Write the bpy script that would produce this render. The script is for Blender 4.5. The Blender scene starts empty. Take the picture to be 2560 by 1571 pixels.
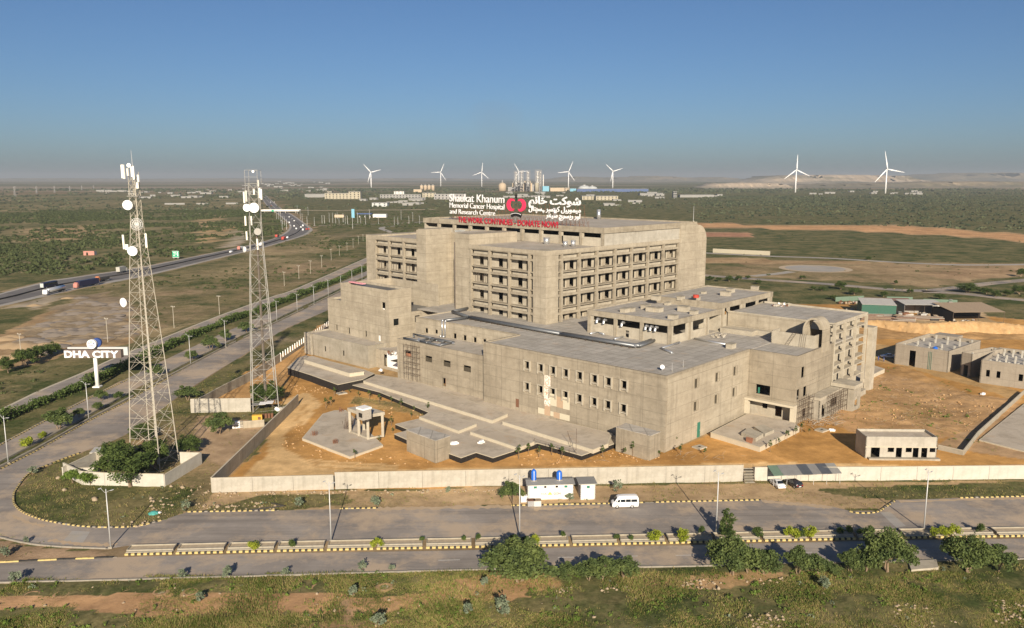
import bpy, bmesh, math, random
import numpy as np
from mathutils import Vector, Matrix
R = math.radians
sc = bpy.context.scene
# ------------------------------------------------------------------ camera
cam = bpy.data.cameras.new('camera'); cam.sensor_width = 36; cam.lens = 36*2050/2560
cam.clip_start = 1; cam.clip_end = 120000
cam_o = bpy.data.objects.new('camera', cam); sc.collection.objects.link(cam_o)
cam_o.location = (0, 0, 60); cam_o.rotation_euler = (R(90) - math.atan(342.5/2050), 0, 0)
sc.camera = cam_o
# ------------------------------------------------------------------ sky and sun
SUN_EL, SUN_ROT = R(22), R(175.2)
w = bpy.data.worlds.new('World'); sc.world = w; w.use_nodes = True
nt = w.node_tree; bg = nt.nodes['Background']
sky = nt.nodes.new('ShaderNodeTexSky'); sky.sky_type = 'NISHITA'; sky.sun_disc = False
sky.sun_elevation = SUN_EL; sky.sun_rotation = SUN_ROT
sky.altitude = 1500; sky.air_density = 1.0; sky.dust_density = 3.0; sky.ozone_density = 6
nt.links.new(sky.outputs[0], bg.inputs[0]); bg.inputs[1].default_value = 0.05
sl = bpy.data.lights.new('sun', 'SUN'); sl.energy = 5.0; sl.angle = R(0.53); sl.color = (1, .87, .695)
so = bpy.data.objects.new('sun', sl); sc.collection.objects.link(so)
_d = Vector((math.sin(SUN_ROT)*math.cos(SUN_EL), math.cos(SUN_ROT)*math.cos(SUN_EL), math.sin(SUN_EL)))
so.rotation_euler = (-_d).to_track_quat('-Z', 'Y').to_euler(); so.location = (60, -200, 150)
vs = sc.view_settings; vs.view_transform = 'Standard'; vs.look = 'None'; vs.exposure = 0.62; vs.gamma = 1
sc.cycles.use_denoising = True; sc.cycles.max_bounces = 5; sc.cycles.diffuse_bounces = 3; sc.cycles.glossy_bounces = 2
sc.cycles.transmission_bounces = 2; sc.cycles.volume_bounces = 0; sc.cycles.transparent_max_bounces = 6
# ------------------------------------------------------------------ survey helpers (photo pixel -> place on the ground)
_F, _H = 2050., 60.; _P = math.atan(342.5/_F); _c, _s = math.cos(_P), math.sin(_P)
def G(x, y, z=0.):
    u = (x-1280)/_F; v = (y-785.5)/_F
    d = (u, _c - v*_s, -_s - v*_c); t = (z-_H)/d[2]
    return (d[0]*t, d[1]*t)
def GL(pts, z=0.): return [G(x, y, z) for x, y in pts]
def HT(p, y):                                                     # height above ground of a pixel row over place p
    v = (y-785.5)/_F; return _H + p[1]*(-_s - v*_c)/(_c - v*_s)
O2 = np.array([33.6, 173.4])
class Frame:
    def __init__(s, ox, oy, deg): s.o = (ox, oy); s.a = R(deg); s.rz = s.a - math.pi/2
FM = Frame(33.6, 173.4, 137.5)                                    # podium axes: local x runs back-right, y back-left
_t = R(137.5)
FT = Frame(33.6 + 61.2*math.cos(_t) + 31.8*math.cos(_t-math.pi/2), 173.4 + 61.2*math.sin(_t) + 31.8*math.sin(_t-math.pi/2), 134.5)
# ------------------------------------------------------------------ object helpers
def link(o): sc.collection.objects.link(o); return o
def tag(o, label=None, cat=None, group=None, kind=None):
    if label: o['label'] = label
    if cat: o['category'] = cat
    if group: o['group'] = group
    if kind: o['kind'] = kind
    return o
def thing(name, label, cat, loc=(0,0,0), rz=0., group=None):
    o = bpy.data.objects.new(name, None); o.empty_display_size = .3; link(o)
    o.location = loc if len(loc) == 3 else (loc[0], loc[1], 0); o.rotation_euler = (0, 0, rz)
    return tag(o, label, cat, group)
def inst(name, me, parent=None, loc=(0,0,0), rot=(0,0,0), scale=(1,1,1)):
    o = bpy.data.objects.new(name, me); link(o); o.parent = parent
    o.location = loc; o.rotation_euler = rot; o.scale = scale
    return o
def dup(root, loc=None, rz=None, label=None, group=None, scale=None):
    r = root.copy(); link(r)
    if loc is not None: r.location = loc if len(loc) == 3 else (loc[0], loc[1], 0)
    if rz is not None: r.rotation_euler = (0, 0, rz)
    if scale is not None: r.scale = (scale,)*3 if not hasattr(scale, '__len__') else scale
    if label: r['label'] = label
    if group: r['group'] = group
    for ch in list(root.children):
        c = ch.copy(); link(c); c.parent = r
        for g in list(ch.children):
            d = g.copy(); link(d); d.parent = c
    return r
class MB:
    def __init__(s): s.v = []; s.f = []; s.m = []; s.mi = 0
    def quad(s, a, b, c, d):
        n = len(s.v); s.v += [a, b, c, d]; s.f.append((n, n+1, n+2, n+3)); s.m.append(s.mi)
    def tri(s, a, b, c):
        n = len(s.v); s.v += [a, b, c]; s.f.append((n, n+1, n+2)); s.m.append(s.mi)
    def poly(s, pts):
        n = len(s.v); s.v += list(pts); s.f.append(tuple(range(n, n+len(pts)))); s.m.append(s.mi)
    def box(s, x0, x1, y0, y1, z0, z1):
        n = len(s.v)
        s.v += [(x0,y0,z0),(x1,y0,z0),(x1,y1,z0),(x0,y1,z0),(x0,y0,z1),(x1,y0,z1),(x1,y1,z1),(x0,y1,z1)]
        for f in ((0,3,2,1),(4,5,6,7),(0,1,5,4),(1,2,6,5),(2,3,7,6),(3,0,4,7)):
            s.f.append(tuple(n+i for i in f)); s.m.append(s.mi)
        return s
    def uv(s, u0, u1, v0, v1, z0, z1): return s.box(v0, v1, u0, u1, z0, z1)
    def prism(s, pts, z0, z1, top=True, bottom=False):
        a = sum(pts[i][0]*pts[(i+1)%len(pts)][1]-pts[(i+1)%len(pts)][0]*pts[i][1] for i in range(len(pts)))
        if a < 0: pts = pts[::-1]
        n = len(s.v); k = len(pts)
        s.v += [(p[0],p[1],z0) for p in pts] + [(p[0],p[1],z1) for p in pts]
        for i in range(k):
            j = (i+1) % k; s.f.append((n+i, n+j, n+k+j, n+k+i)); s.m.append(s.mi)
        if top: s.f.append(tuple(range(n+k, n+2*k))); s.m.append(s.mi)
        if bottom: s.f.append(tuple(range(n+k-1, n-1, -1))); s.m.append(s.mi)
        return s
    def bar(s, a, b, r=.05, n=4, r2=None):
        a = Vector(a); b = Vector(b); d = b-a
        if d.length < 1e-6: return s
        d.normalize(); up = Vector((0,0,1)) if abs(d.z) < .95 else Vector((1,0,0))
        e1 = d.cross(up).normalized(); e2 = e1.cross(d); k = len(s.v); r2 = r if r2 is None else r2
        for c, rr in ((a, r), (b, r2)):
            for i in range(n):
                t = 2*math.pi*(i+.5)/n; s.v.append(tuple(c + (e1*math.cos(t)+e2*math.sin(t))*rr))
        for i in range(n):
            j = (i+1) % n; s.f.append((k+i, k+j, k+n+j, k+n+i)); s.m.append(s.mi)
        s.f.append(tuple(k+i for i in range(n-1,-1,-1))); s.m.append(s.mi)
        s.f.append(tuple(k+n+i for i in range(n))); s.m.append(s.mi)
        return s
    def path(s, pts, r=.05, n=6):
        for a, b in zip(pts, pts[1:]): s.bar(a, b, r, n)
        return s
    def lathe(s, c, prof, n=12, axis=(0,0,1)):
        ax = Vector(axis).normalized(); up = Vector((0,0,1)) if abs(ax.z) < .9 else Vector((1,0,0))
        e1 = ax.cross(up).normalized(); e2 = ax.cross(e1); c = Vector(c); k = len(s.v)
        for h, r in prof:
            for i in range(n):
                t = 2*math.pi*i/n; s.v.append(tuple(c + ax*h + (e1*math.cos(t)+e2*math.sin(t))*r))
        for q in range(len(prof)-1):
            for i in range(n):
                j = (i+1) % n; s.f.append((k+q*n+i, k+q*n+j, k+(q+1)*n+j, k+(q+1)*n+i)); s.m.append(s.mi)
        s.f.append(tuple(k+i for i in range(n-1,-1,-1))); s.m.append(s.mi)
        L = k+(len(prof)-1)*n; s.f.append(tuple(L+i for i in range(n))); s.m.append(s.mi)
        return s
    def wall(s, p0, p1, z0, z1, t, ops=(), back=True):
        """wall from p0 to p1 (outside on the right hand), t thick to the left, rectangular openings (s0,s1,za,zb)"""
        dx, dy = p1[0]-p0[0], p1[1]-p0[1]; L = math.hypot(dx, dy); dx /= L; dy /= L; nx, ny = -dy, dx
        def P(q, d, z): return (p0[0]+dx*q+nx*d, p0[1]+dy*q+ny*d, z)
        xs = sorted({0., L, *[min(max(o[0],0),L) for o in ops], *[min(max(o[1],0),L) for o in ops]})
        zs = sorted({z0, z1, *[min(max(o[2],z0),z1) for o in ops], *[min(max(o[3],z0),z1) for o in ops]})
        inside = lambda a, b: any(o[0]-1e-6 < a < o[1]+1e-6 and o[2]-1e-6 < b < o[3]+1e-6 for o in ops)
        for i in range(len(xs)-1):
            for j in range(len(zs)-1):
                if inside((xs[i]+xs[i+1])/2, (zs[j]+zs[j+1])/2): continue
                a, b, c, d = xs[i], xs[i+1], zs[j], zs[j+1]
                s.quad(P(a,0,c), P(b,0,c), P(b,0,d), P(a,0,d))
                if back: s.quad(P(b,t,c), P(a,t,c), P(a,t,d), P(b,t,d))
        for o in ops:
            a, b, c, d = max(o[0],0), min(o[1],L), max(o[2],z0), min(o[3],z1)
            s.quad(P(a,0,c), P(a,0,d), P(a,t,d), P(a,t,c)); s.quad(P(b,0,d), P(b,0,c), P(b,t,c), P(b,t,d))
            s.quad(P(a,0,d), P(b,0,d), P(b,t,d), P(a,t,d)); s.quad(P(b,0,c), P(a,0,c), P(a,t,c), P(b,t,c))
        s.quad(P(0,0,z1), P(L,0,z1), P(L,t,z1), P(0,t,z1))
        s.quad(P(0,0,z0), P(0,0,z1), P(0,t,z1), P(0,t,z0)); s.quad(P(L,0,z1), P(L,0,z0), P(L,t,z0), P(L,t,z1))
        return s
    def mesh(s, name, mats, smooth=False):
        me = bpy.data.meshes.new(name); me.from_pydata(s.v, [], s.f)
        for m in (mats if isinstance(mats, (list, tuple)) else [mats]): me.materials.append(m)
        if any(s.m): me.polygons.foreach_set('material_index', s.m)
        if smooth: me.polygons.foreach_set('use_smooth', [True]*len(s.f))
        return me
    def build(s, name, mats, parent=None, smooth=False, loc=(0,0,0), rot=(0,0,0)):
        return inst(name, s.mesh(name, mats, smooth), parent, loc, rot)
def np_mesh(name, verts, faces, mats, smooth=False, mi=None):
    """verts (n,3), faces (m,k) numpy arrays with the same k"""
    me = bpy.data.meshes.new(name); k = faces.shape[1]; m = faces.shape[0]
    me.vertices.add(len(verts)); me.vertices.foreach_set('co', np.asarray(verts, np.float32).ravel())
    me.loops.add(m*k); me.loops.foreach_set('vertex_index', np.asarray(faces, np.int32).ravel())
    me.polygons.add(m); me.polygons.foreach_set('loop_start', np.arange(0, m*k, k, dtype=np.int32))
    me.update(calc_edges=True)
    for q in (mats if isinstance(mats, (list, tuple)) else [mats]): me.materials.append(q)
    if mi is not None: me.polygons.foreach_set('material_index', np.asarray(mi, np.int32))
    if smooth: me.polygons.foreach_set('use_smooth', np.ones(m, bool))
    me.validate(); return me
# ------------------------------------------------------------------ materials
class NT:
    def __init__(s, name):
        s.mat = bpy.data.materials.new(name); s.mat.use_nodes = True; s.t = s.mat.node_tree; s.b = s.t.nodes['Principled BSDF']
        s.tc = None
    def n(s, typ, **kw):
        o = s.t.nodes.new(typ)
        for k, v in kw.items(): setattr(o, k, v)
        return o
    def l(s, a, b): s.t.links.new(a, b)
    def co(s, scale=None, geo=False):
        if geo: src = s.n('ShaderNodeNewGeometry').outputs['Position']
        else: src = s.n('ShaderNodeTexCoord').outputs['Object']
        if scale is None: return src
        m = s.n('ShaderNodeMapping'); m.inputs['Scale'].default_value = scale if hasattr(scale, '__len__') else (scale,)*3
        s.l(src, m.inputs[0]); return m.outputs[0]
    def noise(s, scale=1., detail=4., rough=.6, vec=None, geo=False):
        o = s.n('ShaderNodeTexNoise'); o.inputs['Scale'].default_value = scale if not hasattr(scale,'__len__') else 1.
        o.inputs['Detail'].default_value = detail; o.inputs['Roughness'].default_value = rough
        s.l(vec if vec is not None else s.co(scale if hasattr(scale,'__len__') else None, geo), o.inputs['Vector']); return o.outputs['Fac']
    def ramp(s, fac, a, b, ca=(0,0,0), cb=(1,1,1)):
        o = s.n('ShaderNodeValToRGB'); e = o.color_ramp.elements
        e[0].position = a; e[1].position = b; e[0].color = (*ca, 1); e[1].color = (*cb, 1); s.l(fac, o.inputs[0]); return o.outputs[0]
    def mix(s, fac, a, b, mode='MIX'):
        o = s.n('ShaderNodeMix', data_type='RGBA', blend_type=mode)
        for i, v in ((0, fac), (6, a), (7, b)):
            if isinstance(v, (int, float)): o.inputs[i].default_value = v
            elif isinstance(v, (tuple, list)): o.inputs[i].default_value = (*v, 1)
            else: s.l(v, o.inputs[i])
        return o.outputs[2]
    def math(s, op, a, b=0., c=0., clamp=False):
        o = s.n('ShaderNodeMath', operation=op, use_clamp=clamp)
        for i, v in ((0, a), (1, b), (2, c)):
            if isinstance(v, (int, float)): o.inputs[i].default_value = v
            else: s.l(v, o.inputs[i])
        return o.outputs[0]
    def xyz(s, vec=None):
        o = s.n('ShaderNodeSeparateXYZ'); s.l(vec if vec is not None else s.co(), o.inputs[0]); return o.outputs
    def bump(s, h, st=.3, d=.05):
        o = s.n('ShaderNodeBump'); o.inputs['Strength'].default_value = st; o.inputs['Distance'].default_value = d
        s.l(h, o.inputs['Height']); s.l(o.outputs[0], s.b.inputs['Normal'])
    def out(s, col, rough=.85, metal=0., spec=.3):
        if isinstance(col, (tuple, list)): s.b.inputs['Base Color'].default_value = (*col, 1)
        else: s.l(col, s.b.inputs['Base Color'])
        if isinstance(rough, (int, float)): s.b.inputs['Roughness'].default_value = rough
        else: s.l(rough, s.b.inputs['Roughness'])
        s.b.inputs['Metallic'].default_value = metal; s.b.inputs['Specular IOR Level'].default_value = spec
        return s.mat
MAT = {}
def flat(name, col, rough=.7, metal=0., var=.12, scale=1.5, spec=.3):
    t = NT(name); f = t.noise(scale, 3)
    c = t.mix(f, tuple(x*(1-var) for x in col), tuple(min(1, x*(1+var)) for x in col))
    MAT[name] = t.out(c, rough, metal, spec); return MAT[name]
def concrete(name, col, dark, lines=2.7, vstep=0., streak=.5, blotch=.14, fine=.7, cell=.16):
    t = NT(name); P0 = t.co(); z = t.xyz(P0)
    big = t.noise(blotch, 6, .66); c = t.mix(t.ramp(big, .34, .66), dark, col)
    sn = t.n('ShaderNodeVectorMath', operation='SNAP'); sn.inputs[1].default_value = (5.3, 5.3, lines or 2.9); t.l(P0, sn.inputs[0])
    wn = t.n('ShaderNodeTexWhiteNoise'); t.l(sn.outputs[0], wn.inputs['Vector'])
    c = t.mix(t.math('MULTIPLY', wn.outputs['Value'], cell), c, tuple(x*.55 for x in dark))
    st = t.noise((.75, .75, .05), 5, .65); c = t.mix(t.math('MULTIPLY', t.ramp(st, .50, .76), streak), c, tuple(x*.55 for x in dark))
    hb = t.noise((.06, .06, .5), 4, .65); c = t.mix(t.math('MULTIPLY', t.ramp(hb, .48, .72), streak*.9), c, tuple(x*.68 for x in dark))
    lt = t.noise((.10, .10, .22), 4, .6); c = t.mix(t.math('MULTIPLY', t.ramp(lt, .56, .72), .35), c, tuple(min(1, x*1.25) for x in col))
    fn = t.noise(fine, 6, .7); c = t.mix(.3, c, t.mix(t.ramp(fn, .3, .72), tuple(x*.65 for x in dark), tuple(min(1,x*1.1) for x in col)), 'MIX')
    if lines:
        wob = t.math('MULTIPLY', t.noise(.8, 2), .12); zz = t.math('ADD', z[2], wob)
        f = t.math('FRACT', t.math('DIVIDE', zz, lines)); ln = t.math('LESS_THAN', f, .05)
        c = t.mix(t.math('MULTIPLY', ln, t.math('MULTIPLY', t.ramp(t.noise(.35, 3), .3, .7), .65)), c, tuple(x*.42 for x in dark))
    if vstep:
        for ax in (0, 1):
            f = t.math('FRACT', t.math('DIVIDE', t.math('ADD', z[ax], .37), vstep)); ln = t.math('LESS_THAN', f, .024)
            c = t.mix(t.math('MULTIPLY', ln, .4), c, tuple(x*.42 for x in dark))
    t.bump(fn, .12, .05); MAT[name] = t.out(c, .92, 0, .15); return MAT[name]
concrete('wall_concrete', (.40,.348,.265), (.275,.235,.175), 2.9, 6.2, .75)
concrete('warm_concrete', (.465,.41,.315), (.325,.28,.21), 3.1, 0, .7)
concrete('pale_concrete', (.50,.455,.365), (.37,.325,.25), 0, 0, .6, .25)
concrete('frame_concrete', (.43,.38,.29), (.27,.23,.172), 0, 0, .8, .3)
concrete('grey_concrete', (.41,.37,.30), (.29,.26,.20), 0, 0, .7, .2)
concrete('wall_panel_concrete', (.48,.45,.385), (.36,.33,.27), 0, 0, .65, .22)
concrete('baked_shade_concrete', (.10,.085,.062), (.07,.06,.042), 0, 0, .4, .3)  # interior shade is put into this near-black tone so openings read dark
concrete('white_plaster', (.55,.525,.46), (.46,.43,.365), 0, 0, .25, .25)
concrete('tank_concrete', (.37,.325,.26), (.30,.26,.205), 2.0, 3.1, .3, .3)
def slab_mat(name, a, b, grid=0., gl=.5):
    t = NT(name); z = t.xyz(); c = t.mix(t.ramp(t.noise(.11, 5, .65), .36, .66), b, a)
    c = t.mix(t.math('MULTIPLY', t.ramp(t.noise(.28, 6, .75), .48, .66), .6), c, tuple(x*.62 for x in b))
    c = t.mix(t.math('MULTIPLY', t.ramp(t.noise(.23, 4), .58, .72), .45), c, (.44,.31,.19))
    if grid:
        P0 = t.co(); sn = t.n('ShaderNodeVectorMath', operation='SNAP'); sn.inputs[1].default_value = (grid, grid, 9); t.l(P0, sn.inputs[0]); wn = t.n('ShaderNodeTexWhiteNoise'); t.l(sn.outputs[0], wn.inputs['Vector']); c = t.mix(t.math('MULTIPLY', wn.outputs['Value'], .28), c, tuple(x*.6 for x in b))
        for ax in (0, 1):
            f = t.math('FRACT', t.math('DIVIDE', t.math('ADD', z[ax], t.math('MULTIPLY', t.noise(.4, 2), .25)), grid))
            c = t.mix(t.math('MULTIPLY', t.math('LESS_THAN', f, .09), gl), c, tuple(x*.68 for x in b))
    MAT[name] = t.out(c, .9, 0, .2)
slab_mat('roof_slab', (.50,.465,.41), (.40,.37,.32), 2.9, .8)
slab_mat('roof_plain', (.47,.425,.36), (.38,.34,.28))
slab_mat('terrace_slab', (.52,.455,.365), (.44,.375,.29))
flat('rim_concrete', (.50,.445,.34), .9, 0, .12, .8)
flat('bitumen', (.022,.019,.017), .8, 0, .3)
flat('void_baked_shade', (.02,.018,.015), .9)  # near-black plates for holes; the shade inside is painted, nothing is cut
flat('red_brick', (.36,.16,.09), .9, 0, .25, 4)
flat('yellow_paint', (.52,.41,.17), .75, 0, .22, 3)
flat('black_paint', (.045,.042,.038), .75, 0, .4, 3)
flat('kerb_grey', (.27,.245,.205), .9, 0, .2, 2)
flat('white_paint', (.80,.79,.75), .6, 0, .06)
flat('road_paint', (.60,.58,.53), .8, 0, .25, 2)
flat('galvanised', (.55,.56,.57), .38, .75, .12, 3, .5)
flat('duct_metal', (.17,.18,.19), .42, .55, .25, .8, .5)
flat('lamp_grey', (.55,.55,.54), .5, .3, .06)
flat('tower_paint', (.42,.385,.315), .7, 0, .15, 2)
flat('tower_grey', (.36,.35,.32), .6, .15, .1, 2)
flat('antenna_white', (.82,.79,.70), .5, 0, .05)
flat('dish_white', (.88,.88,.86), .45, 0, .03)
flat('cable_dark', (.13,.11,.09), .8)
flat('sign_white', (.80,.80,.80), .45, 0, .02)
flat('sign_red', (.42,.02,.04), .5, 0, .05)
flat('apple_red', (.85,.045,.12), .4, 0, .04)
flat('sign_black', (.015,.014,.014), .5)
flat('sign_taupe', (.15,.115,.095), .7, 0, .08)
flat('sign_green', (.01,.33,.17), .5)
flat('logo_blue', (.03,.06,.20), .4)
flat('rust', (.20,.10,.06), .85, .2, .3, 3)
flat('scaffold', (.14,.105,.08), .75, .3, .2)
flat('tank_blue', (.02,.13,.55), .35, 0, .12, 2, .5)
flat('roof_sheet', (.33,.32,.29), .6, .3, .2, 1.2)
flat('corrugated', (.31,.30,.28), .55, .4, .25, .7)
flat('corrugated_pale', (.55,.52,.46), .55, .2, .2, .7)
flat('green_sheet', (.035,.11,.075), .6, 0, .15)
flat('green_net', (.13,.19,.14), .8, 0, .2)
flat('brown_roof', (.24,.15,.11), .7, .1, .2)
flat('steel_beam', (.24,.16,.12), .7, .3, .4, 1)
flat('pink_foam', (.75,.33,.36), .8)
flat('white_plastic', (.85,.85,.84), .5, 0, .04)
flat('window_green', (.03,.17,.12), .3, 0, .1, 1, .5)
flat('car_white', (.80,.80,.79), .22, 0, .02, 1, .6)
flat('car_dark', (.035,.032,.035), .2, 0, .1, 1, .6)
flat('car_silver', (.45,.45,.46), .25, .5, .05, 1, .6)
flat('glass_dark', (.015,.02,.025), .08, 0, .1, 1, .8)
flat('tyre', (.02,.02,.02), .9)
flat('hub_silver', (.6,.6,.6), .35, .6)
flat('lamp_red', (.35,.01,.01), .3)
flat('truck_red', (.45,.06,.04), .4, 0, .15)
flat('truck_navy', (.02,.022,.06), .4, 0, .15)
flat('truck_pink', (.50,.22,.18), .5, 0, .3, 3)
flat('truck_orange', (.52,.20,.08), .5, 0, .3, 3)
flat('tanker_silver', (.72,.73,.74), .25, .6, .05, 1, .5)
flat('cargo_tarp', (.42,.41,.36), .8, 0, .2)
flat('turbine_white', (.88,.88,.88), .5, 0, .01)
flat('factory_grey', (.30,.29,.28), .8, 0, .2, .05)
flat('factory_tan', (.50,.40,.28), .8, 0, .15, .05)
flat('cream_wall', (.40,.36,.27), .85, 0, .1, .1)
flat('white_wall', (.66,.64,.60), .85, 0, .1, .1)
flat('shed_blue', (.07,.11,.24), .6, 0, .1, .05)
flat('shed_pale', (.48,.50,.49), .6, 0, .1, .05)
flat('tile_cream', (.58,.53,.40), .6, 0, .06)
flat('tile_salmon', (.46,.33,.22), .6, 0, .06)
flat('bark', (.22,.16,.105), .9, 0, .25, 6)
flat('gold_paint', (.75,.55,.10), .5)
flat('cyan_sign', (.18,.42,.55), .5)
flat('debris_grey', (.36,.33,.28), .9, 0, .3, 3)
flat('timber', (.33,.25,.17), .9, 0, .3, 2)
flat('rag_white', (.80,.79,.77), .9, 0, .05)
flat('rag_teal', (.08,.36,.32), .9, 0, .2)
flat('skin_cloth', (.20,.22,.27), .9)
flat('blue_cloth', (.05,.07,.22), .9)
flat('hair_dark', (.03,.02,.018), .9)
flat('skin', (.30,.17,.10), .7)
flat('yellow_steel', (.62,.36,.05), .6, 0, .15)
def leafmat(name, a, b, trans=.3, sc_=.9):
    t = NT(name); c = t.mix(t.ramp(t.noise(sc_, 3), .40, .60), a, b)
    t.out(c, .75, 0, .2)
    if trans:
        tr = t.n('ShaderNodeBsdfTranslucent'); t.l(t.mix(1, c, (1.1,1.15,.6), 'MULTIPLY'), tr.inputs[0]); mx = t.n('ShaderNodeMixShader'); mx.inputs[0].default_value = trans
        t.l(t.b.outputs[0], mx.inputs[1]); t.l(tr.outputs[0], mx.inputs[2]); t.l(mx.outputs[0], t.t.nodes['Material Output'].inputs['Surface'])
    MAT[name] = t.mat
leafmat('leaf_mesquite', (.085,.12,.04), (.16,.20,.062), .3, .55)
leafmat('leaf_dark', (.035,.06,.017), (.12,.165,.045), .3, .6)
leafmat('leaf_scrub', (.05,.068,.026), (.115,.135,.05))
leafmat('leaf_lime', (.22,.27,.02), (.36,.40,.05))
leafmat('leaf_hedge', (.055,.09,.022), (.12,.165,.045))
leafmat('leaf_blue', (.17,.21,.14), (.27,.31,.21))
leafmat('leaf_bright', (.10,.16,.025), (.17,.24,.05))
leafmat('grass_green', (.11,.15,.03), (.24,.26,.07), .3, .12)
leafmat('grass_dry', (.25,.21,.08), (.40,.31,.14), .3, .12)
leafmat('leaf_far', (.042,.058,.03), (.095,.105,.05), 0, .02)
def rockmat():
    t = NT('rock'); c = t.mix(t.noise(1.2, 4), (.24,.175,.11), (.44,.355,.25)); t.bump(t.noise(3, 4), .6, .05); MAT['rock'] = t.out(c, .95)
rockmat()
flat('clod', (.46,.29,.14), .95, 0, .25, 1)
def asphalt(name, a, b, dust):
    t = NT(name); P_ = t.co(None, True)
    c = t.mix(t.ramp(t.noise(.05, 6, .7, P_), .36, .62), a, b)
    mp = t.n('ShaderNodeMapping'); mp.inputs['Scale'].default_value = (.03, .45, 1); t.l(P_, mp.inputs[0])
    c = t.mix(t.math('MULTIPLY', t.ramp(t.noise(1., 4, .6, mp.outputs[0]), .47, .66), .55), c, tuple(x*.62 for x in a))
    c = t.mix(t.math('MULTIPLY', t.ramp(t.noise(.3, 5, .7, P_), .55, .75), .35), c, tuple(x*.75 for x in a))
    c = t.mix(t.math('MULTIPLY', t.ramp(t.noise(.07, 6, .75, P_), .47, .60), .8), c, dust)
    pl = t.math('MULTIPLY', t.ramp(t.noise(.16, 5, .75, P_), .64, .70), .5); c = t.mix(pl, c, tuple(min(1, x*1.35) for x in b))
    pt = t.n('ShaderNodeTexVoronoi'); pt.inputs['Scale'].default_value = .06; t.l(P_, pt.inputs['Vector'])
    c = t.mix(.10, c, t.mix(pt.outputs['Color'], (.1,.1,.1), (.5,.48,.46)))
    f = t.noise(6, 3, .6, P_); c = t.mix(t.math('MULTIPLY', f, .18), c, tuple(x*.6 for x in a)); t.bump(f, .15, .02)
    MAT[name] = t.out(c, .88, 0, .25)
asphalt('asphalt', (.235,.205,.178), (.37,.325,.28), (.54,.41,.275))
asphalt('asphalt_dark', (.125,.115,.11), (.155,.145,.14), (.21,.19,.17))
asphalt('shoulder', (.36,.34,.31), (.42,.39,.35), (.45,.38,.28))
# ================================================================== SETTING: ground
rng = np.random.default_rng(7); random.seed(5)
def vnoise(x, y, s, seed=0):
    r = np.random.default_rng(seed+101); T = r.random((256, 256)).astype(np.float32)
    u = x/s; v = y/s; i = np.floor(u).astype(int); j = np.floor(v).astype(int); fu = u-i; fv = v-j
    fu = fu*fu*(3-2*fu); fv = fv*fv*(3-2*fv); g = lambda a, b: T[a & 255, b & 255]
    return (g(i,j)*(1-fu)+g(i+1,j)*fu)*(1-fv) + (g(i,j+1)*(1-fu)+g(i+1,j+1)*fu)*fv
def fbm(x, y, s, o=4, seed=0):
    t = 0; a = 1; n = 0
    for k in range(o): t = t + a*vnoise(x, y, s/2**k, seed+k*7); n += a; a *= .55
    return t/n
def inpoly(x, y, P_):
    c = np.zeros(x.shape, bool); n = len(P_)
    x0, x1 = min(p[0] for p in P_), max(p[0] for p in P_); y0, y1 = min(p[1] for p in P_), max(p[1] for p in P_)
    sel = (x >= x0) & (x <= x1) & (y >= y0) & (y <= y1); xs, ys = x[sel], y[sel]; cs = np.zeros(xs.shape, bool)
    for i in range(n):
        ax, ay = P_[i]; bx, by = P_[(i+1) % n]
        if ay == by: continue
        cs ^= ((ay > ys) != (by > ys)) & (xs < (bx-ax)*(ys-ay)/(by-ay)+ax)
    c[sel] = cs; return c
# road edges, surveyed
T2 = GL([(-170,1415),(0,1407),(150,1400),(293,1394),(698,1384),(1142,1377),(1499,1367.5),(1723,1364),(1860,1360),(2290,1351),(2560,1347),(2760,1344)])
B2 = GL([(-200,1463),(0,1456),(265,1450),(698,1438),(1230,1423),(1786,1414),(2059,1407),(2358,1401.5),(2560,1397.5),(2780,1393)])
M1 = GL([(315,1366),(698,1357),(1027,1348.5),(1379,1342.5),(1605,1338),(1860,1332.5),(2296,1324),(2560,1320),(2740,1317)])
ML = GL([(-220,1262),(-160,1290),(-60,1330),(0,1344.5),(75,1360),(156,1368),(274,1372.6)])
K1 = GL([(402,1302.5),(440,1290),(470,1281),(698,1277),(949,1271),(1279,1265),(1524,1260),(1667,1256),(1900,1251),(1990,1258),(2080,1267),(2125,1278),(2190,1279),(2240,1251),(2400,1246),(2560,1242),(2720,1238)])
ISL = GL([(402,1302.5),(343,1316.5),(265,1319.6),(187,1315),(109,1301),(62,1284),(40.5,1268),(34,1256),(34,1240),(40.5,1224.6),(75,1184),(146,1153),(203,1132),(320,1084),(427,1005),(530,936),(609,888),(702,829.4),(760,802),(819,776),(880,745),(960,700)])
RL = GL([(-120,1230),(0,1172),(100,1122),(220,1053),(320,1001.4),(420,944.7),(485,910),(564,869),(685,810.5),(760,774.4),(846,732),(920,693)])
LR = GL([(-100,1203),(0,1154),(173,1064.5),(320,982.5),(416,932.6),(561,860),(760,764),(846,723),(920,687)])
LLf = GL([(-100,1160),(0,1110),(100,1056.5),(220,994),(320,946),(409.6,901.7),(513,853.5),(623,805),(760,747),(846,709),(920,677)])
SL = GL([(-100,1073),(0,1028),(100,979),(203,936),(292.6,894.8),(409.6,846.6),(547,791.6),(685,741.7),(749,720),(919,645),(960,630)])
SR = GL([(-100,1098),(0,1053),(100,1002),(203,957),(292.6,915),(409.6,866),(547,809.6),(685,758),(749,735),(919,657),(960,641)])
HU = GL([(-120,760),(0,735),(113.6,704),(287,678.5),(375,664),(596.6,619),(661,604.5),(697,591),(717,578),(724,564),(712,551),(690,533),(670.6,518.8),(657,501.7),(645,487),(640,476)])
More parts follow.
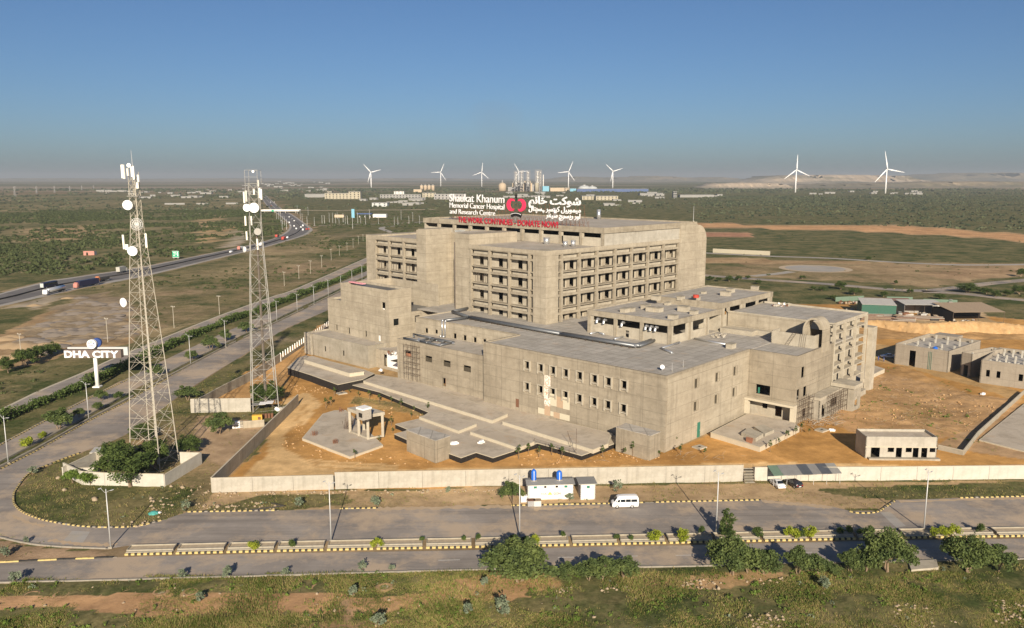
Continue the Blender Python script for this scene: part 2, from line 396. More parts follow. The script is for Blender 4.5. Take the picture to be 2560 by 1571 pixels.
HL = GL([(-120,792),(42,758),(184.7,725),(318,700),(375,688.5),(596.6,634.5),(658,620),(707,606),(765,588),(782,574.8),(772,566),(755,553),(733,538),(704.7,522),(680,502),(664,487),(655,476)])
YARD = GL([(530,1231),(530,1225),(746,1012),(650,1010),(626,1010),(480,1012),(560,960),(700,890),(800,815),(1000,760),(2100,760),(2560,800),(2900,900),(2900,1195),(2000,1200)])
FIELD = {}
HOSP = [(33.6,173.4),(-60,260),(-75,285),(-30,345),(30,360),(120,330),(96,275),(75,215)]
def zones(X, Y):
    """base soil colour, cover of low vegetation, amplitude of relief"""
    n = X.shape; C = np.zeros(n+(3,), np.float32); V = np.zeros(n, np.float32); Am = np.full(n, .12, np.float32)
    n1 = fbm(X, Y, 60, 5, 1); n2 = fbm(X, Y, 400, 5, 11); n3 = fbm(X, Y, 1800, 5, 23); n4 = fbm(X, Y, 18, 4, 31)
    C[:] = (.34,.255,.155); V[:] = .25 + .5*n1
    C += ((n2-.5)*.14)[..., None]
    far = np.clip((Y-900)/2500, 0, 1)
    V = V*(1-far) + far*(.12+.85*np.clip((n3-.38)*2.6, 0, 1)); C = C*(1-.18*far[..., None])
    bands = fbm(X*.22, Y, 500, 4, 41); f2 = np.clip((Y-2500)/3000, 0, 1)
    V = V*(1-f2)+f2*np.clip((bands-.36)*3.4, 0, 1); C = C + (f2*(bands < .47)*.07)[..., None]
    def paint(P_, soil=None, veg=None, amp=None, mix=1., jit=6.):
        q = inpoly(X + (n4-.5)*jit, Y + (n1-.5)*jit, P_)
        if soil is not None: C[q] = C[q]*(1-mix) + np.array(soil, np.float32)*mix*(1+.35*(n4[q]-.5))[:, None]
        if veg is not None: V[q] = veg*(.45+1.1*n1[q])
        if amp is not None: Am[q] = amp
    left = GL([(-300,1100),(0,1000),(920,640),(790,575),(660,618),(0,770),(-300,830)])
    paint(left, (.42,.325,.19), .42, .25)
    paint(GL([(-300,900),(0,930),(120,905),(150,890),(330,860),(340,800),(190,760),(60,800),(-300,860)]), (.43,.30,.17), .12, .5)
    paint(GL([(20,868),(60,835),(120,800),(165,745),(235,728),(330,765),(336,845),(230,858),(120,892)]), (.36,.285,.195), .12, 1.3, 1, 26)
    paint(GL([(-200,860),(60,795),(120,760),(165,738),(110,742),(40,765),(-200,812)]), (.44,.375,.285), 0, .1)
    paint(GL([(-200,790),(80,768),(84,800),(0,836),(-200,850)]), (.33,.26,.15), .75, .2)
    paint(GL([(340,840),(700,735),(920,640),(860,630),(600,700),(350,740)]), (.42,.31,.19), .40, .15)
    paint(GL([(-300,745),(0,728),(290,668),(700,585),(650,500),(300,480),(-300,500)]), (.38,.305,.175), .42, .3)
    paint(GL([(-50,650),(160,640),(280,655),(180,672),(-50,690)]), (.37,.30,.19), .35, .1)
    paint(GL([(40,575),(210,565),(215,600),(60,600)]), (.46,.33,.19), .2, .1)
    paint(GL([(505,605),(516,540),(540,540),(545,605)]), (.52,.36,.19), .1, .1)
    paint(GL([(585,565),(608,562),(612,580),(590,582)]), (.56,.33,.16), 0, .3)
    paint(GL([(560,620),(600,585),(590,570),(612,570),(616,600),(590,618)]), (.46,.40,.31), 0, .1)
    paint(GL([(620,600),(665,590),(700,560),(690,540),(640,510),(625,540)]), (.16,.17,.08), .95, .1)
    # right hand fields behind the site
    paint(GL([(1740,760),(2900,760),(2900,560),(1740,560)]), (.36,.285,.165), .5, .15)
    paint(GL([(1745,640),(1745,580),(2000,575),(2300,600),(2900,625),(2900,660),(2300,655),(2000,645)]), (.33,.29,.15), .66, .1)
    paint(GL([(1745,655),(2350,665),(2900,680),(2900,663),(2300,657),(1745,645)]), (.47,.31,.17), .1, .1, .7)
    paint(GL([(1745,568),(1900,572),(2000,574),(2200,580),(2400,592),(2560,604),(2900,626),(2900,606),(2560,588),(2480,580),(2300,568),(2100,561),(2050,564),(1900,562),(1745,560)]), (.66,.39,.20), 0, .2, 1, 12)
    paint(GL([(1745,578),(1900,585),(1880,592),(1745,592)]), (.50,.27,.17), .1, .1)
    paint(GL([(1745,690),(2150,705),(2330,720),(2560,690),(2560,668),(2200,655),(1900,658),(1745,670)]), (.43,.315,.185), .32, .15)
    paint(GL([(2310,690),(2420,670),(2560,672),(2560,690),(2400,700)]), (.46,.32,.19), .1, .5)
    paint(GL([(1745,735),(2560,735),(2560,770),(1745,770)]), (.30,.25,.135), .6, .2)
    paint(YARD, (.60,.335,.115), .0, .14)
    paint(GL([(2180,930),(2420,985),(2560,1000),(2560,1050),(2250,1130),(2060,1050),(1990,1050),(2080,960)]), (.56,.35,.175), .16, .42)
    paint(GL([(2080,960),(2240,915),(2420,985),(2530,1005),(2440,1090),(2300,1080),(2150,1030)]), (.56,.36,.18), .26, .5, .6)
    paint(GL([(2360,1120),(2450,1050),(2560,1060),(2700,1150),(2560,1150)]), (.50,.335,.19), .05, .1)
    paint(GL([(2110,870),(2180,860),(2260,870),(2560,985),(2560,1003),(2400,960),(2200,905),(2110,915)]), (.58,.385,.18), 0, .06)
    paint(GL([(2080,815),(2560,820),(2900,830),(2900,900),(2560,850),(2080,850)]), (.56,.345,.155), 0, .8)
    paint(GL([(2120,800),(2440,815),(2560,822),(2470,800),(2460,770),(2400,760),(2330,790),(2150,780)]), (.55,.405,.235), 0, .1)
    paint(GL([(580,1200),(640,1140),(660,1080),(700,1000),(760,980),(800,1010),(760,1060),(700,1090),(690,1120),(760,1150),(1100,1170),(2000,1160),(2560,1175),(2560,1195),(640,1215)]), (.84,.575,.285), 0, .02, .95)
    for o_ in (0., 14.): paint(GL([(768+o_,1000),(772+o_,1000),(722+o_*.9,1088),(736+o_*.7,1128-o_*.4),(800,1166-o_*.8),(1000,1180-o_*.9),(1400,1180-o_*.9),(1400,1183-o_*.9),(1000,1183-o_*.9),(796,1170-o_*.8),(730+o_*.7,1132-o_*.4),(716+o_*.9,1088)]), (.55,.32,.12), 0, 0, .7, 1)
    paint(GL([(760,860),(690,905),(600,950),(500,1000),(520,1010),(650,1000),(700,960),(780,880)]), (.64,.39,.17), 0, .1)
    paint(GL([(880,990),(1250,1040),(1230,1090),(1000,1030),(870,1010)]), (.56,.37,.16), .35, .2)
    paint(GL([(960,1120),(1500,1150),(1900,1120),(2000,1160),(1000,1175)]), (.64,.36,.13), .04, .3)
    # verge between boundary wall and road, island, wedge by the towers
    verge = GL([(470,1283),(530,1230),(2000,1208),(2900,1195),(2900,1238),(2240,1252),(2190,1272),(2120,1272),(1900,1250),(949,1271)])
    paint(verge, (.52,.375,.22), .26, .15)
    paint(GL([(2050,1222),(2560,1205),(2900,1200),(2900,1238),(2240,1250),(2100,1235)]), (.38,.28,.16), .62, .15)
    paint(GL([(430,1290),(640,1240),(880,1235),(900,1255),(700,1275),(470,1282)]), (.42,.31,.18), .5, .15)
    wedge = GL([(402,1302),(265,1319),(109,1301),(40,1268),(36,1240),(75,1184),(203,1132),(320,1084),(480,1000),(480,1035),(720,1010),(530,1228),(470,1283)])
    paint(wedge, (.43,.31,.18), .45, .12)
    paint(GL([(120,1190),(160,1160),(200,1200),(390,1215),(470,1230),(420,1290),(340,1312),(190,1312),(60,1280),(45,1240)]), (.33,.27,.14), .80, .15)
    paint(GL([(500,1040),(600,1050),(660,1060),(600,1130),(560,1180),(500,1150),(490,1090)]), (.52,.375,.24), .10, .06)
    paint(GL([(900,1002),(1000,1022),(990,1040),(910,1025)]), None, .3, None)
    # median of the boulevard, strip with hedge
    # foreground
    paint(GL([(-400,1457),(265,1452),(1230,1424),(2900,1394),(2900,1800),(-400,1800)]), (.42,.29,.165), .62, .42)
    paint(GL([(-400,1474),(200,1474),(600,1468),(1000,1470),(1300,1462),(1330,1485),(1130,1500),(1060,1525),(700,1520),(560,1535),(330,1530),(200,1510),(-400,1506)]), (.56,.345,.185), .2, .42, 1, 9)
    paint(GL([(560,1575),(800,1540),(1000,1535),(1080,1550),(900,1590),(600,1620)]), (.50,.33,.19), .25, .2, 1, 9)
    paint(GL([(1850,1530),(2000,1520),(2350,1500),(2400,1571),(2200,1620),(1900,1600)]), (.47,.33,.20), .45, .3, 1, 9)
    paint(GL([(860,1490),(900,1490),(890,1571),(905,1700),(860,1700),(868,1571)]), (.50,.335,.20), .05, .1)
    paint(GL([(1080,1450),(1230,1430),(1400,1440),(1420,1462),(1300,1478),(1100,1480)]), (.56,.355,.19), .22, .3)
    paint(GL([(1580,1440),(1900,1425),(2000,1440),(1800,1470),(1600,1470)]), (.53,.35,.19), .30, .25)
    paint(GL([(-200,1412),(290,1396),(274,1374),(75,1362),(0,1347),(-200,1300)]), (.46,.325,.21), .12, .05)
    # flat under roads and buildings
    pv = [p for p in M1[::-1]] + ML[::-1] + RL + ISL[::-1] + K1
    for P_ in (pv, T2+B2[::-1], LR+LLf[::-1], SL+SR[::-1], HU+HL[::-1], T2+M1[::-1]): paint(P_, None, 0, 0, 1, 0)
    paint(HOSP, (.5,.34,.17), 0, 0, 1, 0)
    return C, np.clip(V, 0, 1), Am
def axis(lo, hi, step, flo, fhi):
    a = list(np.arange(lo, hi, step)); s = step; x = a[-1]
    while x < fhi: s *= 1.07; x += s; a.append(x)
    s = step; x = a[0]; pre = []
    while x > flo: s *= 1.07; x -= s; pre.append(x)
    return np.array(pre[::-1]+a)
gx = axis(-190, 190, .9, -45000, 45000); gy = axis(78, 330, .9, -300, 60000)
X, Y = np.meshgrid(gx, gy); C, V, Am = zones(X, Y)
rel = (fbm(X, Y, 7, 4, 3)-.45)*1.6*Am + (fbm(X, Y, 2.4, 2, 9)-.5)*.8*np.minimum(Am, .45)
fadeh = np.clip(1-(Y-700)/600, 0, 1)
Zg = -.03 + rel*fadeh
nx, ny = len(gx), len(gy); idx = np.arange(nx*ny).reshape(ny, nx)
faces = np.stack([idx[:-1,:-1], idx[:-1,1:], idx[1:,1:], idx[1:,:-1]], -1).reshape(-1, 4)
def ground_mat():
    t = NT('soil'); P_ = t.co(None, True)
    at = t.n('ShaderNodeAttribute', attribute_name='soil'); av = t.n('ShaderNodeAttribute', attribute_name='veg')
    c = at.outputs['Color']
    c = t.mix(t.ramp(t.noise(.35, 6, .68, P_), .3, .7), t.mix(1, c, (.74,.72,.70), 'MULTIPLY'), t.mix(1, c, (1.13,1.12,1.10), 'MULTIPLY'))
    c = t.mix(t.math('MULTIPLY', t.ramp(t.noise(2.6, 5, .7, P_), .55, .75), .5), c, t.mix(1, c, (.55,.52,.5), 'MULTIPLY'))
    c = t.mix(t.math('MULTIPLY', t.ramp(t.noise(.012, 6, .7, P_), .45, .7), .30), c, t.mix(1, c, (.72,.70,.66), 'MULTIPLY'))
    c = t.mix(t.ramp(t.noise(.045, 6, .7, P_), .36, .62), t.mix(1, c, (.66,.65,.62), 'MULTIPLY'), t.mix(1, c, (1.1,1.1,1.1), 'MULTIPLY'))
    g = t.mix(t.ramp(t.noise(.06, 6, .7, P_), .40, .60), (.085,.108,.036), (.27,.225,.105))
    g = t.mix(t.ramp(t.noise(1.1, 4, .7, P_), .35, .7), t.mix(1, g, (.55,.56,.55), 'MULTIPLY'), g)
    k = t.math('ADD', t.math('ADD', t.math('ADD', t.math('MULTIPLY', t.noise(.2, 6, .75, P_), .28), t.math('MULTIPLY', t.noise(.055, 6, .75, P_), .30)), t.math('MULTIPLY', t.noise(1.3, 5, .75, P_), .22)), t.math('MULTIPLY', t.noise(.018, 6, .7, P_), .20))
    m = t.math('SUBTRACT', t.math('ADD', av.outputs['Fac'], k), .78)
    m = t.math('MULTIPLY', m, 6.0, 0, True)
    dk = t.math('MULTIPLY', t.ramp(t.noise(.45, 5, .7, P_), .52, .66), .65); g = t.mix(dk, g, t.mix(1, g, (.42,.5,.42), 'MULTIPLY'))
    c = t.mix(m, c, g); t.bump(t.noise(1.6, 6, .7, P_), .5, .18)
    return t.out(c, .96, 0, .05)
MAT['soil'] = ground_mat()
me = np_mesh('ground', np.stack([X, Y, Zg], -1).reshape(-1, 3), faces, MAT['soil'], True)
ca = me.color_attributes.new('soil', 'FLOAT_COLOR', 'POINT'); buf = np.ones((nx*ny, 4), np.float32); buf[:, :3] = np.clip(C.reshape(-1, 3), .02, .9); ca.data.foreach_set('color', buf.ravel())
va = me.attributes.new('veg', 'FLOAT', 'POINT'); va.data.foreach_set('value', V.astype(np.float32).ravel())
tag(inst('ground', me), 'sandy ground with scrub cover reaching the horizon', kind='structure')
def gz(x, y):
    i = int(np.clip(np.searchsorted(gy, y)-1, 0, ny-2)); j = int(np.clip(np.searchsorted(gx, x)-1, 0, nx-2)); return float(Zg[i, j])
# ------------------------------------------------------------------ roads
def resample(P_, n):
    P_ = np.array(P_, float); d = np.r_[0, np.cumsum(np.hypot(*np.diff(P_, axis=0).T))]; t = np.linspace(0, d[-1], n)
    return np.stack([np.interp(t, d, P_[:, 0]), np.interp(t, d, P_[:, 1])], -1)
def smooth_line(P_, step=1.5):
    """rounded polyline through surveyed points (Catmull-Rom)"""
    P_ = [Vector((p[0], p[1])) for p in P_]; out = []
    for i in range(len(P_)-1):
        a, b, c, d = P_[max(i-1,0)], P_[i], P_[i+1], P_[min(i+2,len(P_)-1)]; n = max(2, int((c-b).length/step))
        for k in range(n):
            t = k/n; out.append(tuple(.5*((2*b)+(c-a)*t+(2*a-5*b+4*c-d)*t*t+(3*b-a-3*c+d)*t**3)))
    return out+[tuple(P_[-1])]
def ribbon(name, A_, B_, z, mat, n=80, kind='structure', f0=0., f1=1., label=None):
    a = resample(smooth_line(A_, 6), n); b = resample(smooth_line(B_, 6), n); p = a+(b-a)*f0; q = a+(b-a)*f1
    v = np.concatenate([np.c_[p, np.full(n, z)], np.c_[q, np.full(n, z)]]); i = np.arange(n-1)
    f = np.stack([i, i+1, i+1+n, i+n], -1); nrm = np.cross(v[1]-v[0], v[n]-v[0])[2]
    if nrm < 0: f = f[:, ::-1]
    o = inst(name, np_mesh(name, v, f, MAT[mat])); return tag(o, label, kind=kind)
def sheet(name, pts, z, mat, label=None, kind='structure'):
    a = sum(pts[i][0]*pts[(i+1)%len(pts)][1]-pts[(i+1)%len(pts)][0]*pts[i][1] for i in range(len(pts)))
    if a < 0: pts = pts[::-1]
    m = MB(); m.poly([(p[0], p[1], z) for p in pts]); return tag(m.build(name, MAT[mat]), label, kind=kind)
sISL = smooth_line(ISL, 2); sML = smooth_line(ML, 3)
sheet('road', M1[::-1] + sML[::-1] + smooth_line(RL, 4) + sISL[::-1] + K1, .03, 'asphalt', 'dusty grey road curving round the corner of the site')
ribbon('road', T2, B2, .03, 'asphalt', 60, label='near carriageway of the dusty grey road')
ribbon('road', LR, LLf, .03, 'asphalt', 60, label='far carriageway of the boulevard leading away')
ribbon('road', SL, SR, .03, 'asphalt', 60, label='narrow service road beyond the hedge')
ribbon('path', [(a[0]-.9, a[1]+.9) for a in SL], SL, .035, 'rim_concrete', 60, label='pale strip along the service road')
ribbon('highway', HU, HL, .03, 'shoulder', 120, label='highway with paved shoulders sweeping to the left')
ribbon('highway_lane', HU, HL, .05, 'asphalt_dark', 120, f0=.10, f1=.47, label='far carriageway of the highway')
ribbon('highway_lane', HU, HL, .05, 'asphalt_dark', 120, f0=.53, f1=.86, label='near carriageway of the highway')
hb = MB(); a = resample(smooth_line(HU, 6), 240); b = resample(smooth_line(HL, 6), 240); mid = a+(b-a)*.5
for i in range(239):
    if mid[i][1] < 1500: hb.bar((*mid[i], .45), (*mid[i+1], .45), .45, 4)
tag(hb.build('median_barrier', MAT['black_paint']), 'dark barrier down the middle of the highway', 'barrier')
# lane dashes and worn marks
dash = MB(); c2 = resample([((a[0]+b[0])/2, (a[1]+b[1])/2) for a, b in zip(resample(T2, 60), resample(B2, 60))], 400)
m_me = None
root = tag(bpy.data.objects.new('lane_marking', None), 'broken white centre line worn on the near carriageway', None, None, 'structure'); link(root)
acc = 0.
for k, (s0, ln) in enumerate([(r_, 3.4) for r_ in np.arange(78, 160, 9.5)]):
    seg = np.hypot(*np.diff(c2, axis=0).T); cum = np.r_[0, np.cumsum(seg)]
    if s0+ln > cum[-1]: break
    p = [np.interp(s0, cum, c2[:, 0]), np.interp(s0, cum, c2[:, 1])]; q = [np.interp(s0+ln, cum, c2[:, 0]), np.interp(s0+ln, cum, c2[:, 1])]
    m = MB(); m.quad((p[0], p[1]-.07, .036), (q[0], q[1]-.07, .036), (q[0], q[1]+.07, .036), (p[0], p[1]+.07, .036)); m.build('dash', MAT['road_paint'], root)
# pale repair patches
for px in ([(150,1362),(205,1362),(225,1330),(180,1328)], [(2200,1282),(2225,1280),(2265,1316),(2240,1320)]):
    sheet('road_patch', GL(px), .036, 'shoulder', 'pale patch of worn surfacing on the road')
# ------------------------------------------------------------------ kerbs of painted blocks
kb_me = {}
for k_, m_, hl_ in (('y', 'yellow_paint', .28), ('b', 'black_paint', .17), ('g', 'kerb_grey', .28), ('G', 'kerb_grey', .94), ('Y', 'yellow_paint', .47), ('B', 'black_paint', .47)):
    m = MB(); m.box(-hl_, hl_, -.16, .16, -.1, .20); m.box(-hl_+.02, hl_-.02, -.135, .135, .20, .215); kb_me[k_] = m.mesh('kerb_block', MAT[m_])
def kerb(pts, label, z=0., seq='yb', step=.5, skip=lambda i: False, jit=.0, zr=.0):
    """a kerb of separate painted blocks set end to end"""
    pts = np.array(pts, float); d = np.r_[0, np.cumsum(np.hypot(*np.diff(pts, axis=0).T))]; n = int(d[-1]/step)
    root = MB(); base = []
    for i in range(0, len(pts)-1): root.bar((*pts[i], -.02), (*pts[i+1], -.02), .13, 4)
    ro = root.build('kerb', MAT['kerb_grey']); tag(ro, label, kind='structure')
    for i in range(n):
        if skip(i): continue
        s0 = (i+.5)*step; x = np.interp(s0, d, pts[:, 0]); y = np.interp(s0, d, pts[:, 1])
        x2 = np.interp(s0+.2, d, pts[:, 0]); y2 = np.interp(s0+.2, d, pts[:, 1])
        c_ = seq[i % len(seq)]
        if c_ in 'yb' and random.random() < .06: c_ = 'g'
        inst('kerb_block', kb_me[c_], ro, (x, y, z+random.uniform(-.02, .02)), (0, 0, math.atan2(y2-y, x2-x)+random.uniform(-jit, jit)))
    return ro
kerb(smooth_line(ISL[:13], 1), 'yellow and black kerb round the grass corner island', step=.5)
kerb(resample(GL([(470,1281),(698,1277)]), 8), 'yellow and black kerb below the rubble verge')
kerb(resample(GL([(850,1273),(949,1271)]), 8), 'short yellow and black kerb beside the dirt verge')
kerb(resample(GL([(1279,1265),(1524,1260),(1667,1256),(1904,1251)]), 30), 'yellow and black kerb running behind the parked van', skip=lambda i: i in (50, 51, 52, 110, 111, 112))
kerb(smooth_line(GL([(2125,1280),(2145,1284),(2190,1282),(2215,1268),(2240,1251)]), 1), 'yellow and black kerb at the driveway bend')
kerb(resample(GL([(2400,1246),(2560,1242),(2640,1240)]), 8), 'yellow and black kerb beside the weeds')
kerb(resample([*T2[1:4]], 20), 'long yellow and white kerb at the end of the median', seq='YYYBBB', step=.95)
kerb(resample([(p[0], p[1]-.2) for p in smooth_line(B2, 4)], 90), 'plain grey kerb along the near edge of the road', seq='G', step=1.9)
kerb(smooth_line([*ML], 2), 'low grey kerb round the bare end of the median', seq='G', step=1.9)
kerb(resample(GL([(-20,1125),(100,1060.5),(220,998),(320,950)]), 20), 'black and yellow kerb on the far side of the boulevard', seq='by', step=.55)
kerb(resample(GL([(0,1175),(100,1124),(220,1055),(320,1003.5),(420,947)]), 20), 'black and yellow kerb along the boulevard median', seq='by', step=.55)
# far end of the boulevard median: plain concrete troughs
for i, (a_, b_) in enumerate(((0,.2),(.22,.42),(.44,.64),(.66,.86))):
    pr_ = resample(RL, 101); pl_ = resample(LR, 101); m = MB(); i0, i1 = int(a_*100), int(b_*100)
    for f0_, f1_, h_ in ((.06,.22,.42),(.78,.94,.42)):
        for k in range(i0, i1):
            p0, p1, q0, q1 = pr_[k]+(pl_[k]-pr_[k])*f0_, pr_[k+1]+(pl_[k+1]-pr_[k+1])*f0_, pr_[k]+(pl_[k]-pr_[k])*f1_, pr_[k+1]+(pl_[k+1]-pr_[k+1])*f1_
            m.prism([tuple(p0), tuple(p1), tuple(q1), tuple(q0)], 0, h_)
    o = m.build('planter_trough', MAT['grey_concrete']); nm = ('nearest the corner', 'second from the corner', 'third from the corner', 'farthest from the corner')[i]
    tag(o, f'long concrete trough in the boulevard median, {nm}', 'planter', 'boulevard planter troughs')
# ------------------------------------------------------------------ median planters of the near road
pm = resample(smooth_line(M1, 3), 400); pt = resample(smooth_line([T2[3]]+T2[4:], 3), 400)
mid = (pm+pt)/2; cum = np.r_[0, np.cumsum(np.hypot(*np.diff(mid, axis=0).T))]
PL = 8.05
def make_planter():
    t = thing('median_planter', '', 'planter')
    L_ = PL-.65
    m = MB(); m.box(0, L_, 1.15, 1.33, 0, .62); m.box(0, L_, -.55, -.37, 0, .55); m.box(0, .16, -.369, 1.149, 0, .58); m.box(L_-.16, L_, -.369, 1.149, 0, .58); m.build('trough', MAT['grey_concrete'], t)
    m = MB(); m.box(.17, L_-.17, -.36, 1.14, .2, .40); m.build('soil', MAT['soil_bed'], t)
    m = MB(); m.box(.05, L_-.05, -.98, -.66, 0, .34); m.build('step', MAT['grey_concrete'], t)
    for k in range(15): inst('kerb_block', kb_me['yb'[k % 2]], t, (.3+k*.492, -1.24, .06))
    return t
flat('soil_bed', (.42,.345,.24), .95, 0, .3, 2)
pl0 = make_planter(); nP = 0; s0 = 1.0; PLANT = []
words = ['first','second','third','fourth','fifth','sixth','seventh','eighth','ninth','tenth','eleventh','twelfth','thirteenth','fourteenth','fifteenth','sixteenth','seventeenth','eighteenth','nineteenth','twentieth','twenty-first','twenty-second','twenty-third','twenty-fourth','twenty-fifth','twenty-sixth']
while s0+PL < cum[-1] and nP < 24:
    p = (np.interp(s0, cum, mid[:, 0]), np.interp(s0, cum, mid[:, 1])); q = (np.interp(s0+PL, cum, mid[:, 0]), np.interp(s0+PL, cum, mid[:, 1]))
    rz = math.atan2(q[1]-p[1], q[0]-p[0])
    if p[0] > 92: break
    lb = f'concrete median planter with striped kerb, {words[nP]} from the left end'
    o = pl0 if nP == 0 else dup(pl0)
    o.location = (*p, 0); o.rotation_euler = (0, 0, rz); tag(o, lb, 'planter', 'planters along the road median'); PLANT.append((p, q, rz))
    nP += 1; s0 += PL
# ================================================================== BUILDINGS
def _ray(x, y):
    u = (x-1280)/_F; v = (y-785.5)/_F; return np.array([u, _c - v*_s, -_s - v*_c])
def onV(F, x, y, v):
    Ua = np.array([math.cos(F.a), math.sin(F.a)]); Va = np.array([math.sin(F.a), -math.cos(F.a)]); o = np.array(F.o)
    d = _ray(x, y); t = (v+o@Va)/(d[:2]@Va); p = d*t; return float((p[:2]-o)@Ua), float(p[2]+_H)
def onU(F, x, y, u):
    Ua = np.array([math.cos(F.a), math.sin(F.a)]); Va = np.array([math.sin(F.a), -math.cos(F.a)]); o = np.array(F.o)
    d = _ray(x, y); t = (u+o@Ua)/(d[:2]@Ua); p = d*t; return float((p[:2]-o)@Va), float(p[2]+_H)
def onZ(F, x, y, z):
    Ua = np.array([math.cos(F.a), math.sin(F.a)]); Va = np.array([math.sin(F.a), -math.cos(F.a)]); o = np.array(F.o)
    p = np.array(G(x, y, z))-o; return float(p@Ua), float(p@Va)
def world(F, u, v): 
    return (F.o[0]+u*math.cos(F.a)+v*math.sin(F.a), F.o[1]+u*math.sin(F.a)-v*math.cos(F.a))
def zm(ox, oy, sc_): return lambda x, y: (ox+x/sc_, oy+y/sc_)
z2, z3, z4, z5 = zm(700,640,4.107), zm(680,840,4.107), zm(1180,840,4.107), zm(1400,680,4.107)
z6, zs, zq = zm(1700,740,3.78), zm(1100,470,6.484), zm(1860,860,5.816)
def faceL(m, v, u0, u1, za, zb, t, ops=()):  return m.wall((v, u1), (v, u0), za, zb, t, [(u1-o[1], u1-o[0], o[2], o[3]) for o in ops])
def faceR(m, u, v0, v1, za, zb, t, ops=()):  return m.wall((v0, u), (v1, u), za, zb, t, [(o[0]-v0, o[1]-v0, o[2], o[3]) for o in ops])
def faceB(m, v, u0, u1, za, zb, t): return m.wall((v, u0), (v, u1), za, zb, t)
def faceF(m, u, v0, v1, za, zb, t): return m.wall((v1, u), (v0, u), za, zb, t)
W = MAT
# ---------------------------------------------------------------- the tall ward block
tw = thing('hospital_tower', 'tall unfinished concrete hospital block with open framed facades under the rooftop sign', 'building', FT.o, FT.rz)
FL = [37.55, 32.15, 26.8, 21.35]; LE = [35.35, 30.05, 24.7, 19.2]
# near wing: u 0..34, v 0..68
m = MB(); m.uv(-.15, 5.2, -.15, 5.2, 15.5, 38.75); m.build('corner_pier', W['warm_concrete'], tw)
for z in FL:
    m = MB(); m.uv(.0, 34, .0, 68, z-.27, z); m.build('floor_slab', W['frame_concrete'], tw)
m = MB(); m.uv(.5, 34, .5, 68, 38.15, 38.4); m.build('roof_deck', W['roof_plain'], tw)
m = MB(); m.uv(5.21, 33.9, -.1, .35, 37.56, 38.7); m.uv(-.1, .35, 5.21, 68, 37.56, 38.7); m.build('parapet', W['warm_concrete'], tw)
colm = MB(); colm.box(-.12, .75, -.38, .38, 0, 21.0); col_me = colm.mesh('column', W['frame_concrete'])
for u in (7.0, 15.6, 24.4, 33.2): inst('column', col_me, tw, (0, u, 16.5))
colr = MB(); colr.box(-.38, .38, -.12, .75, 0, 21.0); colr_me = colr.mesh('column', W['frame_concrete'])
VB = [6.9, 15.0, 23.4, 32.4, 41.0, 49.9, 58.7, 67.6]
for v in VB: inst('column', colr_me, tw, (v, 0, 16.5))
for z in LE:
    m = MB(); m.uv(5.2, 33.6, .02, .42, z, z+.72); m.build('ledge_beam', W['frame_concrete'], tw)
    m = MB(); m.uv(.02, .42, 5.2, 67.5, z, z+.72); m.build('ledge_beam', W['frame_concrete'], tw)
UB = [7.0, 15.6, 24.4, 33.2]
opsL, opsR = [], []
zb_ = [32.2, 26.85, 21.4, 16.6]
for zl, zb in zip(LE, zb_):
    for a, b in zip(UB, UB[1:]):
        opsL += [(a+4.7, a+6.7, zb+.05, zl+.15), (a+1.9, a+3.1, zb+.05, zl+.15)]
    for i, (a, b) in enumerate(zip(VB, VB[1:])):
        d = b-a
        opsR += [(a+d*.36, a+d*.47, zb+.05, zl+.1), (a+d*.70, a+d*.95, zb+.05, zl+.15)] + ([(a+d*.1, a+d*.2, zb+.1, zl)] if i == 6 else [])
m = MB(); faceL(m, 2.0, 2.1, 33.9, 16.2, 38.1, .25, opsL); m.build('inner_wall', W['pale_concrete'], tw)
m = MB(); faceR(m, 2.0, 2.1, 67.9, 16.2, 38.1, .25, opsR); m.build('inner_wall', W['pale_concrete'], tw)
m = MB(); m.uv(9.5, 33.6, 9.5, 9.7, 16, 38); m.uv(9.5, 9.7, 9.8, 67, 16, 38); m.build('corridor_wall', W['baked_shade_concrete'], tw)  # corridor darkness comes from its colour, standing in for shade
spm = MB(); spm.box(0, .15, -3.85, 3.85, 0, 1.65); sp_me = spm.mesh('spandrel_panel', W['pale_concrete'])
for z in LE:
    for a, b in zip(UB, UB[1:]): inst('spandrel_panel', sp_me, tw, (1.05, (a+b)/2, z+.32))
spm = MB(); spm.box(-3.9, 3.9, 0, .15, 0, 1.65); spr_me = spm.mesh('spandrel_panel', W['pale_concrete'])
for z in LE:
    for a, b in zip(VB, VB[1:]): inst('spandrel_panel', spr_me, tw, ((a+b)/2, .95, z+.32), (0,0,0), ((b-a-.8)/7.8, 1, 1))
pm_ = MB(); pm_.box(-.55, .55, 0, .35, 0, 3.1); pier_me = pm_.mesh('infill_pier', W['frame_concrete'])
for zl, zb in zip(LE, zb_):
    for a, b in zip(VB, VB[1:]): inst('infill_pier', pier_me, tw, (a+(b-a)*.60, 1.75, zb+.05))
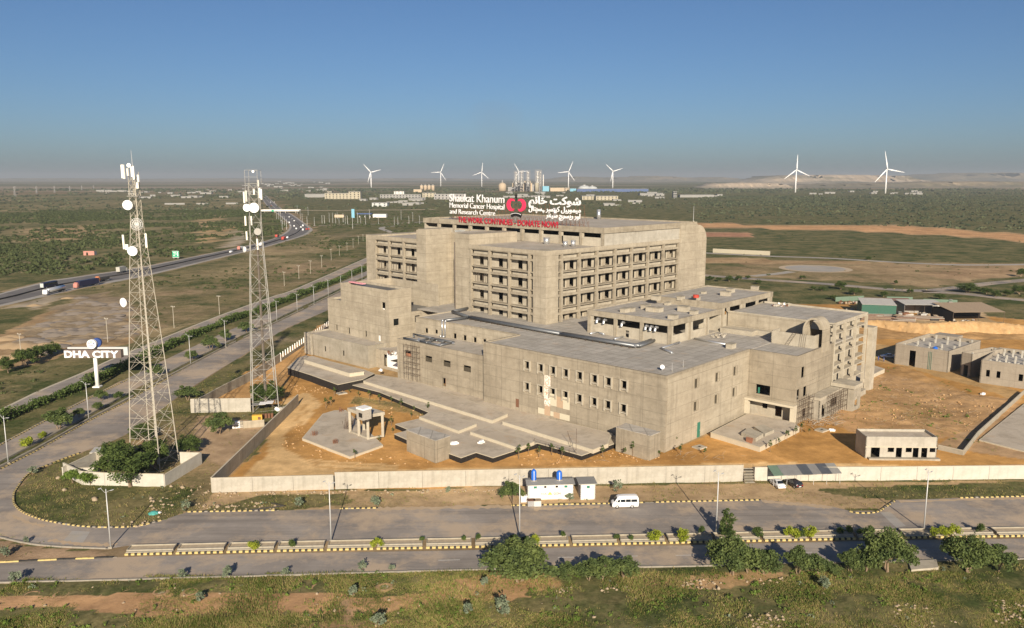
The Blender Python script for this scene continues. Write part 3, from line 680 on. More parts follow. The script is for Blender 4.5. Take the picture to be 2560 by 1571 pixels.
# roof of the far part and penthouse
phz0, phz1 = 38.3, 44.3
dv = [(u+.9, u+8.0, 41.15, 42.55) for u in np.arange(0.6, 88, 8.95)]
m = MB(); faceL(m, 26.6, 0.3, 90, phz0, 42.8, .3, dv+[(41.5, 43.2, 38.6, 40.9), (17.4, 19.2, 38.6, 41.0), (9.6, 10.6, 38.6, 41.0), (66.5, 68.3, 38.6, 40.6)]); m.build('penthouse_wall', W['pale_concrete'], tw)
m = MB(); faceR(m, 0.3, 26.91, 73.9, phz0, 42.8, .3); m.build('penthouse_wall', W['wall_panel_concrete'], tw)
m = MB(); faceB(m, 78, .6, 89.7, phz0, 42.8, .3); faceF(m, 90, 26.9, 78, phz0, 42.8, .3); m.build('penthouse_wall', W['pale_concrete'], tw)
m = MB(); m.uv(-.1, 90.3, 26.2, 26.6, 42.55, 44.35); m.uv(-.1, .3, 26.61, 78.3, 42.55, 44.35); m.uv(.31, 90.3, 77.9, 78.3, 42.55, 44.35); m.uv(89.9, 90.3, 26.61, 77.89, 42.55, 44.35); m.build('fascia', W['frame_concrete'], tw)
m = MB(); m.uv(.3, 89.9, 26.6, 77.9, 43.5, 43.85); m.build('penthouse_roof', W['roof_plain'], tw)
pc = MB(); pc.box(-.2, .3, -.42, .42, 0, 4.3); pc_me = pc.mesh('pilaster', W['frame_concrete'])
for u in np.arange(0.6, 90, 8.95): inst('pilaster', pc_me, tw, (26.5, u, 38.35))
m = MB(); m.uv(-.05, .28, 73.9, 78.4, 38.3, 42.54); m.build('pilaster', W['frame_concrete'], tw)
# right hand core with its rounded end
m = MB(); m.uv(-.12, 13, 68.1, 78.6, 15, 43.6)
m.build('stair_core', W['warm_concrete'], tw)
m = MB(); prof = [(78.6, 15), (85.1, 15), (85.1, 37.6)] + [(79.4+5.7*math.cos(t), 37.6+5.6*math.sin(t)) for t in np.linspace(.1, math.pi/2, 10)] + [(78.6, 43.2)]
k = len(m.v); n_ = len(prof); m.v += [(p[0], .1, p[1]) for p in prof] + [(p[0], 13, p[1]) for p in prof]
m.f += [tuple(range(k, k+n_)), tuple(range(k+2*n_-1, k+n_-1, -1))] + [(k+(i+1)%n_, k+i, k+n_+i, k+n_+(i+1)%n_) for i in range(n_)]; m.m = [0]*len(m.f)
m.build('rounded_end', W['warm_concrete'], tw)
# left cores
m = MB(); m.uv(57.2, 62.3, 1.0, 12.4, 10, 42.1); m.uv(57.6, 61.9, 1.4, 12, 42.1, 42.4); m.build('lift_core', W['warm_concrete'], tw)
m = MB(); m.uv(34.2, 41.2, .5, 22, 10, 41.85); m.build('lift_core', W['warm_concrete'], tw)
MB().bar((.4, 41.4, 12), (.4, 41.4, 39), .22, 6).build('down_pipe', W['cable_dark'], tw)
m = MB(); faceL(m, 12.2, 41.2, 57.2, 10, 41, .4, [(53.4, 54.8, z, z+1.6) for z in (18, 23.3, 28.7, 34.1, 38.4)]); m.build('link_wall', W['warm_concrete'], tw)
m = MB(); m.uv(41.2, 57.2, 12.7, 26.5, 40.6, 41.0); m.uv(34.1, 93, 26.5, 60, 37.9, 38.2); m.build('roof_deck', W['roof_plain'], tw)
m = MB(); m.uv(46.5, 49.5, 8, 12, 38.3, 38.6); m.build('door_hood', W['pale_concrete'], tw)
# left wing: u 62.3..93, v 1.5
for z in FL:
    m = MB(); m.uv(62.31, 88.2, 1.5, 22, z-.27, z); m.build('floor_slab', W['frame_concrete'], tw)
m = MB(); m.uv(88.2, 93.2, 1.4, 30, 8, 38.9); m.build('end_pier', W['warm_concrete'], tw)
m = MB(); m.uv(62.31, 88.2, 1.4, 1.8, 37.56, 38.85); m.build('parapet', W['warm_concrete'], tw)
m = MB(); m.uv(62.31, 88.2, 1.81, 26.4, 38.1, 38.35); m.build('roof_deck', W['roof_plain'], tw)
for u in (70.6, 79.2, 87.8): inst('column', col_me, tw, (1.5, u, 16.5), (0,0,0), (1,1,1.0))
for z in LE:
    m = MB(); m.uv(62.31, 88.2, 1.52, 1.92, z, z+.72); m.build('ledge_beam', W['frame_concrete'], tw)
opsW = []
for zl, zb in zip(LE, zb_):
    for a in (62.4, 70.6, 79.2): opsW += [(a+4.4, a+6.3, zb+.1, zl+.15), (a+1.7, a+2.8, zb+.1, zl+.1)]
m = MB(); faceL(m, 3.5, 62.31, 88.2, 10, 38.05, .25, opsW); m.build('inner_wall', W['pale_concrete'], tw)
m = MB(); m.uv(62.4, 88, 9, 9.2, 12, 38); m.build('corridor_wall', W['baked_shade_concrete'], tw)
for z in LE:
    for a in (62.4, 70.6, 79.2): inst('spandrel_panel', sp_me, tw, (2.55, a+4.25, z+.32))
# props left standing in the left wing openings
pr0 = MB(); pr0.bar((0,0,0), (0,0,3.1), .05, 4); pr_me = pr0.mesh('prop', W['scaffold'])
for z in (26.85, 21.4):
    for u in np.arange(63, 88, 1.7): inst('prop', pr_me, tw, (2.3+random.random()*.5, u+random.random()*.5, z), (random.uniform(-.06,.06), random.uniform(-.05,.05), 0))
for u in np.arange(26, 33, .8): inst('prop', pr_me, tw, (1+random.random()*.6, u, 26.85), (random.uniform(-.12,.12), random.uniform(-.1,.1), 0))
# backs of the tower
m = MB(); faceB(m, 77.5, 13, 93, 8, 38.1, .3); faceF(m, 93, 30, 77.5, 8, 38.1, .3); m.build('rear_wall', W['warm_concrete'], tw)
# bits on the roofs
def vent(name, F, u, v, z, r, h, mat, label, cat='vent', group=None, cap=False):
    t = thing(name, label, cat, (*world(F, u, v), z), 0, group); m = MB(); m.lathe((0,0,0), [(0,r),(h,r)], 14); m.build('shell', W[mat], t, True)
    m = MB(); m.lathe((0,0,h), [(0,r*1.08),(.12,r*1.08)], 14); m.build('rim', W['galvanised'], t)
    return t
vent('exhaust_drum', FT, 20.5, 22, 38.4, 1.0, 2.0, 'galvanised', 'large galvanised drum on the lower tower roof', 'drum', 'galvanised drums on the tower roof')
vent('exhaust_drum', FT, 9.6, 19, 38.4, .75, 1.6, 'galvanised', 'galvanised drum, left one of the close pair on the tower roof', 'drum', 'galvanised drums on the tower roof')
vent('exhaust_drum', FT, 7.6, 20.5, 38.4, .75, 1.9, 'galvanised', 'galvanised drum, right one of the close pair on the tower roof', 'drum', 'galvanised drums on the tower roof')
for (px_, py_, hh, lb) in ((1494, 538, 3.6, 'tall bent exhaust stack on the penthouse roof, left of the pair'), (1507, 548, 3.6, 'tall exhaust stack on the penthouse roof, right of the pair')):
    u, v = onZ(FT, px_, py_, 43.85); vent('exhaust_stack', FT, max(2, u), min(v, 74), 43.85, .75, hh, 'galvanised', lb, 'vent', 'exhaust stacks on the penthouse roof')
t = thing('roof_mast', 'thin lightning mast at the far corner of the penthouse roof', 'mast', (*world(FT, 1, 77.5), 44.3)); MB().bar((0,0,0), (0,0,5.5), .09, 5, .04).build('pole', W['lamp_grey'], t); MB().box(-.3,.3,-.3,.3,0,.3).build('base', W['grey_concrete'], t)
t = thing('guard_cabin', 'small pale cabin on the roof of the left wing', 'cabin', (*world(FT, 66, 24), 38.35), FT.rz); m = MB(); m.wall((-1.2,1.3),(-1.2,-1.3),0,2.2,.1,[(.5,1.6,1,1.8)]); m.wall((-1.2,-1.3),(1.2,-1.3),0,2.2,.1,[(.5,1.6,1,1.8)]); m.build('wall', W['shed_pale'], t); MB().box(-1.4,1.4,-1.5,1.5,2.2,2.35).build('roof', W['shed_pale'], t)
for i in range(26):
    pass
# ---------------------------------------------------------------- rooftop sign
sg = thing('rooftop_sign', 'white, red and black rooftop lettering on a steel lattice along the penthouse edge', 'sign', FT.o, FT.rz)
def text_mesh(s, extrude, offset=0.):
    c = bpy.data.curves.new('lettering', 'FONT'); c.body = s; c.extrude = extrude; c.offset = offset; c.resolution_u = 3
    o = bpy.data.objects.new('lettering', c); link(o); dg = bpy.context.evaluated_depsgraph_get()
    me = bpy.data.meshes.new_from_object(o.evaluated_get(dg)); bpy.data.objects.remove(o); bpy.data.curves.remove(c)
    co = np.zeros(len(me.vertices)*3, np.float32); me.vertices.foreach_get('co', co); co = co.reshape(-1, 3)
    return me, co
def place_text(name, s, mat, pl, pr, cap, plane_v, off=0., th=.12, capref=.7, F=FT, parent=None, dz=0.):
    """lettering between two surveyed baseline ends, standing on the plane v"""
    (u0, za), (u1, zb) = onV(F, *pl, plane_v), onV(F, *pr, plane_v)
    me, co = text_mesh(s, .5, off); x0, x1 = co[:, 0].min(), co[:, 0].max(); out = np.zeros_like(co)
    f = (co[:, 0]-x0)/(x1-x0); out[:, 1] = u0+(u1-u0)*f; out[:, 0] = plane_v - (co[:, 2])*2*th; out[:, 2] = (za+zb)/2+dz + co[:, 1]/capref*cap
    me.vertices.foreach_set('co', out.ravel()); me.update(); me.materials.clear(); me.materials.append(W[mat]); me.name = name
    return inst(name, me, parent or sg)
SV = 27.4
place_text('lettering', 'Shaukat Khanum', 'sign_white', zs(155,222), zs(1042,246), 2.85, SV, .0)
place_text('lettering', 'Memorial Cancer Hospital', 'sign_white', zs(158,322), zs(1042,352), 1.95, SV, -.006)
place_text('lettering', 'and Research Centre', 'sign_white', zs(160,422), zs(892,446), 1.8, SV, -.006)
place_text('red_lettering', 'THE WORK CONTINUES - DONATE NOW!', 'sign_red', zs(293,562), zs(1912,640), 2.0, 25.9, .006)
place_text('lettering', '\ufee2\ufee7\ufe8e\ufea7 \ufe96\ufb90\ufeee\ufeb7', 'sign_white', zs(1438,262), zs(2282,272), 2.6, SV, .03, .12, .75)
place_text('lettering', '\ufedd\ufe8e\ufe98\ufb58\ufeb4\ufba9 \ufeae\ufeb4\ufee8\ufbff\ufb90 \ufede\ufbff\ufead\ufeee\ufee4\ufbff\ufee3', 'sign_white', zs(1438,372), zs(2282,400), 1.75, SV, .02, .12, .75)
place_text('lettering', '\ufeae\ufb68\ufee8\ufbff\ufeb3 \ufb7b\ufead\ufeb4\ufbfe\ufead \ufead\ufeed\ufe8d', 'sign_white', zs(1716,480), zs(2272,500), 1.7, SV, .02, .12, .75)
# the red two-crescent emblem, black star leaf and black arc below
(ul, zt) = onV(FT, *zs(1088,182), SV); (ur, zb2) = onV(FT, *zs(1385,392), SV); uc = (ul+ur)/2; zc = (zt+zb2)/2+.15; w2, h2 = (ul-ur)/2, (zt-zb2)/2*1.03
def ext_uz(name, pts, mat, v0, v1, parent):
    m = MB(); n = len(pts); m.v = [(v0, p[0], p[1]) for p in pts]+[(v1, p[0], p[1]) for p in pts]
    m.f = [tuple(range(n)), tuple(range(2*n-1, n-1, -1))]+[((i+1)%n, i, n+i, n+(i+1)%n) for i in range(n)]; m.m = [0]*len(m.f); return m.build(name, W[mat], parent)
for sgn in (1, -1):
    outer, inner = [], []
    for t in np.linspace(R(62), R(292), 26):
        outer.append((.50+.52*math.cos(t)*1.0, 1.0*math.sin(t)))
    for t in np.linspace(R(292), R(62), 26):
        k = abs(t-R(177))/R(115); inner.append((.62+.30*math.cos(t)+.06*k, .66*math.sin(t)+.02))
    pts = [(uc+sgn*(1.02-x)*w2*.98, zc+z*h2) for x, z in outer+inner]
    ext_uz('red_crescent', pts, 'apple_red', SV-.2, SV+.2, sg)
pts = []
for i in range(10):
    t = R(90+36*i); r = (.95 if i % 2 == 0 else .33)*.85; pts.append((uc+.1-r*math.cos(t), zt+1.1+r*1.15*math.sin(t)))
ext_uz('star_leaf', pts, 'sign_black', SV-.15, SV+.15, sg); ext_uz('leaf_stem', [(uc+.2, zt+.7), (uc-.15, zt+.7), (uc-.05, zt-.9), (uc+.1, zt-.9)], 'sign_black', SV-.1, SV+.1, sg)
(ua, zA) = onV(FT, *zs(1138,470), SV); (ub_, _) = onV(FT, *zs(1325,470), SV); hw = (ua-ub_)/2
arc = [(uc+hw*x, zA+1.1+.55*(1-x*x)) for x in np.linspace(1, -1, 14)]+[(uc+hw*.78*x, zA-.2+.55*(1-x*x)) for x in np.linspace(-1, 1, 14)]
ext_uz('arc_band', arc, 'sign_black', SV-.15, SV+.15, sg)
ext_uz('arc_line', [(uc+hw*.92*x, zA+.95+.5*(1-x*x)) for x in np.linspace(1, -1, 14)]+[(uc+hw*.9*x, zA+.78+.5*(1-x*x)) for x in np.linspace(-1, 1, 14)], 'sign_white', SV-.2, SV-.16, sg)
uL = onV(FT, *zs(155,222), SV)[0]; uR = onV(FT, *zs(2330,272), SV)[0]
m = MB()
for u in np.arange(uR, uL, 1.9):
    m.bar((SV+.3, u, 43.8), (SV+.3, u, 51.2), .05, 4); m.bar((SV+2.6, u, 43.8), (SV+.3, u, 49.0), .045, 4); m.bar((SV+2.6, u, 43.8), (SV+2.6, u, 46), .04, 4)
for z in (44.8, 46.4, 48.0, 49.6, 51.0): m.bar((SV+.3, uR, z), (SV+.3, uL, z), .045, 4)
for u in np.arange(uR, uL-1.9, 1.9): m.bar((SV+.3, u, 44.0), (SV+.3, u+1.9, 45.6), .03, 4); m.bar((SV+2.6, u, 45.9), (SV+2.6, u+1.9, 43.9), .03, 4)
m.build('lattice', W['rust'], sg)
# ---------------------------------------------------------------- podium (near block, stepped wing)
pd = thing('podium_building', 'broad unfinished concrete podium with two rows of framed windows in front of the tower', 'building', FM.o, FM.rz)
RZ = 17.0
def up(z4f, x, y, v=.2): return onV(FM, *z4f(x, y), v)
winT = [up(z4,573,285), up(z4,713,310), up(z4,838,338), up(z4,968,365), up(z4,1112,396), up(z4,1265,430), up(z4,1405,462), up(z4,1568,502)]
winB = [up(z4,573,492), up(z4,713,520), up(z4,838,552), up(z4,970,580), up(z4,1112,620), up(z4,1262,658), up(z4,1405,690), up(z4,1562,735)]
us = [(a[0]+b[0])/2 for a, b in zip(winT, winB)]; zT, zB_ = 13.55, 8.05
ops = [(u-.85, u+.8, z-.95, z+.95) for u in us for z in (zT, zB_)]
m = MB(); faceL(m, 0, 0, 55.8, -.5, 17.35, .55, ops+[(43.2, 44.4, 1.9, 4.1)])
vr = [12.95, 22.6, 31.5]; zr = [(13.3, 7.9), (13.0, 7.6), (12.95, 7.6)]
opr = [(v-1.0, v+.95, z-1.15, z+1.15) for v, zz in zip(vr, zr) for z in zz]
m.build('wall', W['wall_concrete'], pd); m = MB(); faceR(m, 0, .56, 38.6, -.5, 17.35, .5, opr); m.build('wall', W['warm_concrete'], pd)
# plinth band, floor plates inside
m = MB(); m.uv(.6, 55, .6, 60, 10.2, 10.5); m.uv(.6, 98, 16, 60, 10.2, 10.5); m.uv(.6, 98, 3, 60, 5.2, 5.4); m.uv(4.5, 55, 5.0, 5.2, 0, 16.5); m.uv(5, 5.2, 5.3, 38, 0, 16.5); m.build('floor_plate', W['baked_shade_concrete'], pd)  # walls behind the windows have shade in their colour too
sr = MB()
for a in ((-1.14,-.86,-1.55,1.25),(.81,1.09,-1.55,1.25)): sr.box(-.38, .02, a[0], a[1], a[2], a[3])
sr.box(-.38, .02, -.859, .809, .96, 1.25); sr.box(-.38, .02, -.859, .809, -1.17, -.96); sr_me = sr.mesh('window_surround', W['pale_concrete'])
for u in us:
    for z in (zT, zB_): inst('window_surround', sr_me, pd, (0, u, z))
s2 = MB(); 
for a in ((-1.2,-1.01,-1.15,1.35),(.96,1.15,-1.15,1.35)): s2.box(a[0], a[1], -.12, .02, a[2], a[3])
s2.box(-1.009, .959, -.12, .02, 1.16, 1.35); s2_me = s2.mesh('window_surround', W['frame_concrete'])
for v, zz in zip(vr, zr):
    for z in zz: inst('window_surround', s2_me, pd, (v, 0, z)); inst('shutter_board', (MB().box(.1, .95, .42, .46, -1.15, 1.15)).mesh('shutter_board', W['baked_shade_concrete']), pd, (v, 0, z))
for (x0, x1, ya, yb, mt, nm) in ((745,803,406,720,'tile_mottled','cladding_strip'),(746,802,722,818,'tile_salmon','cladding_panel'),(806,869,598,720,'tile_cream','cladding_panel'),(871,934,628,738,'tile_salmon','cladding_panel'),(936,1002,632,756,'tile_cream','cladding_panel'),(680,744,742,800,'tile_cream','cladding_panel'),(806,838,776,824,'tile_cream','cladding_panel'),(839,900,786,846,'tile_salmon','cladding_panel'),(902,1002,806,866,'tile_cream','cladding_panel')):
    if 'tile_mottled' not in W:
        t_ = NT('tile_mottled'); W['tile_mottled'] = t_.out(t_.mix(t_.ramp(t_.noise(2.2,4,.7), .42, .56), (.50,.33,.22), (.86,.82,.74)), .7)
    a, b = onV(FM, *z4(x0, ya), 0), onV(FM, *z4(x1, yb), 0); hgt = a[1]-onV(FM, *z4(x0, yb), 0)[1]
    zA_ = (a[1]+onV(FM, *z4(x1, ya), 0)[1])/2; zB2 = (b[1]+onV(FM, *z4(x0, yb), 0)[1])/2
    MB().uv(b[0], a[0], -.05, -.002, max(zB2, 1.7), zA_).build(nm, W[mt], pd)
# doors onto the terrace
MB().uv(43.25, 44.35, .1, .2, 1.9, 4.05).build('door', W['rust'], pd)
# roof: near part plus strip behind the stepped wing
m = MB(); m.uv(.3, 55.5, .3, 75, RZ-.3, RZ); m.uv(55.51, 98.5, 14.3, 75, RZ-.3, RZ); m.uv(98.51, 112, 26, 60, RZ-.3, RZ-.02); m.build('roof_deck', W['roof_slab'], pd)
m = MB(); m.uv(55.3, 55.8, .56, 14, 12, 17.35); m.uv(55.81, 98.9, 13.9, 14.25, 17.0, 17.35); m.uv(-.02, 55.29, -.12, .0, 16.75, 17.3); m.uv(-.12, -.02, .0, 38.6, 16.75, 17.3); m.build('parapet', W['wall_concrete'], pd)
ops = [(93.2, 94.6, 12.75, 14.4), (88.9, 90.1, 13.2, 14.4), (80.6, 82.0, 12.75, 14.3), (76.4, 77.8, 12.75, 14.3), (72.3, 73.6, 12.75, 14.2), (68.4, 69.7, 12.75, 14.2)]
m = MB(); faceL(m, 14, 55.81, 98.9, 5, 17.0, .3, ops); faceF(m, 98.9, 14.3, 60, 0, 17.3, .3); m.build('upper_wall', W['warm_concrete'], pd)
fr0 = MB(); fr0.box(-.14, 0, -.95, -.72, -.9, 1.05); fr0.box(-.14, 0, .72, .95, -.9, 1.05); fr0.box(-.14, 0, -.719, .719, .82, 1.05); f0_me = fr0.mesh('window_surround', W['frame_concrete'])
for u in (93.9, 81.3, 77.1, 72.95, 69.05): inst('window_surround', f0_me, pd, (14, u, 13.5))
dW = [((a[0]+b[0])/2, (a[1]+b[1])/2) for a, b in [(up(z2,1270,970,2), up(z2,1350,1040,2)), (up(z2,1485,1020,2), up(z2,1560,1100,2)), (up(z2,1670,1065,2), up(z2,1750,1150,2)), (up(z2,1875,1115,2), up(z2,1960,1205,2)), (up(z2,2095,1165,2), up(z2,2190,1260,2))]]
ops = [(u-1.6, u+1.5, z-.85, z+.9) for u, z in dW]+[(72.6, 74.1, 1.9, 4.3)]
m = MB(); faceL(m, 2, 55.81, 93.6, -.5, 12.9, .5, ops); faceF(m, 93.6, 2.5, 14, -.5, 12.9, .4); m.build('wing_wall', W['wall_concrete'], pd)
m = MB(); m.uv(55.81, 93.3, 2.5, 14, 12.3, 12.6); m.build('wing_roof', W['roof_plain'], pd)
for u, z in dW[1:]:
    m = MB(); m.uv(u-1.6, u+1.5, 2.3, 2.36, z-.85, z+.35); m.build('infill_block', W['baked_shade_concrete'], pd)
MB().uv(dW[0][0]-1.2, dW[0][0]+.8, 2.25, 2.36, dW[0][1]-.85, dW[0][1]+.1).build('brick_infill', W['red_brick'], pd)
MB().uv(72.7, 73.0, 2.2, 2.3, 1.9, 4.3).build('door', W['rust'], pd)
# right projecting block with canopy
m = MB(); faceL(m, 38.6, -12.6, -.01, 4.9, 17.35, .4, [(-6.0, -2.2, 6.3, 8.75)]); faceR(m, -12.6, 39.01, 61, 4.9, 17.35, .4, [(41.2, 43.4, 11.4, 14.2), (39.2, 41.2, 6.3, 8.9), (43.0, 45.4, 6.3, 8.9)])
faceR(m, -12.6, 39.01, 61, -.3, 4.6, .4, [(43, 46, .8, 3.2), (50.5, 54, 0, 4.3)]); m.build('side_wall', W['wall_concrete'], pd)
m = MB(); faceL(m, 40.2, -12.2, .3, -.3, 4.6, .3, [(-4.8, -3.4, 2.4, 4.0), (-8.6, -6.8, 1.0, 3.6)]); m.build('porch_wall', W['pale_concrete'], pd)
m = MB(); m.uv(-12.9, .3, 37.2, 39.0, 4.6, 5.15); m.uv(-12.9, -11.9, 37.4, 39.0, .9, 4.6); m.uv(-.9, .2, 37.4, 38.59, .9, 4.6); m.build('canopy', W['rim_concrete'], pd)
m = MB(); m.uv(-12.3, .0, 39, 75, RZ-.3, RZ); m.uv(-12.3, .0, 39, 61, 4.7, 4.89); m.build('roof_deck', W['roof_slab'], pd)
m = MB(); m.uv(-12.75, -12.6, 38.5, 61, 4.55, 5.0); m.uv(-12.75, -12.6, 38.5, 61, 9.6, 9.85); m.build('string_course', W['frame_concrete'], pd)
MB().uv(-2.9, -2.5, 39.3, 39.5, 6.3, 7.8).build('glass_shard', W['window_green'], pd)
# ---------------------------------------------------------------- vaulted stair head and its box
sb = thing('stair_head', 'concrete stair box with a tall open barrel vault at the roof edge', 'roof structure', FM.o, FM.rz)
m = MB(); faceL(m, 51.4, -11.2, .3, 17.01, 20.3, .25); faceR(m, -11.2, 51.66, 56, 17.01, 20.3, .25); faceF(m, .3, 51.4, 56, 17.01, 20.3, .25); m.build('parapet_box', W['pale_concrete'], sb)
m = MB(); k = 0; ro, ri = 2.75, 2.35; uc_, zc_ = -10.1, 21.2; pro = [(uc_-ro, 16)] + [(uc_+ro*math.cos(t), zc_+1.25*ro*math.sin(t)) for t in np.linspace(math.pi, 0, 18)] + [(uc_+ro, 16), (uc_+ri, 16)] + [(uc_+ri*math.cos(t), zc_+1.25*ri*math.sin(t)) for t in np.linspace(0, math.pi, 18)] + [(uc_-ri, 16)]
n_ = len(pro); m.v = [(53.0, p[0], p[1]) for p in pro] + [(57.2, p[0], p[1]) for p in pro]
m.f = [tuple(range(n_-1, -1, -1)), tuple(range(n_, 2*n_))] + [(i, (i+1)%n_, n_+(i+1)%n_, n_+i) for i in range(n_)]; m.m = [0]*len(m.f); m.build('vault', W['warm_concrete'], sb)
MB().uv(-12.6, -7.6, 57.0, 57.19, 16.5, 21).build('vault_back', W['baked_shade_concrete'], sb)
m = MB()
for i in range(9): m.bar((51.2, -4.5+i*.0-i*.25, 17.1+i*.42), (51.2, -3.6-i*.25, 17.1+i*.42), .03, 4)
for du in (0, .9): m.bar((51.2, -4.5+du, 17.0), (51.2, -6.7+du, 20.8), .03, 4)
for i in range(4): m.bar((51.1, -7.4-i*.5, 17.0), (51.3, -7.6-i*.5, 20.5), .03, 4)
m.build('ladder', W['scaffold'], sb)
# ---------------------------------------------------------------- framed wing behind the stair head
qw = thing('framed_wing', 'open framed concrete wing with gridded bays on the right of the podium', 'building', FM.o, FM.rz)
QF = [21.9, 19.6, 16.2, 14.1, 10.9, 8.8, 5.6]; QV = [61.3, 68.5, 76.0, 84.2]
for z in QF: MB().uv(-12.55, -3, 61.2, 84.4, z-.32, z).build('floor_slab', W['pale_concrete'], qw)
qc = MB(); qc.box(-.3, .3, -.12, .6, 0, 22); qc_me = qc.mesh('column', W['pale_concrete'])
for v in QV: inst('column', qc_me, qw, (v, -12.6, 0))
ops = []
for zb, zt_ in ((16.3, 19.2), (10.95, 13.7), (5.7, 8.4), (.4, 5.0), (19.7, 21.4)):
    for a in QV[:3]: ops += [(a+4.9, a+6.0, zb, zt_)] + ([(a+1.0, a+2.0, zb, zt_), (a+2.8, a+3.6, zb, zt_)] if zb < 16 else [])
m = MB(); faceR(m, -10.6, 61.2, 84.4, 0, 21.8, .3, ops); m.build('inner_wall', W['pale_concrete'], qw)
m = MB(); m.uv(-10.2, 18, 84.0, 84.3, 0, 22); m.uv(17.7, 18, 61, 84, 17, 22); faceL(m, 61.0, -10.3, 17.7, 17, 22.2, .3); m.build('wall', W['warm_concrete'], qw)
m = MB(); m.uv(-12.5, 18, 61.3, 84.4, 21.905, 22.1); m.build('roof_deck', W['roof_slab'], qw)
m = MB(); m.uv(-12.62, -12.3, 61, 84.6, 22.1, 22.6); m.uv(-12.29, 18.2, 84.3, 84.6, 22.1, 22.6); m.uv(-12.29, 18.2, 60.9, 61.2, 22.1, 22.5); m.build('parapet', W['pale_concrete'], qw)
m = MB(); m.uv(-14.2, -12.8, 84.7, 88.3, 0, 17.9); m.uv(-14.2, -8, 84.7, 88.3, 17.9, 18.3); m.build('end_frame', W['pale_concrete'], qw)
m = MB(); m.uv(-.5, 17.6, 58.8, 60.95, 17.01, 18.3); m.uv(8, 17.6, 56, 58.79, 17.01, 18.28); m.build('roof_upstand', W['pale_concrete'], qw)
# ---------------------------------------------------------------- plant rooms on the podium roof
def plant(name, label, u0, u1, v0, v1, za, zb, opL, opR, colsL, colsR):
    t = thing(name, label, 'roof structure', FM.o, FM.rz)
    m = MB(); faceL(m, v0, u0, u1, za, zb-1.5, .3, opL); faceR(m, u0, v0+.31, v1, za, zb-1.5, .3, opR); faceF(m, u1, v0+.3, v1, za, zb-1.5, .3); faceB(m, v1, u0+.3, u1-.3, za, zb-1.5, .3); m.build('wall', W['pale_concrete'], t)
    m = MB(); m.uv(u0-.25, u1+.25, v0-.25, v0+.15, zb-1.5, zb); m.uv(u0-.25, u0+.15, v0+.151, v1+.25, zb-1.5, zb); m.uv(u1-.15, u1+.25, v0+.151, v1+.25, zb-1.5, zb); m.uv(u0+.151, u1-.151, v1-.15, v1+.25, zb-1.5, zb); m.build('fascia', W['frame_concrete'], t)
    MB().uv(u0+.15, u1-.15, v0+.15, v1-.15, zb-.65, zb-.35).build('roof_deck', W['roof_slab'], t)
    cl = MB().box(-.2, .35, -.45, .45, 0, zb-1.5-za).mesh('column', W['frame_concrete']); cr = MB().box(-.45, .45, -.2, .35, 0, zb-1.5-za).mesh('column', W['frame_concrete'])
    for u in colsL: inst('column', cl, t, (v0, u, za))
    for v in colsR: inst('column', cr, t, (v, u0, za))
    return t
plant('plant_room', 'long low plant room with duct openings on the podium roof', 18.3, 45, 31, 57.5, 17.01, 23.4, [(36.2,43.2,20.0,21.8),(27.8,35.2,20.0,21.8),(19.3,26.7,19.9,21.8),(31.2,32.4,17.2,19.1)], [(32.3,38.8,19.3,21.8),(42.2,48.4,19.2,21.8),(51,57.2,17.2,21.8)], (44.6, 35.7, 27.2, 18.6), (40.5, 49.6))
plant('plant_room', 'higher plant room behind with louvre strip and white infill on the podium roof', 18.5, 41, 57.9, 90, 17.01, 24.9, [], [(60,61.5,21.3,23.2),(63,69.5,21.2,23.2),(72.6,79.6,21.2,23.2),(80.8,87.6,21.2,23.2),(68.2,69.6,17.6,21)], (), (58.4, 62, 71, 80.2, 89.5))
for v in (64, 84): pass
# duct elbows sticking out of the louvres
el = thing('duct_elbow', '', 'duct'); m = MB(); m.path([(.6,0,0),(-.1,0,.15),(-.5,0,-.1),(-.65,0,-.8)], .38, 8); m.build('duct', W['galvanised'], el); MB().lathe((-.65,0,-.85), [(0,.42),(.1,.42)], 8).build('rim', W['galvanised'], el)
el_spots = [(41.5,'far left'),(39.2,'second from left'),(33.2,'in the middle opening'),(25.6,'left of three at the corner'),(24.1,'middle of three at the corner'),(22.6,'right of three at the corner')]
for i, (u, wd) in enumerate(el_spots):
    o = el if i == 0 else dup(el); o.location = (*world(FM, u, 30.9), 21.0); o.rotation_euler = (0, 0, FM.rz); tag(o, f'shiny duct elbow hanging from the plant room opening, {wd}', 'duct', 'duct elbows of the plant room')
# roof curbs (small concrete boxes)
cb = thing('roof_curb', '', 'roof box'); MB().box(-.95,.95,-.75,.75,0,1.05).build('upstand', W['pale_concrete'], cb); MB().box(-1.05,1.05,-.85,.85,1.05,1.17).build('cap', W['grey_concrete'], cb); MB().box(.955,.96,-.2,.3,.3,.8).build('opening', W['void_baked_shade'], cb)  # the opening is a dark plate with its shade painted on
cur = [(665,395,1.2,22.9),(725,385,1.1,22.9),(880,360,1.3,22.9),(935,385,1.3,22.9),(1010,390,1.25,22.9),(1270,385,1.5,22.9),(1375,415,1.1,22.9),(1160,465,1.2,22.9),(1105,320,.9,22.9),(985,265,1.2,24.4),(1240,265,1.1,24.4),(1395,270,1.1,24.4),(1475,205,.8,24.4),(1700,225,1.4,24.4),(1750,190,1.3,24.4),(2000,160,1.1,24.4),(1755,760,1.2,17.0),(1640,790,.1,17)]
wd_ = ['leftmost','second from the left','third from the left','left of the close pair','right of the close pair','large one near the front fascia','small one near the front fascia','nearest the corner','near the upper roof step','by the tower facade','left of the red drum','under the red drum','behind the red drum','wide one far right','rear of the far right pair','at the far corner','standing alone on the lower tiled roof']
nc = 0
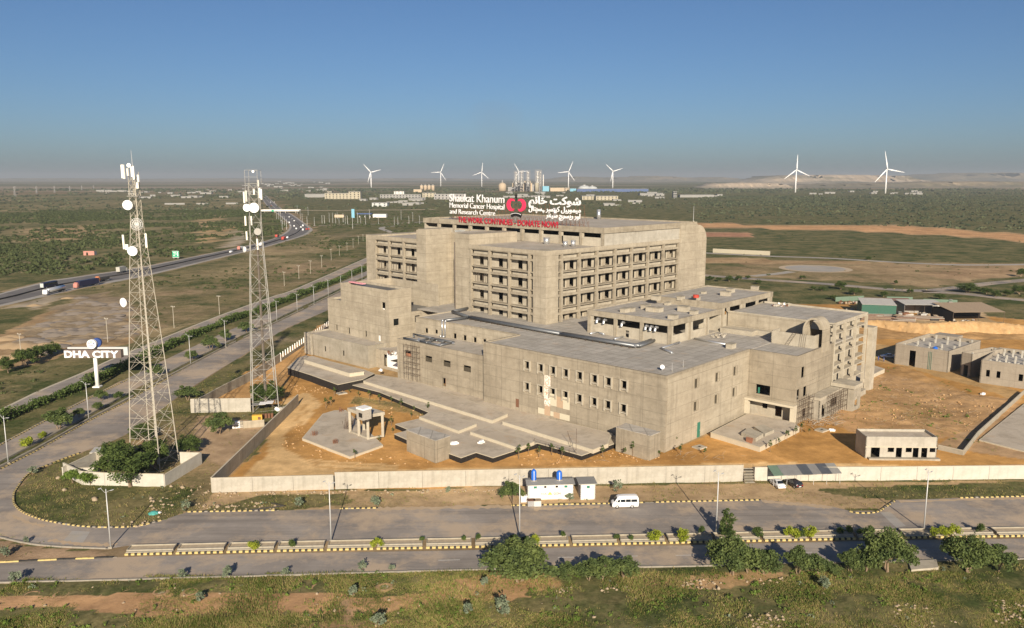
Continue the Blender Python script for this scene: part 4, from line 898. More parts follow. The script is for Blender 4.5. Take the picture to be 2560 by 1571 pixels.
for i, (x, y, s_, z) in enumerate(cur[:17]):
    u, v = onZ(FM, *z5(x, y+25), z); o = cb if nc == 0 else dup(cb); nc += 1
    o.location = (*world(FM, u, v), z+.02); o.rotation_euler = (0, 0, FM.rz+R(90)*(i % 2)); o.scale = (s_, s_*.95, s_*.95)
    tag(o, f'concrete roof curb box, {wd_[i]}', 'roof box', 'concrete curb boxes on the roofs')
u, v = onZ(FM, *z5(1395, 270), 25.6); t = thing('red_drum', 'red drum sitting on a roof curb', 'drum', (*world(FM, u, v), 25.75)); MB().lathe((0,0,0),[(0,.85),(.75,.85)],14).build('body', W['truck_red'], t); MB().lathe((0,0,.75),[(0,.9),(.08,.9)],14).build('rim', W['truck_red'], t)
# ---------------------------------------------------------------- ducts over the roof
dl = thing('roof_duct_run', 'pair of long dark insulated pipes on stands across the podium roof', 'pipe', FM.o, FM.rz)
a0 = onZ(FM, *z5(0, 640), 17.6); a1 = onZ(FM, *z5(765, 765), 17.6); a2 = onZ(FM, *z5(935, 705), 17.6); aL = onZ(FM, *z2(1935, 635), 17.6); aLL = onZ(FM, *z2(1770, 580), 17.6); aU = onZ(FM, *z2(1935, 545), 17.6); aD = onZ(FM, *z2(1695, 665), 17.6)
for off, nm in ((0, 'pipe'), (.95, 'pipe')):
    m = MB(); m.path([(aL[1]+off, aL[0], 17.75), (a0[1]+off, a0[0], 17.75), (a1[1]+off, a1[0]-off, 17.75), (a2[1], a2[0]-off, 17.75)], .42, 10); m.build(nm, W['duct_metal'], dl, True)
m = MB(); m.path([(aL[1], aL[0], 17.9), (aLL[1], aLL[0], 17.9), (aU[1], aU[0], 17.9)], .45, 8); m.path([(aL[1], aL[0], 17.7), (aD[1], aD[0], 17.7)], .4, 8); m.build('branch_pipe', W['duct_metal'], dl, True)
m = MB(); m.lathe((a1[1]+.1, a1[0]+.2, 17.75), [(-.5,.45),(.5,.45)], 10, (0,1,0)); m.build('bright_collar', W['galvanised'], dl)
stn = MB(); stn.box(-.75, 1.7, -.06, .06, 0, .12); stn.box(-.75,-.65,-.06,.06,.12,.5); stn.box(1.6,1.7,-.06,.06,.12,.5); st_me = stn.mesh('stand', W['scaffold'])
for f in np.linspace(.02, .98, 26): inst('stand', st_me, dl, (aL[1]+(a1[1]-aL[1])*f, aL[0]+(a1[0]-aL[0])*f, 17.0))
# risers down the stepped wall
rs = thing('riser_pipes', 'two bright metal riser pipes dropping to the stepped roof', 'pipe', FM.o, FM.rz)
for x in (1665, 1695):
    u, _ = onV(FM, *z2(x, 740), 13.6); MB().path([(aD[1], u, 17.7), (13.6, u, 17.5), (13.6, u, 13.0), (12.6, u, 12.95)], .28, 10).build('pipe', W['galvanised'], rs, True)
lp = thing('pipe_loop', 'tangle of dark insulated pipe loops on the stepped roof', 'pipe', FM.o, FM.rz)
def zp(x, y): q = onZ(FM, *z2(x, y), 13.0); return (q[1], q[0], 13.05)
for pts in ([(1270,845),(1430,875),(1640,920),(1780,890)], [(1370,805),(1560,845),(1790,890)], [(1430,875),(1530,850),(1620,860)], [(1500,895),(1590,862),(1690,885),(1640,920)], [(1370,805),(1375,830)]):
    MB().path([zp(*p) for p in pts], .3, 8).build('pipe', W['duct_metal'], lp, True)
for p in ((1430,875),(1640,920),(1530,850),(1780,900),(1430,860)):
    q = zp(*p); MB().lathe(q, [(-.35,.33),(.35,.33)], 8, (0,1,0)).build('elbow', W['galvanised'], lp)
for pts, nm in (([(310,635),(385,620),(450,640)],'short'),([(1040,785),(1225,725)],'long'),([(1040,785),(1150,830)],'stub'),([(560,690),(650,665)],'cut'),([(1380,685),(1700,745)],'far')):
    o = thing('roof_pipe', f'{nm} loose grey pipe lying on the tiled podium roof', 'pipe', FM.o, FM.rz, 'loose pipes on the podium roof')
    q = [onZ(FM, *z5(*p), 17.3) for p in pts]; MB().path([(b, a, 17.32) for a, b in q], .28, 8).build('pipe', W['galvanised'], o, True); MB().lathe((q[-1][1], q[-1][0], 17.1), [(0,.45),(.2,.45)], 8).build('flange', W['galvanised'], o)
# dish and antennas at the near roof corner
u, v = onZ(FM, *z5(1048, 1005), 17.3); t = thing('satellite_dish', 'small white satellite dish near the front roof corner', 'dish', (*world(FM, u, v), 17)); MB().lathe((0,0,.9), [(0,.05),(.06,.3),(.16,.5),(.2,.5)], 14, (.1,-.9,.35)).build('dish', W['dish_white'], t); MB().bar((0,.05,0),(0,.02,.9),.04,5).build('post', W['lamp_grey'], t)
for x, y, h in ((1150,1020,1.9),(1265,975,1.6)):
    u, v = onZ(FM, *z5(x, y), 17); t = thing('roof_antenna', 'thin whip antenna on the near roof, ' + ('left of two' if x < 1200 else 'right of two'), 'antenna', (*world(FM, u, v), 17), 0, 'whip antennas on the near roof'); MB().bar((0,0,0),(0,0,h),.05,5,.03).build('rod', W['lamp_grey'], t); MB().box(-.15,.15,-.15,.15,0,.1).build('base', W['grey_concrete'], t)
# ---------------------------------------------------------------- auditorium block on the left with its lower range
au = thing('auditorium_block', 'blank stepped concrete block left of the tower with few small windows', 'building', FT.o, FT.rz)
# right face u=49 (normal -u) and front v=-21
def oa(x, y): return onV(FT, *z2(x, y), -21)
def ob(x, y): return onU(FT, *z2(x, y), 49)
bw = [oa(580,735), oa(708,770), oa(880,800), oa(1022,850)]; tw1 = oa(1062,515)
ops = [(u-.55, u+.55, z-1.0, z+1.0) for u, z in bw[:3]] + [(bw[3][0]-.6, bw[3][0]+.6, 7.2, bw[3][1]+1.2), (tw1[0]-1.0, tw1[0]+1.0, tw1[1]-1.2, tw1[1]+1.2)]
m = MB(); faceL(m, -21, 49, 76.5, 0, 24.3, .4, [o for o in ops if o[1] < 76]); faceL(m, -21, 76.51, 85, 0, 18.2, .4, [o for o in ops if o[0] > 76.6])
rw = [ob(1195,680), ob(1318,660), ob(1412,645)]
faceR(m, 49, -20.59, -12, 0, 24.3, .4, [(rw[0][0]-1.1, rw[0][0]+1.1, rw[0][1]-1.1, rw[0][1]+1.1)])
faceR(m, 49, -11.99, 2, 0, 16.5, .4, [(r_[0]-1.1, r_[0]+1.1, r_[1]-1.1, r_[1]+1.1) for r_ in rw[1:]])
faceB(m, 0, 49.4, 76.5, 14, 24.3, .3); faceF(m, 76.5, -20.6, 0, 18, 24.3, .3); faceF(m, 85, -20.6, 0, 0, 18.2, .3); m.uv(49.41, 76.1, -12.3, -12.0, 15.5, 24.25); m.build('wall', W['warm_concrete'], au)
m = MB(); m.uv(49.4, 76.2, -20.6, -12.3, 23.2, 23.5); m.uv(76.5, 84.6, -20.6, 0, 17.2, 17.5); m.uv(49.4, 76, -12, 1, 15.9, 16.2); m.build('roof_deck', W['duct_metal'], au)
m = MB(); m.uv(48.88, 49.0, -21.1, -12, 22.4, 24.45); m.uv(48.9, 76.6, -21.12, -21.0, 23.4, 24.45); m.build('coping', W['warm_concrete'], au)
MB().uv(bw[3][0]-.5, bw[3][0]+.5, -20.9, -20.8, 7.2, bw[3][1]+1.0).build('door', W['white_paint'], au)
MB().uv(tw1[0]-.3, tw1[0]+.7, -20.75, -20.65, tw1[1]-1.2, tw1[1]-.8).build('sill_board', W['white_paint'], au)
m = MB(); m.uv(68, 76, -18, -16.5, 24.31, 24.6); m.build('foam_sheet', W['pink_foam'], au)
# lower range in front
def oc(x, y): return onV(FM, *z2(x, y), 6)
lr = thing('low_range', 'low weathered concrete range in front of the blank block', 'building', FM.o, FM.rz)
ow = [oc(462,955), oc(650,1000), oc(785,1010)]
m = MB(); faceL(m, 6, 112.8, 147.5, -1, 7.3, .35, [(ow[0][0]-.5, ow[0][0]+.5, ow[0][1]-.9, ow[0][1]+.9), (ow[1][0]-.5, ow[1][0]+.5, ow[1][1]-.9, ow[1][1]+.9)]); faceR(m, 112.8, 6.36, 18, -1, 7.3, .35); faceF(m, 147.5, 6, 30, -1, 7.3, .3); m.build('wall', W['grey_concrete'], lr)
m = MB(); m.uv(113.1, 147.2, 6.3, 32, 6.5, 6.8); m.build('roof_deck', W['roof_plain'], lr)
m = MB(); m.uv(143.5, 147.6, 5.4, 6, -1, 7.35); m.build('end_pier', W['pale_concrete'], lr)
# link wall between the range and the wing with a white sheet door
lk = thing('link_wall', 'short concrete link with a bright white sheet over its doorway', 'wall', FM.o, FM.rz)
m = MB(); faceL(m, 9.0, 93.7, 112.7, -1, 6.0, .35, [(107.2, 109.0, 1, 4.8)]); m.build('wall', W['warm_concrete'], lk); MB().uv(101.5, 107.0, 8.85, 8.98, 1.0, 5.6).build('white_sheet', W['rag_white'], lk)
MB().uv(93.7, 112.7, 9.4, 26, 5.6, 5.9).build('roof_deck', W['roof_plain'], lk)
# ---------------------------------------------------------------- terraces
def terrace(name, label, polys, cat='terrace'):
    t = thing(name, label, cat)
    for kind, px, za, zb in polys:
        pts = [G(*p, zb) for p in px]
        c0 = np.mean(pts, axis=0)
        m = MB(); m.prism(pts, za, zb-.14); m.build(kind+'_base', W['bitumen' if kind == 'plinth' else 'rim_concrete'], t)
        big = [(p[0]+(p[0]-c0[0])/max(1e-6, math.hypot(p[0]-c0[0], p[1]-c0[1]))*.06, p[1]+(p[1]-c0[1])/max(1e-6, math.hypot(p[0]-c0[0], p[1]-c0[1]))*.06) for p in pts]
        m = MB(); m.prism(big, zb-.139, zb); m.build(kind, W['rim_concrete'], t)
        ins = inset(pts, .3); m = MB(); m.poly([(p[0], p[1], zb+.012) for p in ins]); m.build(kind+'_floor', W['terrace_slab'], t)
    return t
def inset(pts, d):
    a = sum(pts[i][0]*pts[(i+1)%len(pts)][1]-pts[(i+1)%len(pts)][0]*pts[i][1] for i in range(len(pts)))
    if a < 0: pts = pts[::-1]
    out = []; n = len(pts)
    for i in range(n):
        p, q, r_ = Vector(pts[i-1]), Vector(pts[i]), Vector(pts[(i+1)%n])
        e1 = (q-p).normalized(); e2 = (r_-q).normalized(); n1 = Vector((-e1.y, e1.x)); n2 = Vector((-e2.y, e2.x)); b = n1+n2
        if b.length < 1e-3: b = n1
        k = d/max(.35, b.normalized().dot(n1)); o = q+b.normalized()*k; out.append((o.x, o.y))
    return out
P3 = lambda *pts: [z3(*p) for p in pts]
P4 = lambda *pts: [z4(*p) for p in pts]
def extend(px_list): return px_list
terrace('entrance_terrace', 'wide stepped concrete terrace with dark zigzag edge below the podium', [
    ('plinth', P3((825,505),(1100,575),(1610,785),(1510,850),(1265,905),(1410,965),(1255,1005),(1400,1070),(1800,1200),(1940,1250),(2095,1195))+P4((215,1250),(670,1100),(1125,1228),(1495,1092),(1440,960))+P3((2464,700),(1560,470),(1060,395)), -.3, 1.15),
    ('upper_step', P3((938,462),(2262,868),(2420,800),(1560,500),(1080,400)), 1.0, 1.95),
    ('raised_slab', P3((1512,830),(1915,975),(2100,903),(1720,775)), 1.0, 1.85),
    ('raised_slab', P3((2035,985))+P4((475,1150),(640,1085),(300,985))+P3((2240,915)), 1.0, 1.85),
    ('raised_slab', P4((312,880),(1243,1168),(1400,1105),(1440,1000),(900,870)), 1.0, 1.95)])
terrace('sunken_tank_slab', 'pale rimmed concrete slab with black sides left of the terrace', [
    ('plinth', P3((160,325),(265,225),(350,200),(940,345),(1050,385),(935,445),(675,500),(400,400)), -.3, 2.2),
    ('raised_rim', P3((330,245),(410,205),(945,365),(795,385)), 2.0, 3.3)], 'slab')
# small blank rooms on the terrace
for nm, lb, tops, z0, zt_ in (('terrace_room', 'blank windowless concrete room on the left of the terrace', P3((1380,965),(1530,935),(1830,1025),(1680,1075)), -.5, 5.0), ('terrace_room', 'blank windowless concrete room against the podium corner', P4((1480,935),(1580,895),(1935,985),(1830,1025)), -.5, 5.6)):
    t = thing(nm, lb, 'room'); pts = [G(*p, zt_) for p in tops]; m = MB(); m.prism(pts, z0, zt_-.12, True); m.build('wall', W['wall_concrete'], t)
    m = MB(); m.prism(inset(pts, -.06), zt_-.119, zt_+.02); m.build('roof', W['roof_slab'], t); m = MB(); m.poly([(p[0], p[1], zt_+.03) for p in inset(pts, .4)]); m.build('roof_deck', W['roof_slab'], t)
# octagonal pad with pavilion
terrace('yard_pad', 'smooth grey concrete pad on the orange yard', [('pad', P3((310,1050),(520,800),(640,765),(760,762),(1140,1120),(1000,1170),(800,1240)), -.2, .55)], 'slab')
pv_ = thing('pavilion', 'small open concrete frame with a wrapped white tank on its roof', 'pavilion')
cn = [G(*z3(*p), .6) for p in ((805,985),(990,1058),(1140,1030),(945,960))]; hh = 5.2
for k, c_ in enumerate(cn): MB().box(-.3,.3,-.3,.3,0,hh).build('column', W['pale_concrete'], pv_, False, (*c_, .5))
mp = ((cn[0][0]+cn[1][0])/2, (cn[0][1]+cn[1][1])/2); MB().box(-.3,.3,-.3,.3,0,hh).build('column', W['pale_concrete'], pv_, False, (*mp, .5))
m = MB(); m.prism(inset(cn, -.35), .5+hh, .5+hh+.75); m.build('roof', W['pale_concrete'], pv_); m = MB(); m.poly([(*p, 6.47) for p in inset(cn, .3)]); m.build('roof_deck', W['roof_plain'], pv_)
m = MB()
for a, b in ((0,1),(1,2)): m.bar((*cn[a], .7), (*cn[b], .7), .28, 4)
m.build('plinth_beam', W['pale_concrete'], pv_)
# rebar bundle at its side
m = MB(); rr = random.Random(3)
for i in range(40):
    a = np.array([*G(*z3(735+rr.random()*70, 960), .6), .6+rr.random()*.3]); b = a+np.array([rr.uniform(-.5,1.6), rr.uniform(-.3,.6), rr.uniform(1.0,3.4)]); m.bar(a, b, .035, 4)
tag(m.build('rebar_bundle', W['scaffold']), 'bundle of dark bent rebar leaning by the pavilion', 'rebar')
u_ = G(*z3(945, 850), 6.5); t = thing('wrapped_tank', 'grey crate-like tank wrapped in white sheet on the pavilion roof', 'tank', (*u_, 6.48), FM.rz); MB().box(-1.15,1.15,-1.2,1.2,0,2.3).build('body', W['debris_grey'], t); MB().prism([(-1.25,-1.3),(1.3,-1.2),(1.25,1.3),(-1.2,1.25)],2.3,2.7).build('sheet', W['rag_white'], t); MB().box(-1.22,-1.16,-.9,.3,.6,1.6).build('opening', W['void_baked_shade'], t)  # the opening is a dark patch, inside shade given by colour
for x, y, wd in ((435,1020,'left'),(640,1105,'front'),(705,775,'rear')):
    c_ = G(*z3(x, y), .55); m = MB(); rr = random.Random(x)
    for i in range(26):
        a = rr.random()*6.28; r_ = rr.random()*.8; m.bar((c_[0]+r_*math.cos(a), c_[1]+r_*math.sin(a), .55), (c_[0]+r_*1.15*math.cos(a)+rr.uniform(-.1,.1), c_[1]+r_*1.15*math.sin(a), 1.2+rr.random()*.5), .035, 4)
    tag(m.build('rebar_stub', W['rust']), f'rusty starter bars sticking up from the {wd} of the yard pad', 'rebar', 'starter bars on the yard pad')
# side terrace at the right
terrace('side_terrace', 'cluttered concrete terrace at the foot of the right projecting block', [('slab', [z6(*p) for p in ((290,1290),(640,1110),(1070,1190),(1130,1240),(755,1430))], -.3, 1.2)], 'terrace')
for px, z, nm in (([(580,1290),(650,1245),(790,1300),(715,1345)], 2.1, 'left'), ([(700,1235),(790,1215),(890,1265),(800,1305)], 1.9, 'right')):
    m = MB(); m.prism([G(*z6(*p), z) for p in px], 1.2, z); tag(m.build('concrete_block', W['pale_concrete']), f'low concrete block on the side terrace, {nm} of two', 'block', 'blocks on the side terrace')
m = MB(); m.prism([G(*z6(*p), 1.9) for p in ((625,1330),(690,1345),(680,1370),(625,1350))], 1.2, 1.9); tag(m.build('brick_stack', W['red_brick']), 'small stack of red bricks on the side terrace', 'bricks')
terrace('wing_terrace', 'rubble strewn terrace with low rim in front of the framed wing', [('slab', [z6(*p) for p in ((1400,715),(1780,640),(1935,690),(1640,835),(1560,800))], -.3, 1.3)], 'terrace')
m = MB(); m.prism([G(*z6(*p), 2.2) for p in ((1560,905),(1620,940),(1760,860),(1690,845))], 0, 1.6); tag(m.build('retaining_wall', W['pale_concrete']), 'short pale retaining wall beside the rubble terrace', 'wall')
po = thing('porch_block', 'small side porch of raw concrete with rough block walls', 'porch', FM.o, FM.rz)
m = MB(); faceL(m, 60.6, -18.5, -12.7, -.2, 6.0, .3); faceR(m, -18.5, 61, 66, -.2, 6.0, .3, [(62, 64.5, 1, 3.5)]); m.build('wall', W['grey_concrete'], po); MB().uv(-18.9, -12.7, 60.2, 66.4, 6.0, 6.9).build('roof', W['pale_concrete'], po)
m = MB(); faceR(m, -15.5, 46.5, 60, -.2, 5.2, .3, [(48, 50.5, .5, 3.8), (53.5, 58, 2, 4.2)]); faceL(m, 46.5, -15.5, -12.8, -.2, 5.2, .3); m.build('front_wall', W['grey_concrete'], po); MB().uv(-15.7, -12.8, 46.3, 60, 5.2, 5.9).build('front_roof', W['pale_concrete'], po)
# scaffolds of bamboo and tube
def scaffold(label, F, u0, u1, v, z0, z1, nu, nz, dep=1.1, axis='u'):
    t = thing('scaffold_tower', label, 'scaffold', F.o, F.rz); m = MB(); b = MB()
    for i in range(nu+1):
        for d in (0, -dep):
            u = u0+(u1-u0)*i/nu; p = (v+d, u) if axis == 'u' else (u, v+d); m.bar((*p, z0), (*p, z1+random.uniform(.2, 1)), .045, 4)
    for k in range(1, nz+1):
        z = z0+(z1-z0)*k/nz
        for d in (0, -dep):
            p, q = ((v+d, u0-.3), (v+d, u1+.3)) if axis == 'u' else ((u0-.3, v+d), (u1+.3, v+d)); b.bar((*p, z), (*q, z), .04, 4)
        for i in range(nu+1):
            u = u0+(u1-u0)*i/nu; p, q = ((v, u), (v-dep, u)) if axis == 'u' else ((u, v), (u, v-dep)); b.bar((*p, z), (*q, z), .04, 4)
    m.build('standards', W['scaffold'], t); b.build('ledgers', W['scaffold'], t); return t
scaffold('tall tube scaffold standing against the stepped wing wall', FM, 83.2, 89.0, 1.6, 1.9, 11.8, 3, 6)
scaffold('bamboo scaffold against the lower right projecting block', FM, 39.5, 46, -13.2, .3, 6.2, 5, 4, 1.0, 'v')
scaffold('bamboo scaffold round the side porch', FM, 50, 62, -16.1, .3, 5.6, 8, 4, 1.0, 'v')
# ---------------------------------------------------------------- boundary walls with cast panels
def bwall(label, pts, h, th=.25, step=7.6, mat='wall_panel_concrete', z0=-.2, name='boundary_wall', cap=True):
    t = thing(name, label, 'wall')
    for (a, b) in zip(pts, pts[1:]):
        L = math.hypot(b[0]-a[0], b[1]-a[1]); n = max(1, round(L/step)); rz = math.atan2(b[1]-a[1], b[0]-a[0])
        me_ = MB().box(.02, L/n-.02, -th/2, th/2, z0, h).mesh('wall_panel', W[mat]); mc = MB().box(.0, L/n, -th/2-.03, th/2+.03, h, h+.07).mesh('coping', W['rim_concrete'])
        for k in range(n):
            f = k/n; p = (a[0]+(b[0]-a[0])*f, a[1]+(b[1]-a[1])*f)
            inst('wall_panel', me_, t, (*p, random.uniform(-.03,.03)), (0, 0, rz+random.uniform(-.002,.002)))
            if cap: inst('coping', mc, t, (*p, 0), (0, 0, rz))
    return t
cA = G(530,1231); bwall('low front boundary wall at the left corner of the yard', [cA, G(835,1223)], 2.85)
bwall('higher front boundary wall of pale cast panels behind the white block', [G(838,1222.5), G(1272,1214), G(1857,1203)], 3.3)
bwall('white front boundary wall right of the carport', [G(1885,1202), G(2200,1201), G(2560,1197), G(2760,1195)], 2.8, mat='white_plaster')
bwall('inner boundary wall running back from the corner beside the curved dirt track', [cA, G(746,1013)], 2.9, mat='grey_concrete')
bwall('white stained wall beside the second lattice tower', [G(478,1032), G(628,1030)], 3.6, mat='wall_panel_concrete')
bwall('long side wall of the yard along the boulevard', [G(478,1032), G(562,985), G(640,945), G(700,905)], 2.6, mat='grey_concrete')
pf = bwall('low side wall carrying white posts behind the low range', [G(702,904), G(770,858), G(830,815)], 1.0, mat='grey_concrete', step=5)
pa, pb = np.array(G(702,904)), np.array(G(830,815)); pme = MB().box(-.14,.14,-.14,.14,0,2.9).mesh('post', W['white_paint'])
for f in np.linspace(0, 1, 26): inst('post', pme, pf, (*(pa+(pb-pa)*f), 0))
stp = thing('stile_steps', 'small stack of steps in the gap of the front boundary wall', 'steps', (*G(1871,1204), 0), R(2))
for k in range(6): MB().box(-1.0, 1.0, -.9+k*.3, .9, k*.48, k*.48+.12).build('step', W['grey_concrete'], stp)
for x_ in (-1.05, 1.05): MB().bar((x_,-.9,0),(x_,.9,3.3),.05,4).build('side_rail', W['scaffold'], stp)
# low zigzag wall and pad at the right
bwall('low rough wall zigzagging across the right yard', [G(2560,985), G(2445,1090), G(2408,1138), G(2345,1124)], 1.0, mat='grey_concrete', step=6)
terrace('right_pad', 'large pale concrete pad at the right edge of the yard', [('pad', [(2448,1100),(2560,1010),(2700,950),(2800,1150),(2560,1128)], -.2, .25)], 'slab')
# ================================================================== TOWERS, LAMPS, SIGNS, VEHICLES, SMALL BUILDINGS
def lattice(name, label, corners, H, prof, mat, levels, extra=None):
    """corners: four ground points in order; prof: [(z, scale)] of the leg spread"""
    c0 = np.mean(corners, axis=0); t = thing(name, label, 'lattice tower', (*c0, 0)); L = [np.array(p)-c0 for p in corners]
    zz = [p[0] for p in prof]; ss = [p[1] for p in prof]
    P_ = lambda k, z: (*(L[k]*np.interp(z, zz, ss)), z)
    for k in range(4):
        m = MB()
        for a, b in zip(prof, prof[1:]): m.bar(P_(k, a[0]), P_(k, b[0]), .115-.001*a[0], 6, .115-.001*b[0])
        m.build('leg', W[mat], t)
    m = MB()
    for i, (a, b) in enumerate(zip(levels, levels[1:])):
        r = .042 if a < 20 else .035
        for k in range(4):
            j = (k+1) % 4; m.bar(P_(k, a), P_(j, b), r, 4); m.bar(P_(j, a), P_(k, b), r, 4)
            if i % 2 == 0: m.bar(P_(k, a), P_(j, a), r, 4)
            if a < 22:
                mid = (np.array(P_(k, (a+b)/2))+np.array(P_(j, (a+b)/2)))/2; m.bar(P_(k, (a+b)/2), mid, .035, 4); m.bar(P_(j, (a+b)/2), mid, .035, 4)
    tag(m.build('bracing', W[mat], t), kind='stuff')
    return t, P_, c0
def dish(t, loc, r, dirv, mat='dish_white'):
    d = Vector(dirv).normalized(); m = MB(); m.lathe(Vector(loc)-d*.5, [(0,r*.55),(.15,r*.8),(.35,r),(.55,r*1.0),(.62,r*.97)], 18, d); o = m.build('dish', W[mat], t, False)
    MB().bar(Vector(loc)-d*.5, Vector(loc)-d*1.4, .12, 6).build('dish_mount', W['tower_grey'], o); return o
def panel(t, loc, h=2.4, w=.32, tilt=.03, mat='antenna_white', arm=None):
    o = MB().box(-w/2, w/2, -.12, .12, 0, h).build('antenna_panel', W[mat], t, False, loc, (tilt, 0, random.uniform(-.5,.5)))
    MB().box(-.05, .05, .12, .3, .2, h-.2).build('mount', W['tower_grey'], o); return o
T1 = [(-72.5,161.3), (-71.3,168.0), (-78.0,169.2), (-79.2,162.5)]
lv = [0, 4.6, 9.0, 13.2, 17.2, 21, 24.6, 28, 31.2, 34.2, 37, 39.6, 42, 44.2, 46.3, 48.3, 50.2, 52, 53.8, 55.5, 57.2, 58.8, 60.4]
t1, P1, c1 = lattice('lattice_tower', 'tall cream lattice phone mast with white dishes rising from the walled compound', T1, 61, [(0,1),(20,.75),(40,.44),(52,.23),(61,.20)], 'tower_paint', lv)
def P1x(px_, py_, dy=0.):     # a place at the tower's distance
    d = _ray(px_, py_); t_ = (c1[1]-.5+dy)/d[1]; return (d[0]*t_-c1[0], d[1]*t_-c1[1], d[2]*t_+_H)
zt = zm(280,380,3.98)
for x, y, r in ((155,530,1.0),(203,988,1.0)): dish(t1, P1x(*zt(x, y), -1.6), r*.98, (.12,-1,-.05))
dish(t1, P1x(308, 757, -1.0), .95, (-.5,-.85,-.05)); dish(t1, P1x(*zt(168,135), -.6), .42, (.1,-1,0))
q = P1x(*zt(245,720), -.8); gd = MB()
for k in range(3): gd.path([(q[0]+1.2*(1-.33*k)*math.cos(t_), q[1], q[2]+1.2*(1-.33*k)*math.sin(t_)) for t_ in np.linspace(0, 6.2832, 19)], .03, 4)
for t_ in np.linspace(0, 3.1416, 9)[:-1]: gd.bar((q[0]-1.2*math.cos(t_), q[1], q[2]-1.2*math.sin(t_)), (q[0]+1.2*math.cos(t_), q[1], q[2]+1.2*math.sin(t_)), .025, 4)
tag(gd.build('grid_dish', W['dish_white'], t1), kind='stuff')
for x, y0, y1 in ((105,128,262),(125,128,268),(160,165,240),(218,140,275),(200,150,250)):
    a = P1x(*zt(x, y0), -.5); b = P1x(*zt(x, y1), -.5); panel(t1, b, a[2]-b[2], .34)
for x, y0, y1 in ((265,228,300),(122,825,968),(345,812,952)):
    a = P1x(*zt(x, y0), .3); b = P1x(*zt(x, y1), .3); panel(t1, b, a[2]-b[2], .36); q = P1x(*zt(205 if x > 200 else 165, y1-20), .3); MB().bar((b[0], b[1], b[2]+.6), q, .05, 4).build('arm', W['tower_grey'], t1)
q = P1x(*zt(250,340), .3); MB().box(-.35,.35,-.2,.2,-.5,.7).build('radio_box', W['antenna_white'], t1, False, q)
q = P1x(*zt(150,950), .3); MB().box(-.3,.3,-.2,.2,-.5,.6).build('radio_box', W['antenna_white'], t1, False, q)
MB().bar((0,0,60.4), (-.1,0,65.2), .08, 5, .03).build('lightning_rod', W['lamp_grey'], t1); MB().box(-1.1,1.1,-1.1,1.1,56.2,56.3).build('platform', W['tower_grey'], t1)
MB().bar((.4,.6,0),(.1,.2,58),.16,5).build('cable_run', W['tower_paint'], t1)
T2_ = [(-66.9,204.8), (-60.9,207.2), (-63.4,213.2), (-69.3,210.8)]
lv2 = [0, 5.5, 11, 16.4, 21.6, 26.6, 31.4, 36, 40.4, 44.6, 48.6, 52.2, 55.6, 58.4]
t2, P2, c2_ = lattice('lattice_tower', 'second grey lattice phone mast with square head behind the white stained wall', T2_, 59, [(0,1),(30,.66),(46,.44),(58.4,.40)], 'tower_grey', lv2)
def P2x(px_, py_, dy=0.):
    d = _ray(px_, py_); t_ = (c2_[1]-.5+dy)/d[1]; return (d[0]*t_-c2_[0], d[1]*t_-c2_[1], d[2]*t_+_H)
zu = zm(580,400,3.98)
for x, y, r in ((148,478,.95),(218,478,1.25)): dish(t2, P2x(*zu(x, y), -2), r, (.1,-1,0))
dish(t2, P2x(*zu(255,715), -1), .9, (.3,-.9,0), 'tower_grey'); dish(t2, P2x(*zu(128,466), -1), .6, (-.7,-.7,0)); dish(t2, P2x(*zu(122,893), -1), .75, (-.8,-.6,0)); dish(t2, P2x(*zu(210,115), -.8), .35, (0,-1,0))
for x, y0, y1 in ((125,320,430),(145,305,415),(218,290,345),(262,200,265),(292,290,395),(275,280,380),(135,560,655),(150,712,798),(258,785,895),(195,560,650)):
    a = P2x(*zu(x, y0), -.6); b = P2x(*zu(x, y1), -.6); panel(t2, b, a[2]-b[2], .4)
MB().bar((.3,.3,0),(.1,.3,46),.42,6,.25).build('cable_run', W['cable_dark'], t2)
m = MB(); e = 1.55
for a, b in (((-e,-e),(e,-e)),((e,-e),(e,e)),((e,e),(-e,e)),((-e,e),(-e,-e))):
    for z in (58.4, 60.0, 61.7): m.bar((*a, z), (*b, z), .04, 4)
    m.bar((*a, 52), (*a, 61.7), .05, 4)
tag(m.build('head_cage', W['tower_grey'], t2), kind='stuff')
# ---------------------------------------------------------------- tower compounds
bwall('white compound wall round the first mast, front side', [G(155*1.039+0,1188), G(905/4.4,1210), G(1160/4.4,1214), G(1812/4.4,1060+692/4.4)], 2.6, mat='white_plaster', step=9, name='compound_wall')
bwall('white compound wall round the first mast, right side', [G(1812/4.4,1060+692/4.4), G(2218/4.4,1060+438/4.4)], 2.4, mat='white_plaster', step=9, name='compound_wall')
bwall('white compound wall round the first mast, rear side', [G(2218/4.4,1060+438/4.4), G(1985/4.4,1060+432/4.4)], 2.4, mat='white_plaster', step=9, name='compound_wall')
bwall('white compound wall round the first mast, left side', [G(158,1198), G(1080/4.4,1060+420/4.4)], 2.4, mat='white_plaster', step=9, name='compound_wall')
zc = zm(560,1000,12.32)
bwall('low tan wall of the scrap compound beside the second mast', [G(*zc(590,880)), G(*zc(1250,830))], 1.7, mat='warm_concrete', step=8, name='compound_wall')
def junk(name, label, px, mat, sx, sy, sz, cat, rz=.2, z=0):
    p = G(*zc(*px)); t = thing(name, label, cat, (*p, z), rz); return t
t = junk('machine', 'yellow generator among the scrap by the second mast', (1030,640), '', 0,0,0, 'machine'); MB().box(-1.2,1.2,-.6,.6,.2,1.5).build('body', W['yellow_steel'], t); MB().box(.2,.9,-.62,-.6,.4,1.1).build('panel', W['rust'], t); MB().box(-1.3,1.3,-.7,.7,0,.2).build('skid', W['black_paint'], t)
t = junk('drum_rack', 'row of dark red drums in the scrap compound', (1340,560), '', 0,0,0, 'drums'); 
